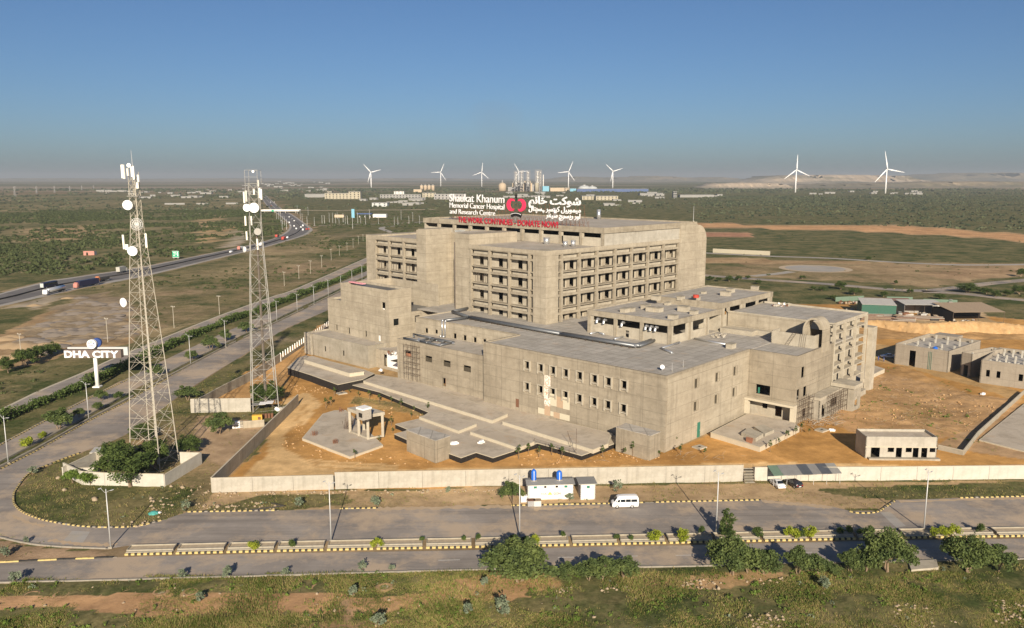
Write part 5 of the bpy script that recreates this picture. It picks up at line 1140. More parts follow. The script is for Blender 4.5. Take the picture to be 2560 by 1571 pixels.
for k in range(4): MB().lathe((-1.1+k*.75,0,0),[(0,.33),(1.2,.33)],10).build('drum', W['rust'], t)
t = junk('scrap_canopy', 'torn white sheet canopy over the scrap compound', (1200,420), '', 0,0,0, 'canopy')
for k, (a, b) in enumerate(((-2.6,-.9),(-.8,.9),(1.0,2.6))): MB().prism([(a,-1.2),(b,-1.1),(b+.2,1.3),(a+.1,1.4)],2.5+.15*k,2.56+.15*k,True,True).build('sheet', W['rag_white' if k else 'roof_sheet'], t)
for x, y in ((-2.4,-1),(2.4,-1),(-2.4,1.2),(2.4,1.2)): MB().bar((x,y,0),(x,y,2.6),.05,4).build('post', W['scaffold'], t)
t = junk('stone_stack', 'stack of white and grey blocks by the scrap compound', (430,860), '', 0,0,0, 'blocks')
rr = random.Random(8)
for i in range(4):
    for j in range(4): MB().box(-1.2+j*.62,-.66+j*.62,-.4,.4,i*.42,i*.42+.36).build('block', W[rr.choice(['rag_white','debris_grey','grey_concrete'])], t, False, (rr.uniform(-.05,.05), rr.uniform(-.1,.1), 0))
t = junk('scrap_heap', 'heap of white sacks and sheets at the end of the scrap compound', (1740,320), '', 0,0,0, 'scrap')
for i in range(9): MB().lathe((rr.uniform(-1.4,1.4), rr.uniform(-.8,.8), 0), [(0,.5),(.35,.6),(.7,.4),(.85,.1)], 8).build('sack', W[rr.choice(['rag_white','debris_grey','roof_sheet'])], t)
t = thing('mast_hut', 'grey sheet-roofed hut behind the big tree in the mast compound', 'hut', (*G(1150/4.4,1060+400/4.4), 0), .2); MB().box(-2,2,-1.6,1.6,0,2.3).build('wall', W['grey_concrete'], t); MB().box(-2.3,2.3,-1.9,1.9,2.3,2.45).build('roof', W['corrugated_pale'], t)
t = thing('mast_hut', 'low flat-roofed hut by the left wall of the mast compound', 'hut', (*G(960/4.4,1060+560/4.4), 0), .1); MB().box(-2,2,-1.4,1.4,0,2.0).build('wall', W['white_plaster'], t); MB().box(-2.2,2.2,-1.6,1.6,2.0,2.15).build('roof', W['grey_concrete'], t)
# ---------------------------------------------------------------- street lamps
def make_lamp():
    t = thing('street_lamp', '', 'street lamp'); H_ = 11.
    MB().bar((0,0,.3),(0,0,H_),.13,8,.065).build('pole', W['lamp_grey'], t, True); MB().box(-.28,.28,-.28,.28,0,.35).build('base', W['grey_concrete'], t)
    for s in (-1, 1):
        a = MB().path([(0,0,H_-.7),(s*.2,s*.15,H_-.5),(s*.55,s*.45,H_+(.25 if s < 0 else -.42))], .035, 6).build('arm', W['lamp_grey'], t)
        MB().box(-.1,.1,-.25,.25,-.04,.05).build('lamp_head', W['lamp_grey'], a, False, (s*.7,s*.58,H_+(.33 if s < 0 else -.45)), (.15,0,-.87))
    return t
lamp0 = make_lamp()
LM = [((277,1371),1223,'leftmost, at the left end of the median planters'),((828,1356),1205,'above the fifth planter, second from the left'),((1299,1347),1188,'in front of the white block'),((1790,1337),1180,'beside the narrow upright tree'),((2309,1328),1176,'rightmost, beyond the driveway bend')]
for i, (b, ty, wd) in enumerate(LM):
    p = G(*b); o = lamp0 if i == 0 else dup(lamp0); s = HT(p, ty)/11.
    o.location = (*p, 0); o.scale = (1, 1, s); o.rotation_euler = (0,0,random.uniform(-.3,.3)); tag(o, f'grey street lamp on the road median, {wd}', 'street lamp', 'lamps on the road median')
z21 = zm(100,740,2.907)
BL = [((21,1160),1040),(z21(355,900),z21(0,630)[1]),(z21(1095,500),z21(0,285)[1]),(z21(1350,375),z21(0,175)[1]),(z21(1722,190),z21(0,35)[1])] + [(z2(x, y), z2(0, ty)[1]) for x, y, ty in ((178,580,390),(350,500,310),(497,425,245),(625,330,200),(740,275,150),(843,250,95))]
for i, (b, ty) in enumerate(BL):
    p = G(*b); o = dup(lamp0); o.location = (*p, 0); o.scale = (1, 1, max(.6, HT(p, ty)/11.)); o.rotation_euler = (0,0,-.7); tag(o, f'pale street lamp in the boulevard median, {words[i]} from the road corner', 'street lamp', 'lamps along the boulevard')
# wooden T poles crossing the field
tp = thing('power_pole', '', 'pole'); MB().bar((0,0,0),(0,0,8),.12,6,.09).build('post', W['tower_paint'], tp); MB().box(-1.1,1.1,-.07,.07,7.7,7.85).build('crossarm', W['tower_paint'], tp)
for x_ in (-.9, 0, .9): MB().lathe((x_,0,7.85), [(0,.06),(.2,.08),(.25,.03)], 6).build('insulator', W['white_paint'], tp)
z60 = zm(600,380,4.107); z50 = zm(0,660,5.04)
TP = [(z50(265,1130),z50(0,880)[1]),(z50(1360,990),z50(0,685)[1]),(z21(975,235),z21(0,75)[1]),(z21(1305,135),z21(0,0)[1])]+[(z2(x, y), z2(0, ty)[1]) for x, y, ty in ((45,310,165),(195,240,100),(315,185,50))]+[(z60(x, y), z60(0, ty)[1]) for x, y, ty in ((840,1190,1065),(937,1115,1000),(1022,1065,965),(1100,1020,935),(1162,985,895),(1218,950,865),(1264,915,850))]
for i, (b, ty) in enumerate(TP):
    p = G(*b); o = tp if i == 0 else dup(tp); o.location = (*p, 0); h = HT(p, ty); o.scale = (1, 1, h/8); o.rotation_euler = (0,0,-.5); tag(o, f'thin pale power pole in the scrub field, {words[i]} going away from the camera', 'pole', 'power poles across the field')
# ---------------------------------------------------------------- billboard sign on a white pole
pB = np.array(G(244,968)); db = Frame(pB[0], pB[1], 180+4); 
zd = zm(140,830,10.08)
ds = thing('pole_sign', 'long taupe sign box reading DHA CITY on a thick white pole', 'sign', (*pB, 0))
def PB(x, y, dy=0):
    d = _ray(*zd(x, y)); t_ = (pB[1]+dy)/d[1]; return np.array([d[0]*t_-pB[0], dy, d[2]*t_+_H])
bl, br = PB(212, 655, -.8), PB(1645, 655, -.8); tl = PB(212, 458, -.8)
zb, ztp = bl[2], tl[2]
MB().bar((0,0,0),(0,0,zb+.2),.55,14,.52).build('pole', W['white_paint'], ds, True); MB().box(-1,1,-1,1,0,.35).build('footing', W['white_paint'], ds)
MB().box(bl[0], br[0], -.8, .8, zb, ztp).build('box', W['sign_taupe'], ds)
MB().box(bl[0]+.2, br[0]+1.2, .81, 1.6, zb+.4, ztp+.45).build('rear_box', W['shed_pale'], ds)
me, co = text_mesh('DHA CITY', .5, .04); x0, x1 = co[:,0].min(), co[:,0].max(); q = np.zeros_like(co); q[:,0] = bl[0]+.15+(co[:,0]-x0)/(x1-x0)*(br[0]-bl[0]-.7); q[:,1] = -.95+(-co[:,2])*.2; q[:,2] = zb+.16+co[:,1]/.72*(ztp-zb-.35)
me.vertices.foreach_set('co', q.ravel()); me.update(); me.materials.clear(); me.materials.append(W['sign_white']); inst('lettering', me, ds)
cD = PB(915, 305); rD = (PB(1035,305)[0]-PB(800,305)[0])/2
MB().lathe((cD[0], -.6, cD[2]), [(0,rD),(.9,rD)], 24, (0,1,0)).build('logo_disc', W['white_paint'], ds); MB().lathe((cD[0]+.9, .6, cD[2]+.25), [(0,rD),(.7,rD)], 24, (0,1,0)).build('rear_disc', W['logo_blue'], ds)
for mt, pts in (('logo_blue', [(-.7,.5),(-.45,.35),(-.25,.1),(-.45,.05),(-.65,.25)]), ('logo_blue', [(.7,.5),(.45,.35),(.25,.1),(.45,.05),(.65,.25)]), ('sign_green', [(-.4,.62),(.4,.62),(.25,.4),(-.25,.4)]), ('logo_blue', [(-.5,-.2),(.5,-.2),(.5,-.32),(-.5,-.32)]), ('logo_blue', [(-.35,-.5),(.35,-.5),(.2,-.6),(-.2,-.6)])):
    m = MB(); n_ = len(pts); P_ = [(cD[0]+a*rD, -.63, cD[2]+b*rD) for a, b in pts]; m.poly(P_); m.poly([(a, -.61, c_) for a, _, c_ in P_][::-1]); m.build('logo_mark', W[mt], ds)
m = MB(); 
for x_ in (-.6, .9): MB().bar((cD[0]+x_, 0, ztp), (cD[0]+x_, 0, cD[2]), .08, 5).build('bracket', W['black_paint'], ds)
# ---------------------------------------------------------------- vehicles
def bevel(o, w_=.06, seg=2):
    bm = bmesh.new(); bm.from_mesh(o.data); bmesh.ops.remove_doubles(bm, verts=bm.verts, dist=.0005); bmesh.ops.bevel(bm, geom=list(bm.edges), offset=w_, segments=seg, affect='EDGES', clamp_overlap=True, profile=.5); bm.to_mesh(o.data); bm.free()
    o.data.polygons.foreach_set('use_smooth', [True]*len(o.data.polygons)); return o
def loft(secs):
    """secs: list of (x, [(y,z)...]) rings along the vehicle"""
    m = MB(); n = len(secs[0][1])
    for x, ring in secs: m.v += [(x, y, z) for y, z in ring]
    for i in range(len(secs)-1):
        for k in range(n): m.f.append((i*n+k, i*n+(k+1)%n, (i+1)*n+(k+1)%n, (i+1)*n+k))
    m.f.append(tuple(range(n-1,-1,-1))); m.f.append(tuple(range((len(secs)-1)*n, len(secs)*n))); m.m = [0]*len(m.f); return m
def ring(wb, wm, wr, zb, zm_, zr): return [(-wb,zb),(wb,zb),(wm,(zb+zm_)/2),(wm,zm_),(wr,zr-.08),(wr*.8,zr),(-wr*.8,zr),(-wr,zr-.08),(-wm,zm_),(-wm,(zb+zm_)/2)]
wheel_m = MB(); wheel_m.lathe((0,-.11,0), [(0,.26),(.03,.34),(.19,.34),(.22,.26)], 18, (0,1,0)); wheel_me = wheel_m.mesh('tyre', W['tyre']); rim_me = MB().lathe((0,-.13,0), [(0,.12),(.02,.21),(.24,.21),(.26,.12)], 12, (0,1,0)).mesh('rim', W['hub_silver'])
def wheels(t, xs, y, r=.34):
    s = r/.34
    for x in xs:
        for sy in (-y, y): o = inst('wheel', wheel_me, t, (x, sy, r), (0,0,0), (s,s,s)); inst('rim', rim_me, o)
def side_win(t, x0, x1, z0, z1, y0, y1, sl=(0,0), name='window'):
    for s in (-1, 1):
        m = MB(); P_ = [(x0, s*y0, z0), (x1, s*y0, z0), (x1-sl[1], s*y1, z1), (x0+sl[0], s*y1, z1)]; m.poly(P_ if s < 0 else P_[::-1]); m.poly([(a, b-s*.02, c_) for a, b, c_ in (P_[::-1] if s < 0 else P_)]); m.build(name, W['glass_dark'], t)
def end_win(t, P_, name): m = MB(); m.poly(P_); m.poly([(a*.99, b, c_) for a, b, c_ in P_[::-1]]); m.build(name, W['glass_dark'], t)
def make_van(label, loc, rz):
    t = thing('van', label, 'van', loc, rz)     # front at -x
    S_ = [(-2.48, ring(.70,.78,.70,.42,.72,.80)), (-2.40, ring(.80,.84,.78,.30,.92,1.02)), (-2.05, ring(.84,.85,.72,.28,1.12,1.28)), (-1.45, ring(.84,.85,.70,.28,1.22,2.08)), (-1.15, ring(.84,.85,.68,.28,1.22,2.22)), (0, ring(.84,.85,.68,.28,1.22,2.27)), (1.9, ring(.84,.85,.68,.28,1.22,2.25)), (2.3, ring(.84,.85,.67,.28,1.22,2.12)), (2.42, ring(.82,.83,.66,.34,1.2,1.9))]
    b = loft(S_).build('body', W['car_white'], t); bevel(b, .03, 1)
    side_win(t, -1.62, -1.05, 1.2, 1.72, .862, .79, (.32, 0)); side_win(t, -.92, -.05, 1.22, 1.72, .862, .79); side_win(t, .03, .95, 1.22, 1.72, .862, .79); side_win(t, 1.03, 2.2, 1.22, 1.70, .862, .79, (0,.12))
    end_win(t, [(-2.06,-.68,1.28),(-2.06,.68,1.28),(-1.52,.60,2.0),(-1.52,-.60,2.0)][::-1], 'windscreen'); end_win(t, [(2.43,-.64,1.25),(2.43,.64,1.25),(2.36,.58,1.8),(2.36,-.58,1.8)], 'rear_window')
    wheels(t, (-1.55, 1.22), .76)
    for s in (-.6, .6): MB().box(-2.50,-2.42,s-.16,s+.16,.72,.9).build('headlight', W['glass_dark'], t); MB().box(2.40,2.45,s-.08,s+.08,.7,1.1).build('tail_light', W['lamp_red'], t)
    MB().box(-2.56,-2.45,-.78,.78,.36,.58).build('bumper', W['black_paint'], t); MB().box(2.43,2.52,-.78,.78,.36,.56).build('bumper', W['black_paint'], t)
    for s in (-1, 1): MB().box(-1.78,-1.68,s*.95-.06,s*.95+.06,1.28,1.5).build('mirror', W['black_paint'], t)
    return t
pa, pb_ = np.array(G(1541.6,1272)), np.array(G(1581.8,1271)); ax = pb_-pa; make_van('white passenger van parked by the kerb beyond the white block', (*(pa+pb_)/2+np.array([.1,.75]), .03), math.atan2(ax[1], ax[0]))
def make_car(label, loc, rz, mat, L=4.2, hatch=False):
    t = thing('car', label, 'car', loc, rz); k = L/4.2       # front at +x
    S_ = [(-2.1*k, ring(.66,.74,.66,.4,.72,.86)), (-1.98*k, ring(.76,.80,.72,.28,.80,1.0 if not hatch else 1.1)), (-1.35*k if not hatch else -1.8*k, ring(.78,.82,.66,.26,.86,1.06 if not hatch else 1.38)), (-.75*k, ring(.78,.82,.56,.26,.88,1.44)), (.2*k, ring(.78,.82,.56,.26,.88,1.46)), (.95*k, ring(.78,.82,.68,.26,.86,1.04)), (1.8*k, ring(.76,.80,.70,.28,.72,.86)), (2.1*k, ring(.66,.72,.6,.38,.6,.66))]
    bevel(loft(S_).build('body', W[mat], t), .03, 1)
    side_win(t, -1.05*k, -.25*k, .92, 1.33, .80, .62, (.3,0)); side_win(t, -.18*k, .72*k, .92, 1.33, .80, .62, (0,.45))
    end_win(t, [(1.0*k,-.66,1.02),(1.0*k,.66,1.02),(.28*k,.5,1.44),(.28*k,-.5,1.44)], 'windscreen'); end_win(t, [(-1.42*k,.64,1.06),(-1.42*k,-.64,1.06),(-.82*k,-.5,1.43),(-.82*k,.5,1.43)] if not hatch else [(-1.99*k,.66,1.08),(-1.99*k,-.66,1.08),(-1.83*k,-.56,1.36),(-1.83*k,.56,1.36)], 'rear_window')
    wheels(t, (-1.3*k, 1.3*k), .72, .31)
    for s in (-.55, .55): MB().box(-2.11*k,-2.03*k,s-.14,s+.14,.68,.84).build('tail_light', W['lamp_red'], t); MB().box(2.0*k,2.08*k,s-.14,s+.14,.56,.7).build('headlight', W['white_plastic'], t)
    MB().box(-2.13*k,-2.05*k,-.25,.25,.5,.62).build('number_plate', W['white_plastic'], t)
    return t
zl = zm(1860,1100,3.21)
make_car('white saloon car parked nose-in under the sheet carport', (*G(*zl(268,372)), 0), R(98), 'car_white')
make_car('dark hatchback parked nose-in beside the white saloon', (*G(*zl(398,370)), 0), R(108), 'car_dark', 3.9, True)
# ---------------------------------------------------------------- white service block with tanks
wb0, wb1 = np.array(G(1321,1251)), np.array(G(1433,1247.5)); rzw = math.atan2(*(wb1-wb0)[::-1]); Lw = float(np.hypot(*(wb1-wb0)))
hw = HT(wb0, 1213)
wk = thing('service_block', 'white rendered service block with grey sheet roof and faded company lettering', 'building', (*wb0, 0), rzw)
m = MB(); m.wall((0,0),(Lw,0),-.1,hw,.15,[(1.0,1.6,hw-.75,hw-.3),(2.9,3.4,hw-.7,hw-.3),(5.1,5.6,hw-.7,hw-.3),(6.8,7.4,hw-.75,hw-.3)]); m.wall((Lw,0),(Lw,3.4),-.1,hw,.15); m.wall((Lw,3.4),(0,3.4),-.1,hw,.15); m.wall((0,3.4),(0,0),-.1,hw,.15); m.build('wall', W['white_wall'], wk)
for x_ in (1.3, 7.1): MB().box(x_-.3,x_+.3,.06,.1,hw-.75,hw-.3).build('shutter', W['window_green'], wk)
m = MB(); m.v = [(-.4,-.3,hw+.02),(Lw+.3,-.3,hw+.02),(Lw+.3,1.7,hw+.42),(-.4,1.7,hw+.42),(Lw+.3,3.7,hw+.02),(-.4,3.7,hw+.02)]; m.f = [(0,1,2,3),(3,2,4,5)]; m.m = [0,0]
m.v += [(a, b, c_-.07) for a, b, c_ in m.v[:6]]; m.f += [(9,8,7,6),(11,10,8,9),(0,6,7,1),(5,4,10,11),(0,3,9,6),(3,5,11,9),(1,7,8,2),(2,8,10,4)]; m.m = [0]*len(m.f); m.build('roof', W['roof_sheet'], wk)
def wtext(s, x0_, x1_, z0_, cap, mat):
    me, co = text_mesh(s, .5, .012); a, b = co[:,0].min(), co[:,0].max(); q = np.zeros_like(co); q[:,0] = x0_+(co[:,0]-a)/(b-a)*(x1_-x0_); q[:,1] = -.012-co[:,2]*.02; q[:,2] = z0_+co[:,1]/.7*cap
    me.vertices.foreach_set('co', q.ravel()); me.update(); me.materials.clear(); me.materials.append(W[mat]); inst('lettering', me, wk)
sxx = Lw/840.
flat('faded_ink', (.30,.30,.29), .8, 0, .4, 3)
wtext('PAR', (425-190)*sxx, (535-190)*sxx, .95, .42, 'faded_ink'); wtext('GON', (662-190)*sxx, (790-190)*sxx, .95, .42, 'black_paint')
m = MB(); x0_ = (545-190)*sxx; x1_ = (640-190)*sxx; m.tri((x0_,-.02,.95),(x1_,-.02,.95),((x0_+x1_)/2,-.02,1.55)); m.tri((x1_,-.01,.95),(x0_,-.01,.95),((x0_+x1_)/2,-.01,1.55)); m.build('triangle_mark', W['gold_paint'], wk)
MB().bar((-.05,-.05,0),(-.05,-.05,hw),.06,6).build('down_pipe', W['white_plastic'], wk)
k0, k1 = np.array(G(1451,1249.5)), np.array(G(1488,1248)); ki = thing('service_kiosk', 'small white kiosk with grey roof beside the service block', 'kiosk', (*k0, 0), rzw); Lk = float(np.hypot(*(k1-k0)))
m = MB(); m.wall((0,0),(Lk,0),-.1,hw+.05,.15,[(Lk*.42,Lk*.62,hw-.8,hw-.3)]); m.wall((Lk,0),(Lk,3.2),-.1,hw+.05,.15); m.wall((Lk,3.2),(0,3.2),-.1,hw+.05,.15); m.wall((0,3.2),(0,0),-.1,hw+.05,.15); m.build('wall', W['white_wall'], ki)
MB().prism([(-.4,-.35),(Lk+.3,-.35),(Lk+.3,3.5),(-.4,3.5)], hw+.06, hw+.2).build('roof', W['roof_sheet'], ki); MB().box(Lk*.42,Lk*.62,.05,.09,hw-.8,hw-.3).build('shutter', W['window_green'], ki)
def wtank(label, x, r, h):
    p = wb0+np.array([math.cos(rzw), math.sin(rzw)])*x+np.array([-math.sin(rzw), math.cos(rzw)])*1.6
    t = thing('water_tank', label, 'water tank', (*p, hw+.3), rzw, 'blue water tanks on the service block'); MB().lathe((0,0,.1), [(0,r*.95),(.12,r),(h*.72,r),(h*.88,r*.8),(h,r*.3)], 18).build('tank', W['tank_blue'], t, True); MB().bar((0,-r-.05,-.2),(0,-r-.05,h*.95),.05,6).build('pipe', W['white_plastic'], t); MB().box(-r,r,-r,r,-.1,.1).build('stand', W['grey_concrete'], t)
wtank('tall blue water tank on the left of the service block roof', 115*sxx, .52, 2.1); wtank('rounded blue water tank on the right of the service block roof', 595*sxx, .56, 1.7)
for i, (x, mt) in enumerate(((220,'galvanised'),(340,'shed_pale'))):
    p = G(*zm(1300,1150,7.7)(x, 915)); t = thing('bin', 'pale metal bin at the kerb by the service block, ' + ('left of two' if i == 0 else 'right of two'), 'bin', (*p, .05), rzw, 'bins by the service block'); MB().box(-.65,.65,0,1.1,.1,1.15).build('body', W[mt], t); MB().box(-.7,.7,-.05,1.15,1.15,1.22).build('lid', W['rust' if i == 0 else 'timber'], t)
p = G(*zm(1300,1150,7.7)(80, 830)); t = thing('cabinet', 'white cabinet standing left of the service block', 'cabinet', (*p, 0), rzw); MB().box(-.6,.6,0,.7,.1,1.25).build('body', W['white_wall'], t); MB().box(-.65,.65,-.05,.75,1.25,1.33).build('top', W['white_paint'], t)
# carport of sheets
c0_ = np.array(G(*zl(200,345))); c1_ = np.array(G(*zl(735,325))); cp = thing('carport', 'long patched sheet-metal carport against the front wall', 'carport', (*c0_, 0), math.atan2(*(c1_-c0_)[::-1])); Lc = float(np.hypot(*(c1_-c0_)))
for k in range(7):
    a, b = Lc*k/7, Lc*(k+1)/7+.12; z_ = 2.35+.03*(k % 2); m = MB(); m.v = [(a,-2.1,z_-.15),(b,-2.1,z_-.15),(b,1.3,z_+.75),(a,1.3,z_+.75),(a,-2.1,z_-.09),(b,-2.1,z_-.09),(b,1.3,z_+.81),(a,1.3,z_+.81)]; m.f = [(0,3,2,1),(4,5,6,7),(0,1,5,4),(1,2,6,5),(2,3,7,6),(3,0,4,7)]; m.m = [0]*6; m.build('roof_sheet', W[['green_net','corrugated','corrugated','duct_metal','corrugated','duct_metal','roof_sheet'][k]], cp)
for x_ in np.linspace(.1, Lc-.1, 6):
    for y_ in (-1.9, 1.1): MB().bar((x_,y_,0),(x_,y_,2.2+(.75 if y_ > 0 else 0)),.045,5).build('post', W['lamp_grey'], cp)
# guard house
gh = thing('guard_house', 'small flat-roofed white concrete house with a row of dark doorways inside the yard', 'building', (76.27,169.73,0), math.atan2(-.4,15.2)); Lg, Dg, Hg = 15.2, 5.6, 4.9
ops = [(1.2,3.1,0,2.45),(4.75,6.1,1.45,2.45),(6.55,7.8,.05,2.45),(8.6,9.9,1.45,2.45),(10.15,11.35,.05,2.45),(11.95,13.2,.05,2.45),(13.7,14.9,1.5,2.45)]
m = MB(); m.wall((0,0),(Lg,0),-.3,Hg,.2,ops); m.wall((Lg,0),(Lg,Dg),-.3,Hg,.2); m.wall((Lg,Dg),(0,Dg),-.3,Hg,.2); m.wall((0,Dg),(0,0),-.3,Hg,.2); m.build('wall', W['wall_panel_concrete'], gh)
MB().box(.2,Lg-.2,.2,Dg-.2,Hg-.75,Hg-.5).build('roof_deck', W['terrace_slab'], gh); MB().box(-.02,Lg+.02,-.1,0,2.55,2.72).build('band', W['rim_concrete'], gh); MB().box(.5,Lg+.4,-1.1,-.02,-.3,.35).build('apron', W['grey_concrete'], gh)
for a in (3.9,8.2,11.6): MB().box(a,a+.12,.3,5.3,0,4).build('inner_wall', W['baked_shade_concrete'], gh)
MB().box(.25,Lg-.25,.25,5.3,-.1,.06).build('floor', W['baked_shade_concrete'], gh); MB().box(.3,Lg-.3,5.15,5.25,.1,4).build('partition', W['baked_shade_concrete'], gh)  # dark floor added, shade in its colour, so the doorways look unlit
# concrete tanks at the right
z7 = zm(2060,700,4.928)
def tankbox(label, bl_, br_, depth, ytop, rows, cols, door=None, wins=(), name='tank_building'):
    a, b = np.array(G(*bl_)), np.array(G(*br_)); rz = math.atan2(*(b-a)[::-1]); L = float(np.hypot(*(b-a))); h = HT(a, ytop)
    t = thing(name, label, 'building', (*a, 0), rz); ops = ([door] if door else [])+list(wins)
    m = MB(); m.wall((0,0),(L,0),-.3,h,.3,ops); m.wall((L,0),(L,depth),-.3,h,.3); m.wall((L,depth),(0,depth),-.3,h,.3); m.wall((0,depth),(0,0),-.3,h,.3); m.build('wall', W['tank_concrete'], t)
    MB().box(.3,L-.3,.3,depth-.3,h-1.5,h-1.2).build('roof_deck', W['roof_slab'], t); pme = MB().box(-.22,.22,-.22,.22,0,1.25).mesh('roof_post', W['white_plaster'])
    for i in range(rows):
        for j in range(cols): inst('roof_post', pme, t, (2+(L-4)*(j+.3*(i%2))/max(1,cols-.7), 2.2+(depth-4)*i/max(1,rows-1), h-1.2))
    MB().box(L*.25,L*.75,depth*.55,depth*.55+.2,0,h-1.6).build('inner_wall', W['baked_shade_concrete'], t)
    return t, L, h, rz, a
tk, L_, h_, rz_, a_ = tankbox('grey concrete tank building with a doorway and posts on its walled roof', z7(862,1032), z7(1518,1142), 26, z7(0,782)[1], 4, 4, (4.6,6.6,0,5.2))
m = MB()
for k in range(3): m.bar((10.6+k*.45,-.08,0),(10.6+k*.45,-.08,h_-1),.05,5)
tag(m.build('wall_conduit', W['window_green'], tk), kind='stuff')
MB().box(1.5, L_*.55, 26.0, 31, -.3, h_).build('rear_annexe', W['tank_concrete'], tk)
p = world(Frame(a_[0], a_[1], math.degrees(rz_)+90), 5.5, L_*.62); t = thing('blue_drum', 'blue plastic drum on the roof of the concrete tank building', 'drum', (*p, h_-1.2)); MB().lathe((0,0,0),[(0,.7),(.6,.75),(.9,.4)],12).build('body', W['tank_blue'], t); MB().lathe((0,0,.9),[(0,.25),(.1,.25)],10).build('lid', W['tank_blue'], t)
tankbox('grey concrete tank building at the right edge with a row of dark windows', z7(1912,1268), z7(2464+260,1268+118), 24, z7(0,985)[1], 5, 6, None, [(1.5,2.5,2.2,4.2),(4.2,5.2,2.2,4.2),(9.8,10.9,2.2,4.2),(12.4,13.5,2.2,4.2),(15,16.1,2.2,4.2)])
tankbox('lower shaded bay between the two concrete tank buildings', z7(1672,1172), z7(1800,1200), 16, z7(0,890)[1], 2, 1, None, [(1.0,2.4,0,3.4)], 'tank_bay')
# white pickup parked in the shade
make_car('white pickup in the shade beside the concrete tank building', (*G(*z7(790,960)), 0), R(170), 'car_white', 4.8)
# ---------------------------------------------------------------- storage yard sheds
def shed(label, px, w_, d_, h_, roofm, wallm=None, rz=-.1, slope=.5, front_open=True, name='storage_shed'):
    p = G(*px); t = thing(name, label, 'shed', (*p, 0), rz)
    n = 5
    for k in range(n):
        a, b = -w_/2+w_*k/n, -w_/2+w_*(k+1)/n+.05; m = MB(); z0 = h_+.02*(k%2); m.v = [(a,-.4,z0),(b,-.4,z0),(b,d_+.3,z0+slope),(a,d_+.3,z0+slope),(a,-.4,z0+.07),(b,-.4,z0+.07),(b,d_+.3,z0+slope+.07),(a,d_+.3,z0+slope+.07)]; m.f = [(0,3,2,1),(4,5,6,7),(0,1,5,4),(1,2,6,5),(2,3,7,6),(3,0,4,7)]; m.m = [0]*6; m.build('roof_sheet', W[roofm], t)
    for x in (-w_/2+.1, 0, w_/2-.1):
        for y in (0, d_): MB().bar((x,y,0),(x,y,h_+(slope if y else 0)),.07,5).build('post', W['scaffold'], t)
    if wallm:
        if not front_open: MB().box(-w_/2,w_/2,-.05,.05,0,h_-.05).build('front_sheet', W[wallm], t)
        MB().box(-w_/2-.05,-w_/2+.05,.06,d_,0,h_-.05).build('side_sheet', W[wallm], t); MB().box(-w_/2,w_/2,d_-.05,d_+.05,0,h_).build('back_sheet', W[wallm], t)
    return t
shed('green-walled storage shed with pale roof beyond the framed wing', z7(670,455), 14, 12, 5.2, 'corrugated_pale', 'green_sheet', -.25, 1.2, False)
shed('open storage shed with long brown roof behind the green shed', z7(830,410), 20, 9, 4.5, 'brown_roof', None, -.1, 1.0)
shed('open storage shed with pale roof edge and stacked goods', z7(1230,455), 17, 10, 5.2, 'corrugated_pale', 'corrugated', -.05, .8)
shed('wide dark lean-to with weathered timber roof at the edge of the storage yard', z7(1900,530), 22, 16, 4.5, 'timber', 'black_paint', .05, 1.6)
shed('small white store between the sheds', z7(985,400), 6, 5, 4.2, 'white_paint', 'white_wall', 0, .3, False)
rr = random.Random(12)
bs = [(660,500,'left'),(640,545,'front left'),(930,500,'middle'),(930,545,'front middle'),(1130,490,'right'),(1290,500,'far right'),(680,470,'rear left')]
for i, (x, y, wd) in enumerate(bs):
    t = thing('beam_stack', f'stack of rusty steel beams in the storage yard, {wd}', 'beams', (*G(*z7(x, y)), 0), -.12+rr.uniform(-.05,.05), 'beam stacks in the storage yard')
    for k in range(4):
        for j in range(4): MB().box(-6+rr.uniform(-.8,.8),6+rr.uniform(-.8,.8),j*.55,j*.55+.3,k*.42,k*.42+.26).build('beam', W[rr.choice(['steel_beam','steel_beam','debris_grey','rust','timber'])], t)
for i, (x, y, mt, wd) in enumerate(((1420,470,'galvanised','by the open shed'),(1090,440,'debris_grey','before the white store'),(1720,530,'black_paint','left of the dark lean-to'),(380,380,'debris_grey','under the grey heap'),(300,300,'rust','at the far left end'))):
    t = thing('scrap_heap', f'heap of mixed scrap in the storage yard, {wd}', 'scrap', (*G(*z7(x, y)), 0), 0, 'scrap heaps in the storage yard')
    for k in range(14): MB().box(-.5,.5,-.4,.4,0,rr.uniform(.3,1.1)).build('piece', W[rr.choice([mt,'debris_grey','rust','timber'])], t, False, (rr.uniform(-5,5), rr.uniform(-2.5,2.5), rr.uniform(0,.8)), (rr.uniform(-.4,.4), rr.uniform(-.4,.4), rr.random()*3))
for (x0_, y0_, x1_, y1_, wd) in ((140,268,490,250,'left'),(770,262,1090,268,'middle'),(1220,290,1640,305,'right')):
    a, b = G(*z7(x0_, y0_)), G(*z7(x1_, y1_)); bwall(f'faded green mesh fence behind the storage yard, {wd} stretch', [a, b], 2.2, .08, 9, 'green_net', 0, 'mesh_fence', False)
for i in range(34):
    x, y = rr.uniform(560,1560), rr.uniform(300,520); t = thing('yard_clutter', 'small grey or rusty item standing in the storage yard clutter', 'clutter', (*G(*z7(x, y)), 0), rr.random()*3, 'clutter of the storage yard'); a = rr.uniform(.8,2.6); MB().box(-a,a,-.8,.8,0,rr.uniform(.6,2.2)).build('body', W[rr.choice(['debris_grey','rust','corrugated','black_paint','white_wall','timber','brown_roof'])], t); MB().box(-a*.6,a*.4,-.9,.5,2.2,2.35).build('cover', W[rr.choice(['roof_sheet','timber','corrugated'])], t) if i % 3 == 0 else MB().box(a,a+.5,-.4,.4,0,.7).build('crate', W['timber'], t)
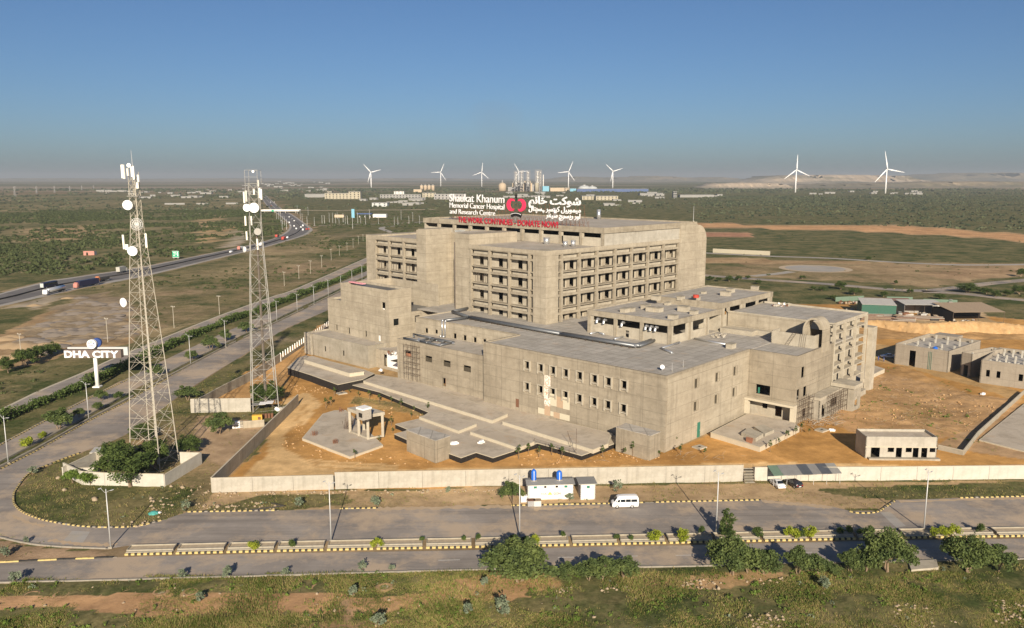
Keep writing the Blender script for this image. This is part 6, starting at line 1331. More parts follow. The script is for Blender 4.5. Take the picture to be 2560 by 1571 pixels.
# people by the tank building
def person(label, loc, rz, top, low):
    t = thing('person', label, 'person', loc, rz)
    me_ = bpy.data.meshes.new('body'); 
    V_ = [(0,0,.92),(0,0,1.15),(0,0,1.40),(0,0,1.50),(0,0,1.62),(.11,0,.90),(.13,.08,.5),(.13,-.02,.06),(.13,.12,.03),(-.11,0,.90),(-.13,-.06,.5),(-.13,-.14,.06),(-.13,0,.03),(.19,0,1.38),(.27,.03,1.1),(.27,.14,.86),(-.19,0,1.38),(-.27,-.03,1.1),(-.26,.08,.86)]
    E_ = [(0,1),(1,2),(2,3),(3,4),(0,5),(5,6),(6,7),(7,8),(0,9),(9,10),(10,11),(11,12),(2,13),(13,14),(14,15),(2,16),(16,17),(17,18)]
    me_.from_pydata(V_, E_, []); o = inst('body', me_, t); rad = [.15,.15,.15,.06,.10,.10,.07,.045,.04,.10,.07,.045,.04,.065,.05,.035,.065,.05,.035]
    sk = o.modifiers.new('skin', 'SKIN'); 
    for i, r in enumerate(rad): me_.skin_vertices[0].data[i].radius = (r, r)
    me_.skin_vertices[0].data[0].use_root = True; o.modifiers.new('sub', 'SUBSURF').levels = 1
    me_.materials.append(W[top]); MB().lathe((0,0,1.66), [(0,.09),(.08,.105),(.16,.07)], 8).build('hair', W['hair_dark'], t)
    MB().lathe((0,0,.45), [(0,.2),(.4,.2),(.5,.19)], 10).build('shirt_tail', W[low], t); return t
for i, (x, y, top, low, wd) in enumerate(((625,985,'leaf_bright','leaf_bright','dark green clothes, leftmost of the group'),(670,995,'blue_cloth','blue_cloth','blue clothes, middle of the group'),(735,1005,'blue_cloth','skin_cloth','blue clothes, rightmost of the group'),(590,905,'white_paint','white_paint','white clothes standing at the shade edge'))):
    person(f'person in {wd}', (*G(*z7(x, y)), 0), .5*i, top, low)
# ---------------------------------------------------------------- trucks and cars on the highway
def hdir(x, y):
    p = np.array(G(x, y)); c_ = resample(HL, 400); i = int(np.argmin(np.hypot(*(c_-p).T))); d = c_[min(i+1,399)]-c_[max(i-1,0)]; return p, math.atan2(d[1], d[0])
def truck(label, x, y, cab, body, kind, L=11., rev=False, h=3.4):
    p, a = hdir(x, y); t = thing('truck', label, 'truck', (*p, .06), a+(0 if rev else math.pi))   # front at +x
    bevel(loft([(L/2-2.2, ring(1.15,1.2,1.15,.7,1.6,2.7)), (L/2-.4, ring(1.15,1.2,1.15,.6,1.6,2.9)), (L/2, ring(1.1,1.15,1.0,.6,1.5,2.5))]).build('cab', W[cab], t), .06, 1)
    end_win(t, [(L/2+.01,-.95,1.6),(L/2+.01,.95,1.6),(L/2-.25,.9,2.45),(L/2-.25,-.9,2.45)], 'windscreen')
    if kind == 'tank':
        MB().lathe((-L/2,0,2.2), [(0,.6),(.3,1.15),(L-2.9,1.15),(L-2.6,.6)], 16, (1,0,0)).build('tank', W[body], t, True)
    else:
        MB().box(-L/2,L/2-2.5,-1.2,1.2,1.1,h).build('cargo_box', W[body], t)
    MB().box(-L/2,L/2-.6,-.5,.5,.7,1.05).build('chassis', W['black_paint'], t); wheels(t, (L/2-1.1, -L/2+3.2, -L/2+1.9, -L/2+.9) if L > 9 else (L/2-1.1, -L/2+1.2), .98, .5)
    if cab in ('truck_pink','truck_orange'): MB().box(L/2-1.6,L/2-.9,-1.0,1.0,2.9,3.3).build('crown_board', W[cab], t)
    return t
zh = zm(0,660,5.04)
truck('white tanker truck with silver tank on the highway at the left', *zh(690,372), 'car_white', 'tanker_silver', 'tank', 17)
truck('container truck with pink decorated cab and navy box on the highway', *zh(1090,290), 'truck_pink', 'truck_navy', 'box', 18, h=3.9)
truck('orange decorated truck following the navy container truck', *zh(1290,222), 'truck_orange', 'black_paint', 'box', 10, h=2.2)
truck('grey loaded truck partly behind the first mast on the highway', *zh(1540,112), 'cargo_tarp', 'cargo_tarp', 'box', 10, True, 4)
p, a = hdir(*zh(620,300)); t = thing('bus', 'dark coach with pale green front on the highway behind the tanker', 'bus', (*p, .06), a+math.pi); bevel(loft([(-5.5, ring(1.2,1.25,1.15,.5,1.5,3.3)), (5.2, ring(1.2,1.25,1.15,.5,1.5,3.3)), (5.5, ring(1.15,1.2,1.1,.5,1.5,3.2))]).build('body', W['truck_navy'], t), .08, 1); MB().box(5.51,5.56,-1.0,1.0,.7,2.9).build('front', W['shed_pale'], t); side_win(t, -5, 5, 1.7, 2.7, 1.27, 1.2); wheels(t, (-3.2, 3.4), 1.05, .5)
za = zm(600,380,4.107)
truck('red truck rounding the highway bend', *za(448,905), 'truck_red', 'truck_red', 'box', 9, h=3.2)
truck('small red truck on the far lane of the highway bend', *za(382,878), 'truck_red', 'rust', 'box', 8, h=2.8)
truck('white truck passing behind the second mast', *za(225,965), 'car_white', 'tanker_silver', 'tank', 11)
truck('pink-fronted truck left of the second mast', *zm(0,420,3.52)(2115,722), 'truck_pink', 'white_paint', 'box', 8, h=2.8)
for i, (x, y, mt) in enumerate(((505,675,'car_white'),(505,730,'car_white'),(535,695,'car_silver'),(515,765,'car_silver'),(557,715,'car_white'),(555,768,'car_white'),(577,795,'car_white'),(625,780,'car_white'),(645,765,'car_white'),(648,808,'car_white'),(705,798,'truck_red'),(683,800,'truck_red'),(490,887,'car_white'),(315,520,'car_white'),(320,560,'truck_red'),(352,520,'car_white'))):
    p, a = hdir(*za(x, y)); t = thing('car', f'distant car on the curving highway, {words[i]} in the stream', 'car', (*p, .06), a, 'distant cars on the highway'); s_ = 1.5 if i in (3,8,9) else 1.15
    loft([(-2.1*s_, ring(.8,.85,.7,.3,.8,1.0)), (-1.2*s_, ring(.85,.9,.7,.3,.9,1.5*s_)), (.6*s_, ring(.85,.9,.7,.3,.9,1.5*s_)), (1.2*s_, ring(.85,.9,.75,.3,.9,1.0)), (2.1*s_, ring(.8,.85,.7,.3,.7,.8))]).build('body', W[mt], t)
p, a = hdir(613, 633); t = thing('car', 'small white car on the highway left of the second mast', 'car', (*G(578,632), .06), a); loft([(-2, ring(.8,.85,.7,.3,.8,1.0)), (-1.2, ring(.85,.9,.7,.3,.9,1.5)), (.6, ring(.85,.9,.7,.3,.9,1.5)), (2.1, ring(.8,.85,.7,.3,.7,.8))]).build('body', W['car_white'], t)
# green highway board
p = G(440,648); t = thing('road_sign', 'green and white highway board on two posts beside the highway', 'sign', (*p, 0), -.05); hT = HT(p, 628); hB = HT(p, 644)
for x_ in (-1.5, 1.5): MB().bar((x_,0,-.2),(x_,0,hB),.15,5).build('post', W['lamp_grey'], t)
MB().box(-2.5,2.5,-.12,.12,hB,hT).build('board', W['sign_green'], t)
for a_, b_, c_, d_ in ((-2,.6,.72,.8),(-1.6,1.0,.5,.58),(-2,-.4,.25,.33),(1.2,1.9,.2,.85)): MB().box(a_,b_,-.15,-.121,hB+(hT-hB)*c_,hB+(hT-hB)*d_).build('marking', W['sign_white'], t)
for a_ in ((-2.5,2.5,-.14,-.121,hT-.25,hT),(-2.5,2.5,-.14,-.121,hB,hB+.25)): MB().box(*a_).build('border', W['sign_white'], t)
# ================================================================== VEGETATION
nr = np.random.default_rng(21)
def leaf_cards(C_, size, nrm_up=.3, tri=False):
    """two-sided leaf faces at points C_ (n,3); random tilt"""
    n = len(C_); a = nr.normal(size=(n, 3)); a[:, 2] *= .6; a /= np.linalg.norm(a, axis=1)[:, None]
    b = np.cross(a, nr.normal(size=(n, 3))); b /= np.linalg.norm(b, axis=1)[:, None]
    s = (size*(.6+.8*nr.random(n)))[:, None]; s2 = s*(.45+.35*nr.random(n))[:, None]
    V_ = np.stack([C_-a*s, C_+b*s2, C_+a*s, C_-b*s2], 1).reshape(-1, 3); F_ = np.arange(4*n).reshape(-1, 4); return V_, F_
def crown_points(n, rx, ry, rz, clumps, cr, seed, flat=0., low=-.35, droop=0.):
    r = np.random.default_rng(seed); d = r.normal(size=(clumps, 3)); d /= np.linalg.norm(d, axis=1)[:, None]; d[:, 2] = np.where(d[:, 2] < low, -d[:, 2]*.5, d[:, 2])
    rad = (.40+.68*r.random(clumps)**.7)[:, None]; cc = d*rad*np.array([rx, ry, rz]); cs = cr*(.6+.8*r.random(clumps))
    k = r.integers(0, clumps, n); p = r.normal(size=(n, 3)); p /= np.linalg.norm(p, axis=1)[:, None]; p *= (r.random(n)**.45*cs[k])[:, None]; p[:, 2] *= .75
    q = cc[k]+p; q[:, 2] -= droop*np.maximum(0, np.hypot(q[:, 0]/rx, q[:, 1]/ry)-.6)*rz
    return q, cc
def tree_meshes(name, mat, w_, h_, n, leaf, seed, clumps=46, trunk=.28, cr=.22, droop=.35, tr_r=.13, low=-.35):
    rz_ = h_*(1-trunk)/2*1.05; zc_ = h_-rz_; q, cc = crown_points(n, w_/2, w_/2, rz_, clumps, cr*w_, seed, low=low, droop=droop); q[:, 2] += zc_; q[:, 2] = np.maximum(q[:, 2], .15)
    V_, F_ = leaf_cards(q, leaf); cm = np_mesh('crown', V_, F_, W[mat])
    m = MB(); r = random.Random(seed); stems = 3
    for s_ in range(stems):
        a = (r.uniform(-.12,.12)*w_*.4, r.uniform(-.12,.12)*w_*.4, 0); b = (a[0]+r.uniform(-.1,.1)*w_, a[1]+r.uniform(-.1,.1)*w_, h_*(trunk+.12)); m.bar(a, b, tr_r, 6, tr_r*.7)
        for k in range(4):
            c_ = cc[r.randrange(len(cc))]; m.bar(b, (c_[0]*.8, c_[1]*.8, c_[2]*.8+zc_), tr_r*.6, 5, tr_r*.2)
    return cm, m.mesh('trunk', W['bark'])
def make_tree(name, label, cat, meshes, loc, s=1., rz=0., group=None, parts=('crown', 'trunk')):
    t = thing(name, label, cat, loc, rz, group); t.scale = (s,)*3 if not hasattr(s, '__len__') else s
    inst(parts[0], meshes[0], t); inst(parts[1], meshes[1], t); return t
MQ = [tree_meshes('mesquite', 'leaf_mesquite', 6.4, 4.3, 8000, .16, 30+i, 50, .2, .15, .5) for i in range(3)]
SMQ = [tree_meshes('mesquite', 'leaf_mesquite', 3.2, 3.0, 3400, .13, 50+i, 30, .25, .175, .4, .07) for i in range(3)]
DK = [tree_meshes('broadleaf', 'leaf_dark', 7.5, 6.6, 7500, .18, 70+i, 60, .15, .135, .1, .2, -.6) for i in range(2)]
SH = [tree_meshes('shrub', 'leaf_hedge', 2.2, 1.6, 1100, .13, 90+i, 22, .05, .24, .1, .05, -.5) for i in range(3)]
LM_ = [tree_meshes('lime', 'leaf_lime', 1.7, 1.25, 1000, .10, 100+i, 20, .03, .24, 0, .03, -.7) for i in range(2)]
COL = tree_meshes('column', 'leaf_dark', 2.1, 5.2, 3000, .14, 120, 44, .05, .26, 0, .09, -.9)
SAP = [tree_meshes('sapling', 'leaf_dark', .6, 2.0, 150, .09, 130+i, 9, .3, .32, 0, .025) for i in range(3)]
zA, zL = zm(1200,1100,3.21), zm(1860,1100,3.21); zR = zm(700,1100,3.21); zO = zm(0,1100,3.21); zI = zm(0,1060,4.4)
def place(f, x, y): return (*G(*f(x, y)), 0)
def pxm(f, x, y, wpx, scale): p = G(*f(x, y)); return wpx/scale*(p[1]*_c+_H*_s)/_F
FT_ = [(zA,330,1140,470,290,'big','wide bushy mesquite tree at the near road edge, left of all'),(zA,700,1125,160,120,'s','small mesquite bush right of the widest roadside tree'),(zA,875,1130,190,150,'s','leftmost of three rounded mesquite bushes in a row'),(zA,990,1120,190,165,'s','middle of three rounded mesquite bushes in a row'),(zA,1150,1115,190,165,'s','rightmost of three rounded mesquite bushes in a row'),
  (zA,2020,1085,370,270,'big','broad mesquite tree below the narrow upright tree'),(zL,20,1075,170,190,'s','slim mesquite tree tight against the broad one'),(zL,165,1082,215,205,'s','rounded mesquite tree second right of the broad one'),(zL,432,1075,190,195,'s','mesquite tree showing its twin pale trunks'),(zL,590,1080,175,140,'s','low mesquite tree right of the twin-trunked one'),(zL,715,1078,115,80,'s','lowest mesquite bush of the roadside row'),(zL,850,1062,165,160,'s','pointed mesquite tree left of the tallest one'),(zL,985,1065,170,170,'s','mesquite bush at the left foot of the tallest one'),(zL,1150,1065,330,290,'big','tallest mesquite tree of the roadside row'),(zL,1790,1062,330,265,'big','large dark mesquite tree right of the concrete slab'),(zL,2042,1050,215,180,'s','rounded mesquite tree rightmost in the roadside row')]
for i, (f, x, y, wp, hp, k, lb) in enumerate(FT_):
    wm_ = pxm(f, x, y, wp, 3.21); hm = pxm(f, x, y, hp, 3.21)*1.0; ms = (MQ if k == 'big' else SMQ)[i % 3]; w0, h0 = (6.4, 4.3) if k == 'big' else (3.2, 3.0)
    make_tree('mesquite_tree', lb, 'tree', ms, place(f, x, y), (wm_/w0*1.12, wm_/w0*1.12, hm/h0*1.08), random.random()*6, 'mesquite trees along the near road edge')
make_tree('cypress_tree', 'narrow upright dark tree in the median beside the fourth lamp', 'tree', COL, place(zA,1978,800), (1.05,1.05,pxm(zA,1978,800,250,3.21)/5.2))
make_tree('broadleaf_tree', 'rounded olive tree at the left end of the white service block', 'tree', SMQ[1], place(zA,258,505), (1.25,1.25,1.35), 1.)
for i, (x, y, wp, hp, lb, mi_) in enumerate(((1420,690,600,420,'big dark spreading tree in front of the first mast',0),(1290,470,330,300,'dark tree behind the big one in the mast compound',1),(1700,500,330,330,'dark tree between the legs of the first mast',0),(2060,330,280,200,'dark low tree beyond the rear compound wall',1),(1560,200,260,180,'dark tree farthest back in the mast compound',0))):
    wm_ = pxm(zI, x, y, wp, 4.4); make_tree('broadleaf_tree', lb, 'tree', DK[mi_], place(zI, x, y), (wm_/7.5, wm_/7.5, pxm(zI, x, y, hp, 4.4)/6.6), i*1.3, 'dark trees round the first mast')
for i, (x, y, wp, hp, lb) in enumerate(((800,650,180,150,'small bright tree at the left of the compound wall'),(990,668,210,150,'small round tree right of the bright one at the compound wall'))):
    wm_ = pxm(zI, x, y, wp, 4.4); make_tree('broadleaf_tree', lb, 'tree', tree_meshes('b','leaf_bright',3.2,3.0,2600,.15,150+i,34,.25,.2,.2,.07), place(zI, x, y), (wm_/3.2, wm_/3.2, pxm(zI, x, y, hp, 4.4)/3.0), i)
wm_ = pxm(z21, 1640, 790, 235, 2.907); make_tree('broadleaf_tree', 'dark dense tree between the legs of the second mast', 'tree', DK[1], place(z21,1640,795), (wm_/7.5, wm_/7.5, .95), 2)
for i, (x, y, wp, hp, lb) in enumerate(((1310,1005,175,150,'green bush on the bare wedge near the scrap compound'),(1075,760,150,105,'green bush at the road side left of the stained wall'),(140,965,200,140,'spreading tree in the boulevard median nearest the corner'),(445,765,90,80,'small tree in the boulevard median left of the leaning pair'),(572,745,90,95,'small tree in the boulevard median behind the sign pole'),(420,835,80,60,'low bush at the foot of a boulevard lamp'),(285,880,80,60,'low bush right of the spreading median tree'),(1245,400,110,110,'tree with bare trunk in the boulevard median behind the first mast'),(1350,330,90,80,'small crown beside the bare-trunk boulevard tree'),(1500,270,110,80,'median tree just left of the second mast'),(840,580,110,80,'median bush half hidden by the first mast'),(1100,470,100,70,'low median bush near a boulevard lamp'))):
    wm_ = pxm(z21, x, y, wp, 2.907); make_tree('median_tree', lb, 'tree', SMQ[i % 3] if i not in (4,) else SH[0], place(z21, x, y), (wm_/3.2, wm_/3.2, pxm(z21, x, y, hp, 2.907)/3.0), i, 'trees of the boulevard median')
for i, (x, y, wp, hp) in enumerate(((100,1375,210,190),(330,1290,260,230),(490,1230,190,190),(650,1160,230,170))):
    wm_ = pxm(z50, x, y, wp, 5.04); make_tree('field_bush', f'large dark bush on the field left of the sign, {words[i]} from the left', 'bush', DK[i % 2], place(z50, x, y), (wm_/7.5, wm_/7.5, pxm(z50, x, y, hp, 5.04)/6.6), i, 'bushes on the field by the sign')
# median shrubs
MS = [(zA,1410,830,'l',95,'square lime bush, left of the bright pair before the fourth lamp'),(zA,1625,826,'l',105,'square lime bush, right of the bright pair before the fourth lamp'),(zA,445,848,'l',72,'lime bush beside the third lamp'),(zR,775,882,'l',80,'lone lime bush between the second and third lamps'),(zO,2025,902,'l',80,'lone lime bush left of the second lamp'),(zL,390,805,'l',105,'round lime bush, left of the pair right of the upright tree'),(zL,537,800,'l',98,'round lime bush, right of the pair right of the upright tree'),(zL,1525,785,'l',70,'yellow-green bush just right of the last lamp'),(zL,1605,782,'l',75,'yellow-green bush, middle of three by the last lamp'),(zL,1690,780,'l',90,'yellow-green bush, right of three by the last lamp'),
  (zR,95,885,'d',55,'dark shrub in the third planter'),(zR,1140,838,'d',36,'small dark shrub, first between second and third lamps'),(zR,1475,828,'d',34,'small dark shrub, second between second and third lamps'),(zR,1590,828,'d',42,'small dark shrub, third between second and third lamps'),(zA,270,852,'d',62,'dark shrub at the foot of the third lamp'),(zA,368,850,'d',52,'dark shrub right of the third lamp foot'),(zA,668,800,'d',40,'spindly shrub right of the third lamp'),(zA,1100,825,'d',42,'pale spindly shrub before the lime pair'),(zA,1215,825,'d',36,'small shrub beside the pale spindly one'),(zA,1780,775,'d',50,'shrub left of the fourth lamp'),(zL,110,800,'d',70,'straggly shrub right of the upright tree'),(zL,775,775,'d',50,'dark shrub, first of a row left of the tall clipped one'),(zL,850,770,'d',55,'dark shrub, second of a row left of the tall clipped one'),(zL,940,785,'d',45,'low shrub beside the tall clipped one'),(zL,1010,790,'d',72,'tall clipped dark shrub in the median'),(zL,1902,770,'d',62,'ball-shaped shrub near the right edge of the median'),(zL,465,800,'d',45,'dark shrub between the round lime pair'),(zL,1860,775,'d',10,'tiny seedling in the median near the right edge')]
for i, (f, x, y, k, wp, lb) in enumerate(MS):
    wm_ = pxm(f, x, y, wp, 3.21); p = place(f, x, y); p = (p[0], p[1]+.35, .35)
    if k == 'l': make_tree('lime_bush', lb, 'bush', LM_[i % 2], p, (wm_/1.7, wm_/1.7, wm_/1.7*1.05), i, 'lime bushes in the median', ('foliage','stem'))
    else: make_tree('median_shrub', lb, 'bush', SH[i % 3], p, (wm_/2.2, wm_/2.2, wm_/2.2*1.5), i, 'dark shrubs in the median', ('foliage','stem'))
for i, (x, y) in enumerate(((60,262),(105,170))):
    wm_ = 2.6-.8*i; make_tree('lime_bush', 'lime bush in the boulevard median, ' + ('nearer' if i == 0 else 'farther') + ' of two', 'bush', LM_[i], (*G(*zI(300+i*170, 262-95*i)), .3), (wm_/1.7,)*3, i, 'lime bushes in the boulevard', ('foliage','stem'))
# saplings on the yard
SP = [(z3,x,y) for x, y in ((890,635),(1000,655),(1100,690),(1225,705),(1325,745),(1460,785),(1605,790),(555,745),(605,720),(640,620),(1225,930),(1240,1000),(1100,1115),(850,1265),(795,600),(1430,845))]+[(z4,x,y) for x, y in ((480,1270),(580,1215),(690,1250),(820,1225),(925,1260),(1340,1250),(1520,1180),(1570,1240),(1650,1235),(1760,1240),(1920,1250),(2080,1140),(2140,1230),(2390,1240))]+[(z6,x,y) for x, y in ((850,1480),(930,1420),(1010,1370),(1090,1330),(1150,1290),(1220,1310))]
for i, (f, x, y) in enumerate(SP):
    make_tree('sapling', ('thin young sapling along the left edge of the terrace', 'thin young sapling below the zigzag edge of the terrace', 'thin young sapling below the side terrace')[0 if f is z3 else 1 if f is z4 else 2], 'sapling', SAP[i % 3], place(f, x, y), .8+.9*random.random(), i, 'saplings planted in the yard', ('foliage','stem'))
# hedge between service road and boulevard
HD = GL([(-60,1080),(0,1058),(100,1014),(200,975),(320,920),(410,878),(495,838),(616,792),(760,738),(846,703),(915,672)]); hl = resample(smooth_line(HD, 4), 1000)
seg = [(0,.30,'nearest stretch'),(.31,.62,'middle stretch'),(.63,1,'far stretch')]
for a, b, wd in seg:
    n = 9000; k = nr.integers(int(a*999), int(b*999), n); p = hl[k]; gap = fbm(p[:, 0], p[:, 1], 9, 3, 77); keep = gap > .30; p = p[keep]; gap = gap[keep]
    C_ = np.c_[p+nr.normal(size=p.shape)*.75, nr.random(len(p))**.7*(1.2+2.4*np.clip(gap*1.6-.3, 0, 1))]; V_, F_ = leaf_cards(C_, .32); t = thing('hedge', f'dark hedge between the boulevard and the service road, {wd}', 'hedge', (0,0,0), 0, 'hedge along the boulevard'); inst('foliage', np_mesh('foliage', V_, F_, W['leaf_hedge']), t)
    m = MB()
    for q in hl[int(a*999):int(b*999):40]: m.bar((*q, 0), (q[0]+.2, q[1], 1.2), .06, 4)
    tag(m.build('stems', W['bark'], t), kind='stuff')
# ---------------------------------------------------------------- grass and scrub (uncountable)
def sample(n, x0, x1, y0, y1, fn, seed):
    r = np.random.default_rng(seed); x = r.uniform(x0, x1, n); y = r.uniform(y0, y1, n); keep = r.random(n) < fn(x, y); return x[keep], y[keep], r
def blades(x, y, r, h, nb, spread, z0=0.):
    n = len(x); X_ = np.repeat(x, nb)+r.normal(size=n*nb)*spread; Y_ = np.repeat(y, nb)+r.normal(size=n*nb)*spread; H_ = np.repeat(h, nb)*(.5+.7*r.random(n*nb)); a = r.random(n*nb)*6.283; w_ = .03+.035*r.random(n*nb); ln = r.normal(size=(n*nb, 2))*.35*H_[:, None]
    b = np.c_[X_, Y_, np.full(n*nb, z0)]; d = np.c_[np.cos(a)*w_, np.sin(a)*w_, np.zeros(n*nb)]; V_ = np.stack([b-d, b+d, b+np.c_[ln, H_]], 1).reshape(-1, 3); return V_, np.arange(3*n*nb).reshape(-1, 3)
def veg_at(x, y):
    i = np.clip(np.searchsorted(gy, y)-1, 0, ny-1); j = np.clip(np.searchsorted(gx, x)-1, 0, nx-1); return V[i, j]
near_ok = lambda x, y: np.clip(veg_at(x, y)*1.5*np.clip(fbm(x, y, 6, 3, 61)*2.6-.75, 0, 1), 0, 1)
for nm, mt, sd, lab, k in (('grass', 'grass_green', 201, 'green grass and weeds of the road verges', .0), ('dry_grass', 'grass_dry', 202, 'dry straw-coloured grass of the road verges', .5)):
    x, y, r = sample(130000 if nm == 'grass' else 90000, -75, 75, 84, 118, near_ok, sd); V1, F1 = blades(x, y, r, .12+.55*r.random(len(x))*np.clip(fbm(x, y, 9, 3, 63)*2.2-.6, .15, 1), 4, .16)
    x, y, r = sample(40000, -105, 110, 118, 260, lambda a, b: near_ok(a, b)*.8, sd+9); V2, F2 = blades(x, y, r, .15+.3*r.random(len(x)), 4, .25)
    tag(inst(nm, np_mesh(nm, np.r_[V1, V2], np.r_[F1, F2+len(V1)], W[mt])), lab, 'grass', kind='stuff')
def bushes(x, y, r, s, nl, leaf, flat_=.75):
    n = len(x); d = r.normal(size=(n*nl, 3)); d /= np.linalg.norm(d, axis=1)[:, None]; d[:, 2] = np.abs(d[:, 2]); S_ = np.repeat(s, nl)[:, None]; el = np.repeat(.7+.6*r.random(n), nl)
    q = d*S_*(.55+.45*r.random(n*nl)[:, None]); q[:, 0] *= el; q[:, 2] *= flat_; C_ = q+np.c_[np.repeat(x, nl), np.repeat(y, nl), np.zeros(n*nl)]
    a = r.normal(size=(n*nl, 3)); a /= np.linalg.norm(a, axis=1)[:, None]; b = np.cross(a, d); b /= np.linalg.norm(b, axis=1)[:, None]+1e-9; L_ = leaf*S_*(.6+.7*r.random(n*nl)[:, None])
    V_ = np.stack([C_-a*L_, C_+b*L_*.7, C_+a*L_, C_-b*L_*.7], 1).reshape(-1, 3); return V_, np.arange(4*n*nl).reshape(-1, 4)
# small weeds close by
x, y, r = sample(9000, -75, 75, 84, 118, lambda a, b: np.clip(veg_at(a, b)*.55, 0, 1)*(fbm(a, b, 8, 3, 67) > .47), 301); V_, F_ = bushes(x, y, r, .15+.42*r.random(len(x))**2, 16, .33, 1.1); tag(inst('weeds', np_mesh('weeds', V_, F_, W['leaf_bright'])), 'small leafy weeds among the roadside grass', 'weeds', kind='stuff')
x, y, r = sample(1300, -75, 75, 84, 240, lambda a, b: np.clip(veg_at(a, b)*.5, 0, 1), 302); V_, F_ = bushes(x, y, r, .2+.4*r.random(len(x))**2, 14, .35, 1.0); tag(inst('grey_weeds', np_mesh('grey_weeds', V_, F_, W['leaf_blue'])), 'grey-green weeds among the roadside grass', 'weeds', kind='stuff')
# scrub on the plains
LF = GL([(-600,1000),(0,1000),(920,640),(790,577),(660,622),(0,775),(-600,900)]); BH = GL([(-900,745),(0,725),(290,664),(596,612),(697,588),(716,565),(640,515),(500,492),(-900,492)]); RF = GL([(1745,755),(2900,755),(2900,566),(1745,566)]); MF = GL([(790,640),(930,640),(1000,600),(1100,560),(1100,525),(760,535),(760,560),(800,580)]); GRV = GL([(-100,900),(40,770),(200,725),(335,765),(336,860),(120,905)])
def dens(x, y, P_, thr, amp, sc_, seed, cut=None):
    q = inpoly(x, y, P_); v_ = np.clip((fbm(x, y, sc_, 4, seed)-thr)*amp, 0, 1)*q
    if cut is not None: v_ = v_*~inpoly(x, y, cut)
    return v_
x, y, r = sample(12000, -330, 0, 190, 900, lambda a, b: dens(a, b, LF, .44, 3.6, 40, 81, GRV)*.6, 401); V_, F_ = bushes(x, y, r, .5+1.3*r.random(len(x))**2, 34, .28, .7); tag(inst('field_scrub', np_mesh('field_scrub', V_, F_, W['leaf_scrub'])), 'low olive scrub dotting the field before the highway', 'scrub', kind='stuff')
x, y, r = sample(38000, -900, -60, 330, 1500, lambda a, b: dens(a, b, BH, .37, 4.5, 80, 82)*.85, 402); V_, F_ = bushes(x, y, r, 1.2+2.6*r.random(len(x))**1.4, 26, .34, .7); tag(inst('plain_scrub', np_mesh('plain_scrub', V_, F_, W['leaf_scrub'])), 'dark thorn scrub covering the plain beyond the highway', 'scrub', kind='stuff')
x, y, r = sample(5000, -250, -20, 420, 1500, lambda a, b: dens(a, b, MF, .38, 3.4, 60, 83)*.8, 403); V_, F_ = bushes(x, y, r, .9+1.8*r.random(len(x))**1.6, 26, .33, .75); tag(inst('ramp_scrub', np_mesh('ramp_scrub', V_, F_, W['leaf_scrub'])), 'scrub between the boulevard and the highway ramp', 'scrub', kind='stuff')
x, y, r = sample(7000, 100, 700, 370, 900, lambda a, b: dens(a, b, RF, .46, 2.8, 70, 84)*.35, 404); V_, F_ = bushes(x, y, r, .4+1.0*r.random(len(x))**2.5, 22, .33, .7); tag(inst('meadow_scrub', np_mesh('meadow_scrub', V_, F_, W['leaf_scrub'])), 'sparse low shrubs on the green field at the right', 'scrub', kind='stuff')
def far_d(x, y): return np.clip((fbm(x, y, 420, 4, 91)-.36)*3.2, 0, 1)*(np.abs(x) < y*.75)*np.where((x < y*.20) & (y < 1500), 0, 1)*np.where((x > y*.15) & (y < 1010), 0, 1)
x, y, r = sample(60000, -3500, 3500, 1000, 4200, lambda a, b: far_d(a, b)*.55, 405); s_ = (1.6+3.0*r.random(len(x))**1.5)*(1+np.clip((y-1500)/3000, 0, 1)); V_, F_ = bushes(x, y, r, s_, 9, .6, .75); tag(inst('far_scrub', np_mesh('far_scrub', V_, F_, W['leaf_far'])), 'distant dark scrub spreading to the horizon', 'scrub', kind='stuff')
RS = GL([(1745,560),(2000,560),(2300,568),(2900,606),(2900,490),(1745,490)])
x, y, r = sample(40000, 200, 2600, 950, 2700, lambda a, b: dens(a, b, RS, .30, 4, 200, 95)*.7, 406); V_, F_ = bushes(x, y, r, 1.3+2.2*r.random(len(x))**1.5, 10, .55, .8); tag(inst('thorn_forest', np_mesh('thorn_forest', V_, F_, W['leaf_far'])), 'dense dark thorn woodland beyond the green field', 'scrub', kind='stuff')
# scattered larger bushes by the right hand roads, countable
zK = zm(1740,380,3.005)
for i, (x, y, wp, hp) in enumerate(((1085,1035,85,60),(1190,1075,95,55),(1410,1090,60,40),(465,995,50,35),(250,975,60,40),(170,972,45,30),(110,965,60,30),(800,955,45,28),(1295,815,45,28),(1030,1110,60,35),(2040,1060,160,65),(2180,1070,90,50),(2340,1085,80,45),(2430,1070,110,70),(2440,940,70,60),(1830,1110,80,45),(2250,1090,70,45),(1610,1060,50,30),(880,1040,45,30),(945,1045,50,32),(320,965,55,32),(390,955,40,26),(1500,995,30,30))):
    wm_ = pxm(zK, x, y, wp, 3.005); make_tree('roadside_bush', 'dark rounded bush dotted along the roads beyond the site', 'bush', DK[i % 2], place(zK, x, y), (wm_/7.5, wm_/7.5, pxm(zK, x, y, hp, 3.005)/6.6), i, 'bushes along the far roads')
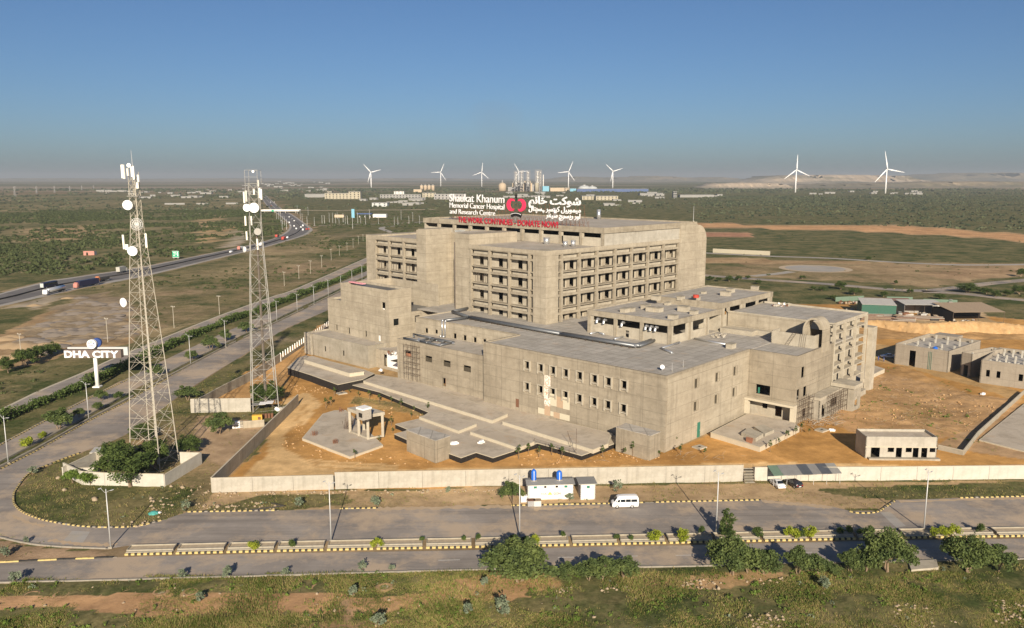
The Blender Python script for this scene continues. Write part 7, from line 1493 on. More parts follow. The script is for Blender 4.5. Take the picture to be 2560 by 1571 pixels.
# ---------------------------------------------------------------- rocks and rubble
def rocks(name, label, pts, seed, s0, s1, mat='rock', kind='stuff'):
    r = np.random.default_rng(seed); ico = np.array([(0,0,1),(.9,0,.3),(.28,.85,.35),(-.72,.53,.3),(-.72,-.53,.35),(.28,-.85,.3),(.7,.5,-.4),(-.3,.85,-.4),(-.9,0,-.4),(-.3,-.85,-.4),(.7,-.5,-.4)]); fc = [(0,1,2),(0,2,3),(0,3,4),(0,4,5),(0,5,1),(1,6,2),(2,7,3),(3,8,4),(4,9,5),(5,10,1),(2,6,7),(3,7,8),(4,8,9),(5,9,10),(1,10,6)]
    Vs, Fs = [], []
    for x, y in pts:
        s = s0+(s1-s0)*r.random()**2; v = ico*(1+.25*r.normal(size=ico.shape))*s*np.array([1, .8, .65]); a = r.random()*6.28; c_, n_ = math.cos(a), math.sin(a); v = np.c_[v[:,0]*c_-v[:,1]*n_, v[:,0]*n_+v[:,1]*c_, v[:,2]]+np.array([x, y, s*.15]); Fs.append(np.array(fc)+11*len(Vs)); Vs.append(v)
    return tag(inst(name, np_mesh(name, np.concatenate(Vs), np.concatenate(Fs), W[mat])), label, None if kind == 'structure' else 'rocks', kind=kind)
def spots(poly_px, n, seed):
    P_ = GL(poly_px); r = np.random.default_rng(seed); xs = r.uniform(min(p[0] for p in P_), max(p[0] for p in P_), n*4); ys = r.uniform(min(p[1] for p in P_), max(p[1] for p in P_), n*4); q = inpoly(xs, ys, P_); return list(zip(xs[q][:n], ys[q][:n]))
rocks('rubble', 'pale broken stones scattered on the near verge', spots([(1700,1450),(1800,1450),(1800,1475),(1700,1470)], 50, 1)+spots([(1500,1465),(1600,1458),(1590,1480),(1500,1482)], 26, 2)+spots([(1380,1468),(1430,1468),(1430,1482),(1380,1482)], 16, 3)+spots([(1850,1445),(1960,1445),(1960,1462),(1850,1462)], 26, 4)+spots([(1860,1530),(1980,1545),(1990,1571),(1870,1580)], 70, 5)+spots([(2230,1500),(2330,1510),(2340,1571),(2230,1571)], 55, 6)+spots([(2480,1500),(2560,1500),(2560,1590),(2490,1590)], 90, 7)+spots([(0,1460),(2560,1410),(2560,1600),(0,1600)], 110, 8), 9, .08, .36)
rocks('rubble', 'rubble and broken blocks on the island verge by the wall', spots([(370,1240),(430,1240),(440,1270),(400,1300),(370,1290)], 45, 11)+spots([(300,1306),(400,1300),(360,1318),(280,1320)], 28, 12)+spots([(480,1260),(690,1255),(690,1276),(480,1278)], 60, 13)+spots([(430,1225),(540,1200),(560,1235),(460,1250)], 30, 14)+spots([(540,1232),(1250,1222),(1250,1230),(540,1242)], 120, 15), 19, .09, .42)
rocks('rubble', 'clods and stones strewn over the orange yard', spots([(740,1060),(900,1130),(1100,1160),(900,1170),(700,1120)], 120, 21)+spots([(1240,1140),(1700,1120),(1700,1150),(1300,1165)], 110, 22)+spots([(2080,950),(2500,1000),(2440,1100),(2100,1040)], 330, 23)+spots([(860,1000),(1200,1040),(1150,1070),(880,1020)], 80, 24)+spots([(720,960),(860,975),(850,985),(720,980)], 70, 25), 29, .1, .36, 'clod')
for i, (f, x, y, s_) in enumerate(((zI,1675,850,.9),(zI,1800,890,.8),(zI,640,600,1.3),(zI,2010,700,1.0),(zI,1880,690,.8),(zI,2310,920,.7),(zI,2390,910,1.1),(zI,1045,840,1.9),(zI,710,730,1.1))):
    o = rocks('boulder', f'pale boulder lying on the grass island, {words[i]} by size and place', [(0,0)], 60+i, s_*.5, s_*.55); del o['kind']; o.location = (*G(*f(x, y)), 0); tag(o, f'pale boulder on the weedy corner island, {["beside the green rag","below the wall corner","left of the compound wall","near the dirt wedge","right of the compound corner","at the kerb end","largest at the kerb end","long flat one in the weeds","flat one below the small trees"][i]}', 'rock', 'boulders on the corner island')
p = G(*zI(1690,985)); t = thing('rag_pile', 'teal torn rag on the rubble of the corner island', 'rag', (*p, 0)); MB().lathe((0,0,0), [(0,1.0),(.2,.8),(.4,.3)], 7).build('cloth', W['rag_teal'], t); MB().lathe((.8,.3,0), [(0,.5),(.15,.3)], 6).build('scrap', W['rag_white'], t)
for i, (f, x, y) in enumerate(((z3,1865,1110),(z3,2150,1100),(z3,1120,390),(z6,1440,1240),(z7,1960,1370))):
    p = G(*f(x, y), 1.2 if i < 2 else 1.0); t = thing('white_sheet', 'crumpled white sheet lying ' + ('left on the terrace','right on the terrace','at the terrace corner by the wing','by the side porch','on the right yard')[i], 'sheet', (*p, (1.2, 1.2, 1.95, 0, 0)[i]), i); m = MB(); r_ = random.Random(i)
    ps = [(math.cos(a)*r_.uniform(.6,1.3), math.sin(a)*r_.uniform(.4,.9)) for a in np.linspace(0, 5.6, 8)]; m.prism(ps, 0, .25+.15*r_.random()); m.prism([(a*.5, b*.5) for a, b in ps], .25, .55); m.build('cloth', W['rag_white'], t); MB().prism([(a*.3+.5, b*.3) for a, b in ps], 0, .6).build('fold', W['rag_white'], t)
# brushwood and debris strewn at the right yard
m = MB(); r_ = random.Random(77)
for x, y in spots([(2080,955),(2180,930),(2500,1000),(2440,1090),(2160,1060),(2050,1050)], 420, 31)+spots([(1990,1030),(2080,1020),(2080,1075),(1990,1075)], 130, 32)+spots([(1240,1120),(1900,1130),(1900,1150),(1260,1160)], 60, 33):
    a = r_.random()*6.28; L_ = r_.uniform(.5,2.2); m.bar((x, y, .05), (x+math.cos(a)*L_, y+math.sin(a)*L_, r_.uniform(.1,.9)), .04, 4, .015)
tag(m.build('brushwood', W['timber']), 'dry brushwood and broken timber strewn over the yard', 'debris', kind='stuff')
x, y, r = sample(4000, 40, 150, 165, 290, lambda a, b: inpoly(a, b, GL([(2080,955),(2240,915),(2540,1010),(2450,1110),(2250,1130),(2060,1050)]))*.30*(fbm(a, b, 10, 3, 55) > .48), 501); V_, F_ = bushes(x, y, r, .25+.45*r.random(len(x))**2, 20, .3, .9); tag(inst('yard_weeds', np_mesh('yard_weeds', V_, F_, W['leaf_bright'])), 'green weeds sprouting on the right yard', 'weeds', kind='stuff')
# fallen lamp post at the kerb, culvert slab, manholes
t = thing('fallen_post', 'broken dark post lying across the kerb by the rubble verge', 'post', (*G(672,1275), .15), 0); MB().bar((-3.2,-.6,.1),(2.6,.9,.25),.12,6).build('shaft', W['black_paint'], t); MB().bar((2.6,.9,.25),(-.2,2.4,.2),.1,6).build('arm', W['black_paint'], t)
m = MB(); m.prism(GL([(2270,1408),(2340,1404),(2346,1424),(2278,1430)]), -.1, .35); tag(m.build('culvert_slab', W['pale_concrete']), 'pale concrete culvert slab at the near road edge', 'slab')
for i, (f, x, y) in enumerate(((z4,2335,1150),(z6,190,1440),(z6,1340,1275),(z3,715,595))):
    if i == 1: continue
    t = thing('manhole', 'square concrete manhole ' + ('below the podium corner','','by the side porch','round one beside the terrace end')[i], 'manhole', (*G(*f(x, y)), 0), .6); MB().box(-1.3,1.3,-1.1,1.1,-.2,.3).build('frame', W['pale_concrete'], t); MB().box(-.3,.3,-.25,.25,.3,.34).build('hole_shade', W['void_baked_shade'], t)  # the hole is a near-black plate on top, shade by colour alone

# sand drifts over the road edges
def drift(px, n, w_, seed, lab):
    P_ = resample(GL(px), n); r = np.random.default_rng(seed); up_ = [(p[0], p[1]+w_*(.3+r.random())) for p in P_]; dn_ = [(p[0], p[1]-w_*(.15+.9*r.random()**2)) for p in P_]
    m = MB(); m.poly([(a, b, .041) for a, b in dn_+up_[::-1]]); tag(m.build('sand_drift', W['sand_drift']), lab, kind='structure')
flat('sand_drift', (.47,.355,.235), .95, 0, .18, .5)
drift([(940,1274),(1100,1271),(1280,1268)], 40, 1.0, 1, 'tan sand drifted over the road edge below the dirt verge')
drift([(1905,1254),(1990,1262),(2080,1270)], 30, 1.0, 2, 'tan sand drifted over the driveway mouth')
drift([(120,1352),(200,1362),(290,1364)], 26, .8, 3, 'tan sand drifted round the left end of the median')
drift([(1335,1275),(1400,1272),(1500,1268)], 26, .8, 4, 'reddish sand spread before the service block')
drift([(2250,1256),(2420,1250),(2600,1246)], 30, .7, 5, 'tan sand along the far right road edge')
drift([(30,1290),(60,1305),(110,1318)], 16, .7, 6, 'tan sand along the outside of the island kerb')
# terrace rail, poles and door
hr_ = thing('hand_rail', 'thin bent steel railing along the zigzag terrace edge', 'railing'); q = [(*G(*z4(*p), 1.15), 1.15) for p in ((640,1100),(760,1135),(880,1170),(1000,1200),(1070,1215))]
for z_ in (.5, 1.0): MB().path([(a, b, c_+z_) for a, b, c_ in q], .035, 5).build('rail', W['scaffold'], hr_)
for a, b, c_ in q: MB().bar((a, b, c_), (a, b, c_+1.05), .035, 5).build('post', W['scaffold'], hr_)
for i, (x, y, h_) in enumerate(((1068,1180,5.0),(1020,1130,3.4))):
    t = thing('site_pole', 'thin dark pole standing on the terrace slab, ' + ('taller' if i == 0 else 'shorter') + ' of two', 'pole', (*G(*z4(x, y), 1.95), 1.9), 0, 'poles on the terrace'); MB().bar((0,0,0),(.05-.9*i,0,h_),.05,5).build('shaft', W['scaffold'], t); MB().box(-.2,.2,-.2,.2,0,.12).build('base', W['grey_concrete'], t)
t = thing('green_door', 'narrow green metal door at the foot of the podium right face', 'door', (*world(FM, -.06, 14.6), .1), FM.rz); MB().box(-.6,.6,-.05,.05,0,3.6).build('leaf', W['window_green'], t); MB().box(.4,.5,-.1,-.05,1.5,1.7).build('handle', W['lamp_grey'], t)
# loose material on the roofs
r_ = random.Random(41)
for i, (f, pts, z_, lab) in enumerate(((z6, (600,205,800,225), 17.02, 'white and dark offcuts scattered on the podium roof below the plant room'), (z6, (880,75,1060,105), 22.12, 'row of small blocks and rubble on the framed wing roof'), (z5, (1560,640,1700,680), 17.02, 'pile of broken concrete at the plant room gateway'), (z2, (1110,985,1190,1010), 5.95, 'crumpled foil and offcuts on the link roof'))):
    t = thing('roof_rubble', lab, 'debris')
    for k in range(18):
        x = r_.uniform(pts[0], pts[2]); y = r_.uniform(pts[1], pts[3]); p = G(*f(x, y), z_); MB().box(-.35,.35,-.25,.25,0,r_.uniform(.15,.6)).build('piece', W[r_.choice(['debris_grey','rag_white','pale_concrete','rust'] if i != 2 else ['debris_grey','pale_concrete'])], t, False, (*p, z_), (r_.uniform(-.3,.3), r_.uniform(-.3,.3), r_.random()*3))
m = MB()
for x, y in [(r_.uniform(1200,1480), r_.uniform(1040,1230)) for _ in range(150)]:
    p = G(*z6(x, y)); a = r_.random()*6.28; L_ = r_.uniform(.8,3.2); m.bar((*p, .1), (p[0]+math.cos(a)*L_, p[1]+math.sin(a)*L_, r_.uniform(.2,1.6)), .05, 4, .02)
tag(m.build('timber_pile', W['debris_grey']), 'tangled grey scaffold timber dumped by the side porch', 'timber', kind='stuff')
# planting pits and tall weeds along the near road
pit = MB(); pit.lathe((0,0,-.12), [(0,.05),(.0,.55),(.14,.75),(.22,.95),(.16,1.2),(.05,1.5),(.0,1.55)], 16); pit_me = pit.mesh('rim', flat('pit_soil', (.38,.24,.13), .95, 0, .3, 2), True); ph_me = MB().lathe((0,0,.0), [(0,.62),(.02,.5)], 12).mesh('hollow', W['soil_bed'])
for i, (f, x, y) in enumerate(((zO,255,1245),(zO,495,1240),(zO,770,1240),(zO,1030,1232),(zO,1290,1220),(zO,1530,1220),(zR,310,1185),(zR,585,1180),(zR,840,1180))):
    t = thing('planting_pit', f'shallow round planting pit in the bare strip by the near road, {words[i]} from the left', 'pit', (*G(*f(x, y)), .0), i, 'planting pits by the near road'); inst('rim', pit_me, t); inst('hollow', ph_me, t)
TW = [tree_meshes('tall_weed', 'leaf_blue', 1.1, 1.7, 420, .12, 170+i, 14, .05, .26, 0, .03, -.6) for i in range(2)]
for i, (f, x, y, s_) in enumerate(((zO,125,1150,1.2),(zO,40,945,1.1),(zO,1465,1112,1.0),(zO,1825,1112,1.15),(zR,40,1095,.9),(zR,660,1060,1.0),(zR,898,1055,.7),(zR,765,540,1.3),(zR,155,540,1.3),(zR,1350,430,.8),(zI,360,560,1.2),(zI,2040,960,1.2),(zR,1620,1040,.8),(zO,210,830,.7),(zO,1610,1300,1.0),(zR,585,1260,1.0),(zR,790,1500,1.3),(zA,170,1390,1.4),(zA,200,1420,1.0),(zL,640,1200,1.2),(zR,1510,1400,1.1),(zR,1640,1180,.9),(zA,720,490,1.0),(zA,1100,420,1.4))):
    make_tree('tall_weed', 'grey-green tall weed growing along the road edges and verges', 'weed', TW[i % 2], (*G(*f(x, y)), .0), s_, i, 'tall weeds along the roads', ('foliage','stem'))
# ================================================================== FAR PLACES
# helipad and roads beyond the site
hc = np.array(G(2038,672)); hr = 19.; m = MB(); m.poly([(hc[0]+hr*math.cos(t), hc[1]+hr*math.sin(t), .12) for t in np.linspace(0, 2*math.pi, 49)[:-1]]); m.mi = 0
tag(m.build('helipad', MAT['shoulder']), 'round pale helipad on the dry field', kind='structure')
m = MB(); a = [(hc[0]+hr*1.22*math.cos(t), hc[1]+hr*1.22*math.sin(t)) for t in np.linspace(0, 2*math.pi, 49)[:-1]]; m.poly([(*p, .05) for p in a]); tag(m.build('helipad_apron', MAT['rim_sand']) if 'rim_sand' in MAT else m.build('helipad_apron', flat('rim_sand', (.48,.38,.26), .9, 0, .15, .2)), 'sandy ring round the helipad', kind='structure')
def strip(name, px, w_, mat, label, z=.06):
    c_ = resample(smooth_line(GL(px), 8), 60); d = np.gradient(c_, axis=0); n = np.c_[-d[:, 1], d[:, 0]]; n /= np.linalg.norm(n, axis=1)[:, None]; ribbon(name, [tuple(p) for p in c_+n*w_/2], [tuple(p) for p in c_-n*w_/2], z, mat, 60, label=label)
zK = zm(1740,380,3.005)
strip('road', [zK(*p) for p in ((-60,915),(80,930),(560,965),(1000,995),(1460,1035),(1700,1045),(1900,1030),(2200,990),(2600,955))], 9, 'asphalt', 'far road bending past the helipad')
strip('road', [zK(*p) for p in ((1700,1050),(2000,1065),(2300,1100),(2600,1125))], 9, 'asphalt', 'far road branch below the dark bushes')
strip('road', [zK(*p) for p in ((60,760),(560,785),(1000,800),(1500,830),(2000,850),(2600,845))], 8, 'shoulder', 'pale track across the green field')
strip('path', [zK(*p) for p in ((420,935),(620,915),(720,900))], 7, 'shoulder', 'short path to the helipad')
strip('path', [zm(2060,700,4.928)(*p) for p in ((1400,590),(1900,580),(2464,578))], 4, 'rim_sand', 'sandy track behind the tank buildings')
strip('road', [z60(*p) for p in ((740,760),(900,755),(1200,745),(1500,740),(1900,718))], 9, 'asphalt', 'grey ramp road beyond the boulevard')
strip('road', [z60(*p) for p in ((1560,830),(1500,808),(1455,790),(1470,775),(1560,765),(1640,762))], 7, 'shoulder', 'looping slip road behind the left wing')
strip('embankment', [z60(*p) for p in ((-600,640),(0,622),(270,607))], 16, 'rim_sand', 'tan road embankment left of the overpass')
strip('embankment', [z60(*p) for p in ((575,600),(950,602),(1300,598),(1700,596),(2000,590))], 20, 'rim_sand', 'tan road embankment right of the overpass')
kerb([G(*zK(*p)) for p in ((1460,1030),(1750,1038),(1900,1022),(2100,1000))], 'striped kerb of the far road bend', step=4, seq='yb')
# cut bank of orange soil behind the tank buildings
m = MB(); bk = resample(GL([(2070,818),(2200,822),(2330,838),(2450,832),(2560,838),(2760,850)]), 120); n = 120; r_ = np.random.default_rng(3); hgt = 3.2*np.clip(np.sin(np.linspace(.15, 2.9, n)), 0, 1)+.8
rows_ = 6; vv = []
for k in range(rows_):
    f = k/(rows_-1); vv.append(np.c_[bk[:, 0]+r_.normal(size=n)*.25, bk[:, 1]+5.5*f+r_.normal(size=n)*.35, -.2+hgt*np.minimum(1, f*1.25)+r_.normal(size=n)*.22*(0 < k < rows_-1)])
vv.append(np.c_[bk[:, 0], bk[:, 1]+16, np.full(n, -.2)])
vv = np.array(vv); id_ = np.arange(vv.shape[0]*n).reshape(-1, n); fc = np.stack([id_[:-1,:-1], id_[:-1,1:], id_[1:,1:], id_[1:,:-1]], -1).reshape(-1, 4)
t_ = NT('cut_soil'); MAT['cut_soil'] = t_.out(t_.mix(t_.ramp(t_.noise(.6, 6, .7), .3, .7), (.40,.24,.10), (.54,.36,.18)), .95); tag(inst('soil_bank', np_mesh('soil_bank', vv.reshape(-1, 3), fc, MAT['cut_soil'])), 'raw orange soil bank cut behind the tank buildings', kind='structure')
# gravel heaps on the field at the left
hm = []
for s_ in range(3):
    m = MB(); r_ = random.Random(s_); rings = [(0,1),(.28,.72),(.55,.42),(.75,.18),(.82,.03)]
    for h_, q in rings:
        for k in range(14): t = 6.283*k/14; rr_ = q*(1+.18*r_.uniform(-1,1)); m.v.append((rr_*math.cos(t), rr_*math.sin(t), h_*(1+.08*r_.uniform(-1,1))-.02))
    for i in range(4):
        for k in range(14): m.f.append((i*14+k, i*14+(k+1)%14, (i+1)*14+(k+1)%14, (i+1)*14+k)); m.m.append(0)
    m.f.append(tuple(56+k for k in range(14))); m.m.append(0); hm.append(m)
flat('gravel_heap', (.27,.225,.18), .95, 0, .2, .5); flat('sand_heap', (.46,.33,.19), .95, 0, .15, .5)
HG = [q.mesh('gravel_heap', MAT['gravel_heap'], True) for q in hm]; HS = [q.mesh('sand_heap', MAT['sand_heap'], True) for q in hm]
for i, (x, y) in enumerate(spots([(40,862),(80,830),(140,795),(180,745),(240,732),(330,770),(336,840),(230,850),(120,885)], 66, 71)):
    s_ = random.uniform(2.2, 5.0); o = inst('gravel_heap', HG[i % 3], None, (x, y, -.05), (0,0,i), (s_*1.2, s_, s_*.26)); tag(o, 'grey gravel heap in the dump field below the highway', 'heap', 'gravel heaps by the highway')
for i, (x, y, s_) in enumerate(((60,930,4),(140,905,4.5),(300,1010,5),(560,1010,5),(700,990,4.5),(130,1010,5),(60,1160,4),(180,1150,4.5),(1270,590,3),(430,500,3),(850,410,3))):
    o = inst('sand_heap', HS[i % 3], None, (*G(*z50(x, y+25)), -.05), (0,0,i), (s_*1.3, s_*1.1, s_*.3)); tag(o, 'pale sand heap on the field left of the sign', 'heap', 'sand heaps by the sign')
# wind turbines
def turbine(label, hub, base_y, blades_, rad_px):
    p = G(hub[0], base_y); Hh = HT(p, hub[1]); k = math.hypot(p[0], p[1])/_F; t = thing('wind_turbine', label, 'wind turbine', (*p, 0), math.atan2(-p[0], p[1])*.0, 'wind turbines on the plain')
    MB().bar((0,0,0),(0,0,Hh),3.2,12,1.7).build('tower', W['turbine_white'], t, True); MB().box(-2,2,-3,7,Hh-2.2,Hh+2.4).build('nacelle', W['turbine_white'], t)
    MB().lathe((0,-5.4,Hh), [(0,.6),(1.2,2.0),(2.6,2.2)], 12, (0,1,0)).build('hub', W['turbine_white'], t)
    R_ = rad_px*k
    for a in blades_:
        m = MB(); d = Vector((math.cos(R(a)), 0, math.sin(R(a)))); e = Vector((-math.sin(R(a)), 0, math.cos(R(a)))); c0 = Vector((0,-4.6,Hh)); sec = [(0,1.3,1.2),(.12,2.4,1.0),(.25,2.7,.7),(.6,1.7,.4),(.92,.9,.2),(1,.35,.1)]
        for f, w_, th in sec: m.v += [tuple(c0+d*f*R_+e*w_*.6), tuple(c0+d*f*R_+Vector((0,th,0))), tuple(c0+d*f*R_-e*w_*1.0), tuple(c0+d*f*R_-Vector((0,th,0)))]
        for i in range(5):
            for q in range(4): m.f.append((i*4+q, i*4+(q+1)%4, i*4+4+(q+1)%4, i*4+4+q)); m.m.append(0)
        m.f.append((20,21,22,23)); m.m.append(0); m.build('blade', W['turbine_white'], t)
for a in (((928.2,431),473,(132,14,253),26,'leftmost, with blades in a wide V'),((1102,431),466,(67,182,304),24,'second from the left'),((1204.5,431),467,(84,200,318),24,'third from the left'),((1297,429),465,(121,2,242),23,'behind the cement plant'),((1421,430),469.5,(68,185,305),27,'right of the cement plant'),((1531.6,428.7),470.5,(137,17,257),25,'above the long blue shed'),((1988,425),481.5,(90,217,335),35,'left of the two nearest on the right'),((2213,423),484,(102,349,228),40,'rightmost of all')):
    turbine(f'white wind turbine, {a[4]}', a[0], a[1], a[2], a[3])
# far buildings
flat('far_white', (.28,.275,.26), .9, 0, .25, .02)
def fbox(t, nm, x0, x1, y0, y1, z0, z1, mt): return MB().box(x0, x1, y0, y1, z0, z1).build(nm, W[mt], t)
def fbuild(name, label, px0, px1, yb, yt, mat, depth=None, storeys=3, cat='building', rz=0., group=None, wins=True):
    a, b = np.array(G(px0, yb)), np.array(G(px1, yb)); L = float(b[0]-a[0]); h = HT(a, yt); depth = depth or max(12, L*.35); t = thing(name, label, cat, (*a, 0), rz, group)
    fbox(t, 'wall', 0, L, 0, depth, -1, h, mat); fbox(t, 'roof', -.5, L+.5, -.5, depth+.5, h, h+.8, 'far_white')
    if wins:
        n = max(3, int(L/9)); wm = MB().box(-1.6, 1.6, -.12, .05, 0, h/storeys*.45).mesh('window', W['glass_dark'])
        for s in range(storeys):
            for k in range(n): inst('window', wm, t, (L*(k+.5)/n, 0, h*(s+.3)/storeys))
    return t
fbuild('distant_block', 'long cream apartment block beyond the overpass', 812, 872, 498, 484, 'cream_wall', 25, 3); fbuild('distant_block', 'taller cream end block beyond the overpass', 872, 901, 498, 480, 'cream_wall', 25, 4); fbuild('distant_block', 'cream tower of the apartment range, left end', 818, 830, 496, 479, 'cream_wall', 20, 4)
fbuild('distant_block', 'low white warehouse in front of the cream apartments', 762, 812, 494, 486, 'far_white', 30, 1, wins=False); fbuild('distant_block', 'long arcaded white building right of the cream apartments', 950, 1052, 496, 487, 'far_white', 20, 2); fbuild('distant_block', 'stepped cream office right of the arcade', 1056, 1090, 495, 483, 'cream_wall', 25, 3); fbuild('distant_block', 'long tan range behind the white sign letters', 1085, 1165, 499, 486, 'factory_grey', 25, 2)
fbuild('distant_block', 'grey block with domed roof tower in the trees', 985, 1010, 488, 479, 'white_wall', 20, 3); fbuild('distant_block', 'pale grey block among trees above the overpass road', 930, 968, 517, 508, 'shed_pale', 25, 2); fbuild('distant_block', 'yellow shed left of the silo row', 1034, 1054, 481, 474, 'factory_tan', 30, 1, wins=False)
fbuild('distant_block', 'cream hall right of the sign emblem', 1455, 1484, 500, 491, 'cream_wall', 40, 2); fbuild('distant_block', 'wide yellow cream hall below the blue shed', 1490, 1545, 501, 491, 'cream_wall', 40, 2); fbuild('distant_block', 'long white shed below the blue shed', 1600, 1655, 489, 484, 'far_white', 40, 1, wins=False); fbuild('distant_block', 'white plant building right of the long white shed', 1683, 1692, 497, 480, 'far_white', 20, 4); fbuild('distant_block', 'white low works near the right group', 1700, 1785, 494, 488, 'far_white', 30, 1, wins=False)
fbuild('blue_shed', 'long blue industrial shed on the plain', 1443, 1621, 480, 473, 'shed_blue', 60, 1, wins=False); fbuild('distant_block', 'small orange works block left of the blue shed', 1412, 1424, 478, 470, 'factory_tan', 30, 2); fbuild('distant_block', 'turquoise works block left of the blue shed', 1425, 1441, 479, 472, 'cyan_sign', 30, 1, wins=False)
for i, (x, w_) in enumerate(((1465, 34), (1485, 28))):
    p = G(x, 475); t = thing('storage_dome', f'pale storage dome behind the blue shed, {"left" if i == 0 else "right"}', 'dome', (*p, 0), 0, 'storage domes behind the blue shed'); r_ = w_/2*p[1]/_F; MB().lathe((0,r_+60,0), [(0,r_),(r_*.3,r_*.9),(r_*.5,r_*.65),(r_*.62,r_*.2)], 18).build('shell', W['shed_pale'], t, True); MB().lathe((0,r_+60,r_*.6), [(0,r_*.2),(3,r_*.15)], 10).build('cap', W['white_wall'], t)
for i in range(4):
    p = G(1054+i*9.5, 477); t = thing('silo', f'tan concrete silo in a row of four, {words[i]} from the left', 'silo', (*p, 0), 0, 'row of tan silos'); h_ = HT(p, 465); MB().lathe((0,0,0), [(0,7.5),(h_,7.5),(h_+2,6)], 14).build('shell', W['factory_tan'], t, True); MB().box(-3,3,-3,3,h_+2,h_+6).build('headhouse', W['factory_grey'], t)
p = G(1256,478); t = thing('silo', 'round tan clinker silo left of the cement plant', 'silo', (*p, 0)); MB().lathe((0,0,0), [(0,17),(26,17),(33,11),(36,3)], 18).build('shell', W['factory_tan'], t, True); MB().box(-2,2,-2,2,35,46).build('headhouse', W['factory_grey'], t)
# cement plant
cpP = np.array(G(1288,479)); cpk = cpP[1]/_F; cpl = thing('cement_plant', 'grey cement plant with tall preheater towers below the smoke haze', 'factory', (*cpP, 0))
def px2m(x): return (x-1288)*cpk
for x, top, w_ in ((1290,427,9),(1304,426,8),(1319.5,427,9),(1343,425,12),(1350,426,5)):
    h_ = HT(cpP, top); hw_ = w_*cpk/2; X_ = px2m(x); m = MB()
    for k in range(8):
        z = h_*k/8; m.box(X_-hw_, X_+hw_, -8, 8, z+h_/8-1.2, z+h_/8)
        for sx in (-1, 1):
            for sy in (-8, 7): m.box(X_+sx*hw_-.8, X_+sx*hw_+.8, sy, sy+1.2, z, z+h_/8-1.2)
        m.bar((X_-hw_, -8, z), (X_+hw_, -8, z+h_/8), .6, 4)
    tag(m.build('preheater_frame', W['factory_grey'], cpl), kind='stuff')
    MB().lathe((X_, 0, h_*.25), [(0,hw_*.45),(h_*.2,hw_*.6),(h_*.25,hw_*.3),(h_*.45,hw_*.6),(h_*.5,hw_*.3),(h_*.7,hw_*.55)], 10).build('cyclone', W['white_wall'], cpl, True)
for x0_, x1_, top, mt in ((1281,1330,458,'factory_tan'),(1283,1300,452,'factory_grey'),(1310,1326,453,'factory_tan'),(1330,1352,462,'factory_grey'),(1356,1372,466,'cyan_sign'),(1375,1410,470,'factory_tan'),(1270,1284,468,'factory_grey')):
    h_ = HT(cpP, top); MB().box(px2m(x0_), px2m(x1_), 12, 50, 0, h_).build('process_hall', W[mt], cpl)
MB().lathe((px2m(1341),-20,0), [(0,8.5),(34,8.5),(36,7)], 16).build('silo', W['cream_wall'], cpl, True); MB().lathe((px2m(1358),30,0), [(0,2.6),(70,2.0)], 10).build('chimney', W['white_wall'], cpl, True)
MB().bar((px2m(1278),0,8),(px2m(1312),5,40),2.5,4).build('conveyor', W['factory_grey'], cpl)
# tiny buildings on the plain
th = thing('distant_house', '', 'building'); MB().box(-7,7,-5,5,-.5,4.2).build('wall', W['far_white'], th); MB().box(-7.4,7.4,-5.4,5.4,4.2,4.7).build('roof', W['far_white'], th); MB().box(-1,1,-5.06,-5,0,2.4).build('door', W['glass_dark'], th)
r_ = random.Random(4); ND = 0
SPOT = []
SPOT += [(*q, 'left of the highway bend') for q in [(r_.uniform(320,520), r_.uniform(480,498)) for _ in range(14)]]
SPOT += [(*q, 'round the highway end') for q in [(r_.uniform(640,820), r_.uniform(455,480)) for _ in range(34)]]
SPOT += [(*q, 'left of the first mast') for q in [(r_.uniform(250,330), r_.uniform(478,484)) for _ in range(9)]]
SPOT += [(*q, 'right below the blue shed') for q in [(r_.uniform(1600,1800), r_.uniform(484,498)) for _ in range(12)]]
SPOT += [(*q, 'at the feet of the right turbines') for q in [(r_.uniform(1960,2300), r_.uniform(480,487)) for _ in range(14)]]
SPOT += [(*q, 'among trees above the overpass road') for q in [(r_.uniform(900,1060), r_.uniform(500,515)) for _ in range(16)]]
SPOT += [(*q, 'left of the second mast') for q in [(r_.uniform(500,640), r_.uniform(462,500)) for _ in range(14)]]
SPOT += [(*q, 'behind the sign') for q in [(r_.uniform(1230,1480), r_.uniform(483,496)) for _ in range(14)]]
SPOT += [(*q, 'beside the cream halls') for q in [(r_.uniform(1480,1620), r_.uniform(500,516)) for _ in range(6)]]
for i, q in enumerate(SPOT):
    p = G(*q[:2]); s_ = r_.uniform(.4, .95)*(1+p[1]/6000); o = th if i == 0 else dup(th); o.location = (*p, 0); o.rotation_euler = (0,0,r_.uniform(-.4,.4)); o.scale = (s_*r_.uniform(.8,2.2), s_, s_); tag(o, f'tiny pale building far off on the plain, {q[2]}', 'building', f'far buildings {q[2]}')
for i, (x0_, x1_, y, hgt_) in enumerate(((412,462,512,3.5),(491,521,512,3.5),(565,595,511,3.5),(262,318,480,5))):
    a, b = G(x0_, y), G(x1_, y); bwall(f'long white roadside wall on the plain, {words[i]} of four from the left', [a, b], hgt_, 1.2, 40, 'far_white', -.5, 'distant_wall', False)
bwall('long cream boundary wall on the far side of the right field', [G(1782,632), G(1925,639)], 3.2, .4, 20, 'cream_wall', 0, 'distant_wall')
p = G(157,673); t = thing('ruined_hut', 'small pinkish ruined hut in the scrub beyond the highway', 'hut', (*G(225,638), 0), .1); MB().wall((-4,-2),(4,-2),-.2,3.2,.3,[(2,3.5,0,2.2)]).build('wall', W['truck_pink'], t); MB().box(-4,4,-1.6,3,2.6,2.9).build('roof', W['grey_concrete'], t); MB().box(3.7,4,-1.69,3,-.2,2.6).build('side_wall', W['white_wall'], t)
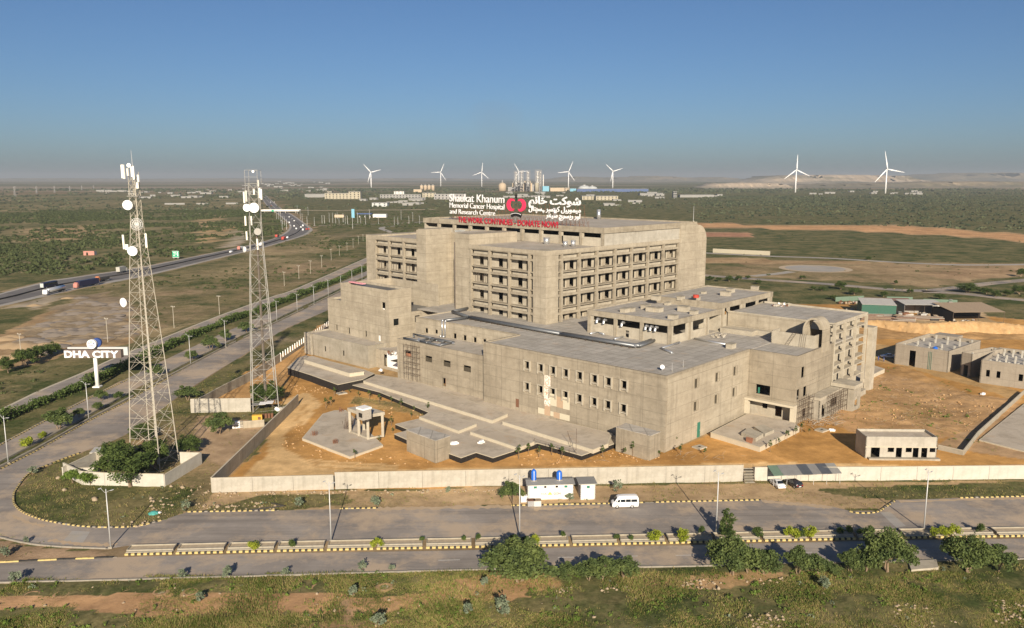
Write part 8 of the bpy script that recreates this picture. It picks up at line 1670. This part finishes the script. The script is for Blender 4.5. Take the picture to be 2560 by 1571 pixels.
# overpass
a, b = np.array(G(664,533)), np.array(G(741,533)); t = thing('overpass', 'white concrete overpass bridging the highway', 'bridge', (*a, 0)); L = float(b[0]-a[0]); h_ = HT(a, 525.5)
MB().box(-6, L+6, -5, 5, h_-2.0, h_-.2).build('deck', W['white_wall'], t)
for y_ in (-5.1, 4.7): MB().box(-6, L+6, y_, y_+.4, h_-.2, h_+.9).build('parapet', W['white_wall'], t)
for f in (.0, .33, .5, .67, 1): MB().box(L*f-.7, L*f+.7, -4, 4, -.3, h_-2).build('pier', W['grey_concrete'], t)
MB().box(L*.22,L*.30,-5.3,-5.11,h_-2.4,h_+.4).build('sign_board', W['sign_green'], t)
# filling station
p = G(883,545); t = thing('filling_station', 'filling station with tall pale blue price totem', 'building', (*p, 0)); h_ = HT(p, 523); MB().box(-2.2,2.2,-.8,.8,0,h_).build('totem', W['cyan_sign'], t); MB().box(4,26,6,20,5,6.2).build('canopy', W['shed_blue'], t)
for x_ in (7, 15, 23): MB().box(x_-.4,x_+.4,12.6,13.4,0,5).build('column', W['white_wall'], t)
MB().box(28,48,8,22,0,5).build('shop', W['white_wall'], t); MB().box(-30,-16,10,18,0,4).build('kiosk', W['factory_tan'], t)
# pylons on the left plain
def pylon(i, x, yb, yt):
    p = G(x, yb); h_ = HT(p, yt); t = thing('pylon', f'faint power pylon on the left plain, {words[i]} from the left', 'pylon', (*p, 0), 0, 'pylons on the left plain'); m = MB(); w_ = h_*.09
    for sx in (-1, 1):
        for sy in (-1, 1): m.bar((sx*w_, sy*w_, 0), (sx*w_*.15, sy*w_*.15, h_), .5, 4, .3)
    for k in range(6):
        z0, z1 = h_*k/6, h_*(k+1)/6; f0, f1 = 1-.85*k/6, 1-.85*(k+1)/6
        m.bar((-w_*f0, -w_*f0, z0), (w_*f1, -w_*f1, z1), .3, 4); m.bar((w_*f0, -w_*f0, z0), (-w_*f1, -w_*f1, z1), .3, 4)
    tag(m.build('mast', W['factory_grey'], t), kind='stuff')
    for q in (.72, .84, .96): MB().bar((-h_*.14, 0, h_*q), (h_*.14, 0, h_*q), .45, 4).build('crossarm', W['factory_grey'], t)
for i, (x, yb, yt) in enumerate(((38,492,466),(92,484,466),(137,482,466),(175,478,466),(205,476,465),(234,474,464))): pylon(i, x, yb, yt)
# thin lamp posts by the junction
lpm = thing('distant_lamp', '', 'street lamp'); MB().bar((0,0,0),(0,0,11),.22,5,.14).build('pole', W['lamp_grey'], lpm); MB().box(-1.2,.1,-.2,.2,10.9,11.1).build('lamp_head', W['lamp_grey'], lpm)
r_ = random.Random(9); PS = [(375+i*14, 655+i*14) for i in range(9)]+[(420+i*5, 760+i*8) for i in range(5)]
PX = [z60(x, y) for x, y in ((377,690),(400,705),(420,725),(440,745),(460,770),(435,810),(480,800),(843,735),(868,735),(918,735),(953,730),(983,735),(1018,740),(1060,735),(1082,740),(1105,745),(1158,790),(1210,735),(1240,740),(1290,745),(1422,750),(1585,755),(1622,750),(1655,700),(1735,740),(1775,715),(1845,740),(620,690),(640,720),(690,750),(765,760),(590,640),(700,650),(1000,690),(1330,690))]
for i, q in enumerate(PX):
    p = G(*q); o = lpm if i == 0 else dup(lpm); o.location = (*p, 0); o.rotation_euler = (0,0,r_.random()*3); o.scale = (1,1,r_.uniform(.9,1.3)); tag(o, 'thin pale lamp post by the highway junction', 'street lamp', 'lamp posts by the junction')
# far hills
def ridge(label, px0, px1, ybase, ytop_fn, mat, dist_scale=1., thick=700, n=90, seed=1):
    a, b = np.array(G(px0, ybase)), np.array(G(px1, ybase)); r = np.random.default_rng(seed); x = np.linspace(a[0], b[0], n); pxx = np.linspace(px0, px1, n); Y0 = a[1]
    top = np.array([HT((0, Y0), ytop_fn(q)) for q in pxx])+r.normal(size=n)*1.5; top = top*np.clip(np.minimum(np.linspace(0, 1, n), np.linspace(1, 0, n))*7, .04, 1)**.6; top = np.maximum(top, 1)
    rows = [(-.05, 0), (.12, .22), (.28, .30), (.36, .72), (.42, .95), (.55, 1), (.9, .95), (1, 0)]
    vv = np.array([np.c_[x, np.full(n, Y0+thick*d)+r.normal(size=n)*thick*.03, top*q+r.normal(size=n)*top*.04*(0 < q < 1)-1] for d, q in rows]); id_ = np.arange(len(rows)*n).reshape(-1, n); fc = np.stack([id_[:-1,:-1], id_[:-1,1:], id_[1:,1:], id_[1:,:-1]], -1).reshape(-1, 4)
    tag(inst('hills', np_mesh('hills', vv.reshape(-1, 3), fc, mat, True)), label, kind='structure')
t_ = NT('quarry'); P_ = t_.co(None, True); zz_ = t_.xyz(P_)[2]
c_ = t_.mix(t_.ramp(t_.noise((.0012,.0012,.02), 5, .65, None, False), .42, .58), (.52,.42,.31), (.22,.20,.14)); MAT['quarry'] = t_.out(c_, .95)
t_ = NT('hill_scrub'); c_ = t_.mix(t_.ramp(t_.noise((.0025,.0025,.01), 6, .7), .38, .62), (.16,.15,.10), (.34,.27,.18)); MAT['hill_scrub'] = t_.out(c_, .95)
ridge('pale quarried mesa on the right horizon', 1950, 2420, 462, lambda q: 441-4*math.sin((q-1950)/470*3.14), MAT['quarry'], 1, 1500, 120, 2)
ridge('pale quarry terrace below the mesa', 1780, 2030, 473, lambda q: 462-4*math.sin((q-1780)/250*3.14), MAT['quarry'], 1, 500, 60, 3)
ridge('dark scrub hills on the far right', 2000, 2900, 471, lambda q: 466-10*min(1, max(0, (q-2000)/500)), MAT['hill_scrub'], 1, 900, 120, 4)
ridge('blue distant hill at the right edge of the horizon', 2440, 3000, 456, lambda q: 443-12*min(1, max(0, (q-2440)/160)), MAT['hill_scrub'], 1, 3000, 60, 5)
ridge('low distant hills along the middle horizon', 1350, 1960, 455, lambda q: 445-3*math.sin((q-1350)/610*3.14)-2*math.sin(q/37), MAT['hill_scrub'], 1, 3000, 120, 6)
ridge('low distant rise along the left horizon', -400, 1350, 453, lambda q: 447.5+1.2*math.sin(q/90), MAT['hill_scrub'], 1, 4000, 160, 7)
# ---------------------------------------------------------------- the air
hz = MB(); hz.box(-44000, 44000, -260, 52000, -6, 190); ho = hz.build('haze', None)
ho.data.materials.clear(); hm_ = bpy.data.materials.new('haze'); hm_.use_nodes = True; q = hm_.node_tree; q.nodes.remove(q.nodes['Principled BSDF']); pv = q.nodes.new('ShaderNodeVolumePrincipled'); pv.inputs['Color'].default_value = (.50,.56,.63,1); pv.inputs['Density'].default_value = 8e-5; pv.inputs['Anisotropy'].default_value = 0.0
q.links.new(pv.outputs[0], q.nodes['Material Output'].inputs['Volume']); ho.data.materials.append(hm_); tag(ho, 'pale dusty haze over the plain', 'haze', kind='stuff')

# drifting smoke above the cement plant
sm = MB(); prof = [(1300,452,5),(1296,440,9),(1288,425,14),(1275,400,22),(1262,370,30),(1252,340,38),(1246,310,44),(1240,285,46),(1236,262,36),(1234,250,16)]
for k, (x, y, w_) in enumerate(prof):
    d_ = _ray(x, y); t_ = 3500/d_[1]; c0 = d_*t_+np.array([0, 0, _H]); rr_ = w_*1.5*3500/_F
    for q_ in range(14): th_ = 6.283*q_/14; wob_ = 1+.2*math.sin(q_*2.1+k*1.7); sm.v.append((c0[0]+rr_*wob_*math.cos(th_), c0[1]+rr_*wob_*math.sin(th_), c0[2]))
for k in range(len(prof)-1):
    for q_ in range(14): sm.f.append((k*14+q_, k*14+(q_+1)%14, (k+1)*14+(q_+1)%14, (k+1)*14+q_)); sm.m.append(0)
sm.f += [tuple(range(13,-1,-1)), tuple((len(prof)-1)*14+q_ for q_ in range(14))]; sm.m += [0, 0]
smo = sm.build('smoke', None); smo.data.materials.clear(); s_m = bpy.data.materials.new('smoke'); s_m.use_nodes = True; q = s_m.node_tree; q.nodes.remove(q.nodes['Principled BSDF']); pv = q.nodes.new('ShaderNodeVolumePrincipled'); pv.inputs['Color'].default_value = (.42,.40,.38,1); pv.inputs['Density'].default_value = .0004
q.links.new(pv.outputs[0], q.nodes['Material Output'].inputs['Volume']); smo.data.materials.append(s_m); tag(smo, 'thin brown smoke drifting up from the cement plant', 'smoke', kind='stuff')
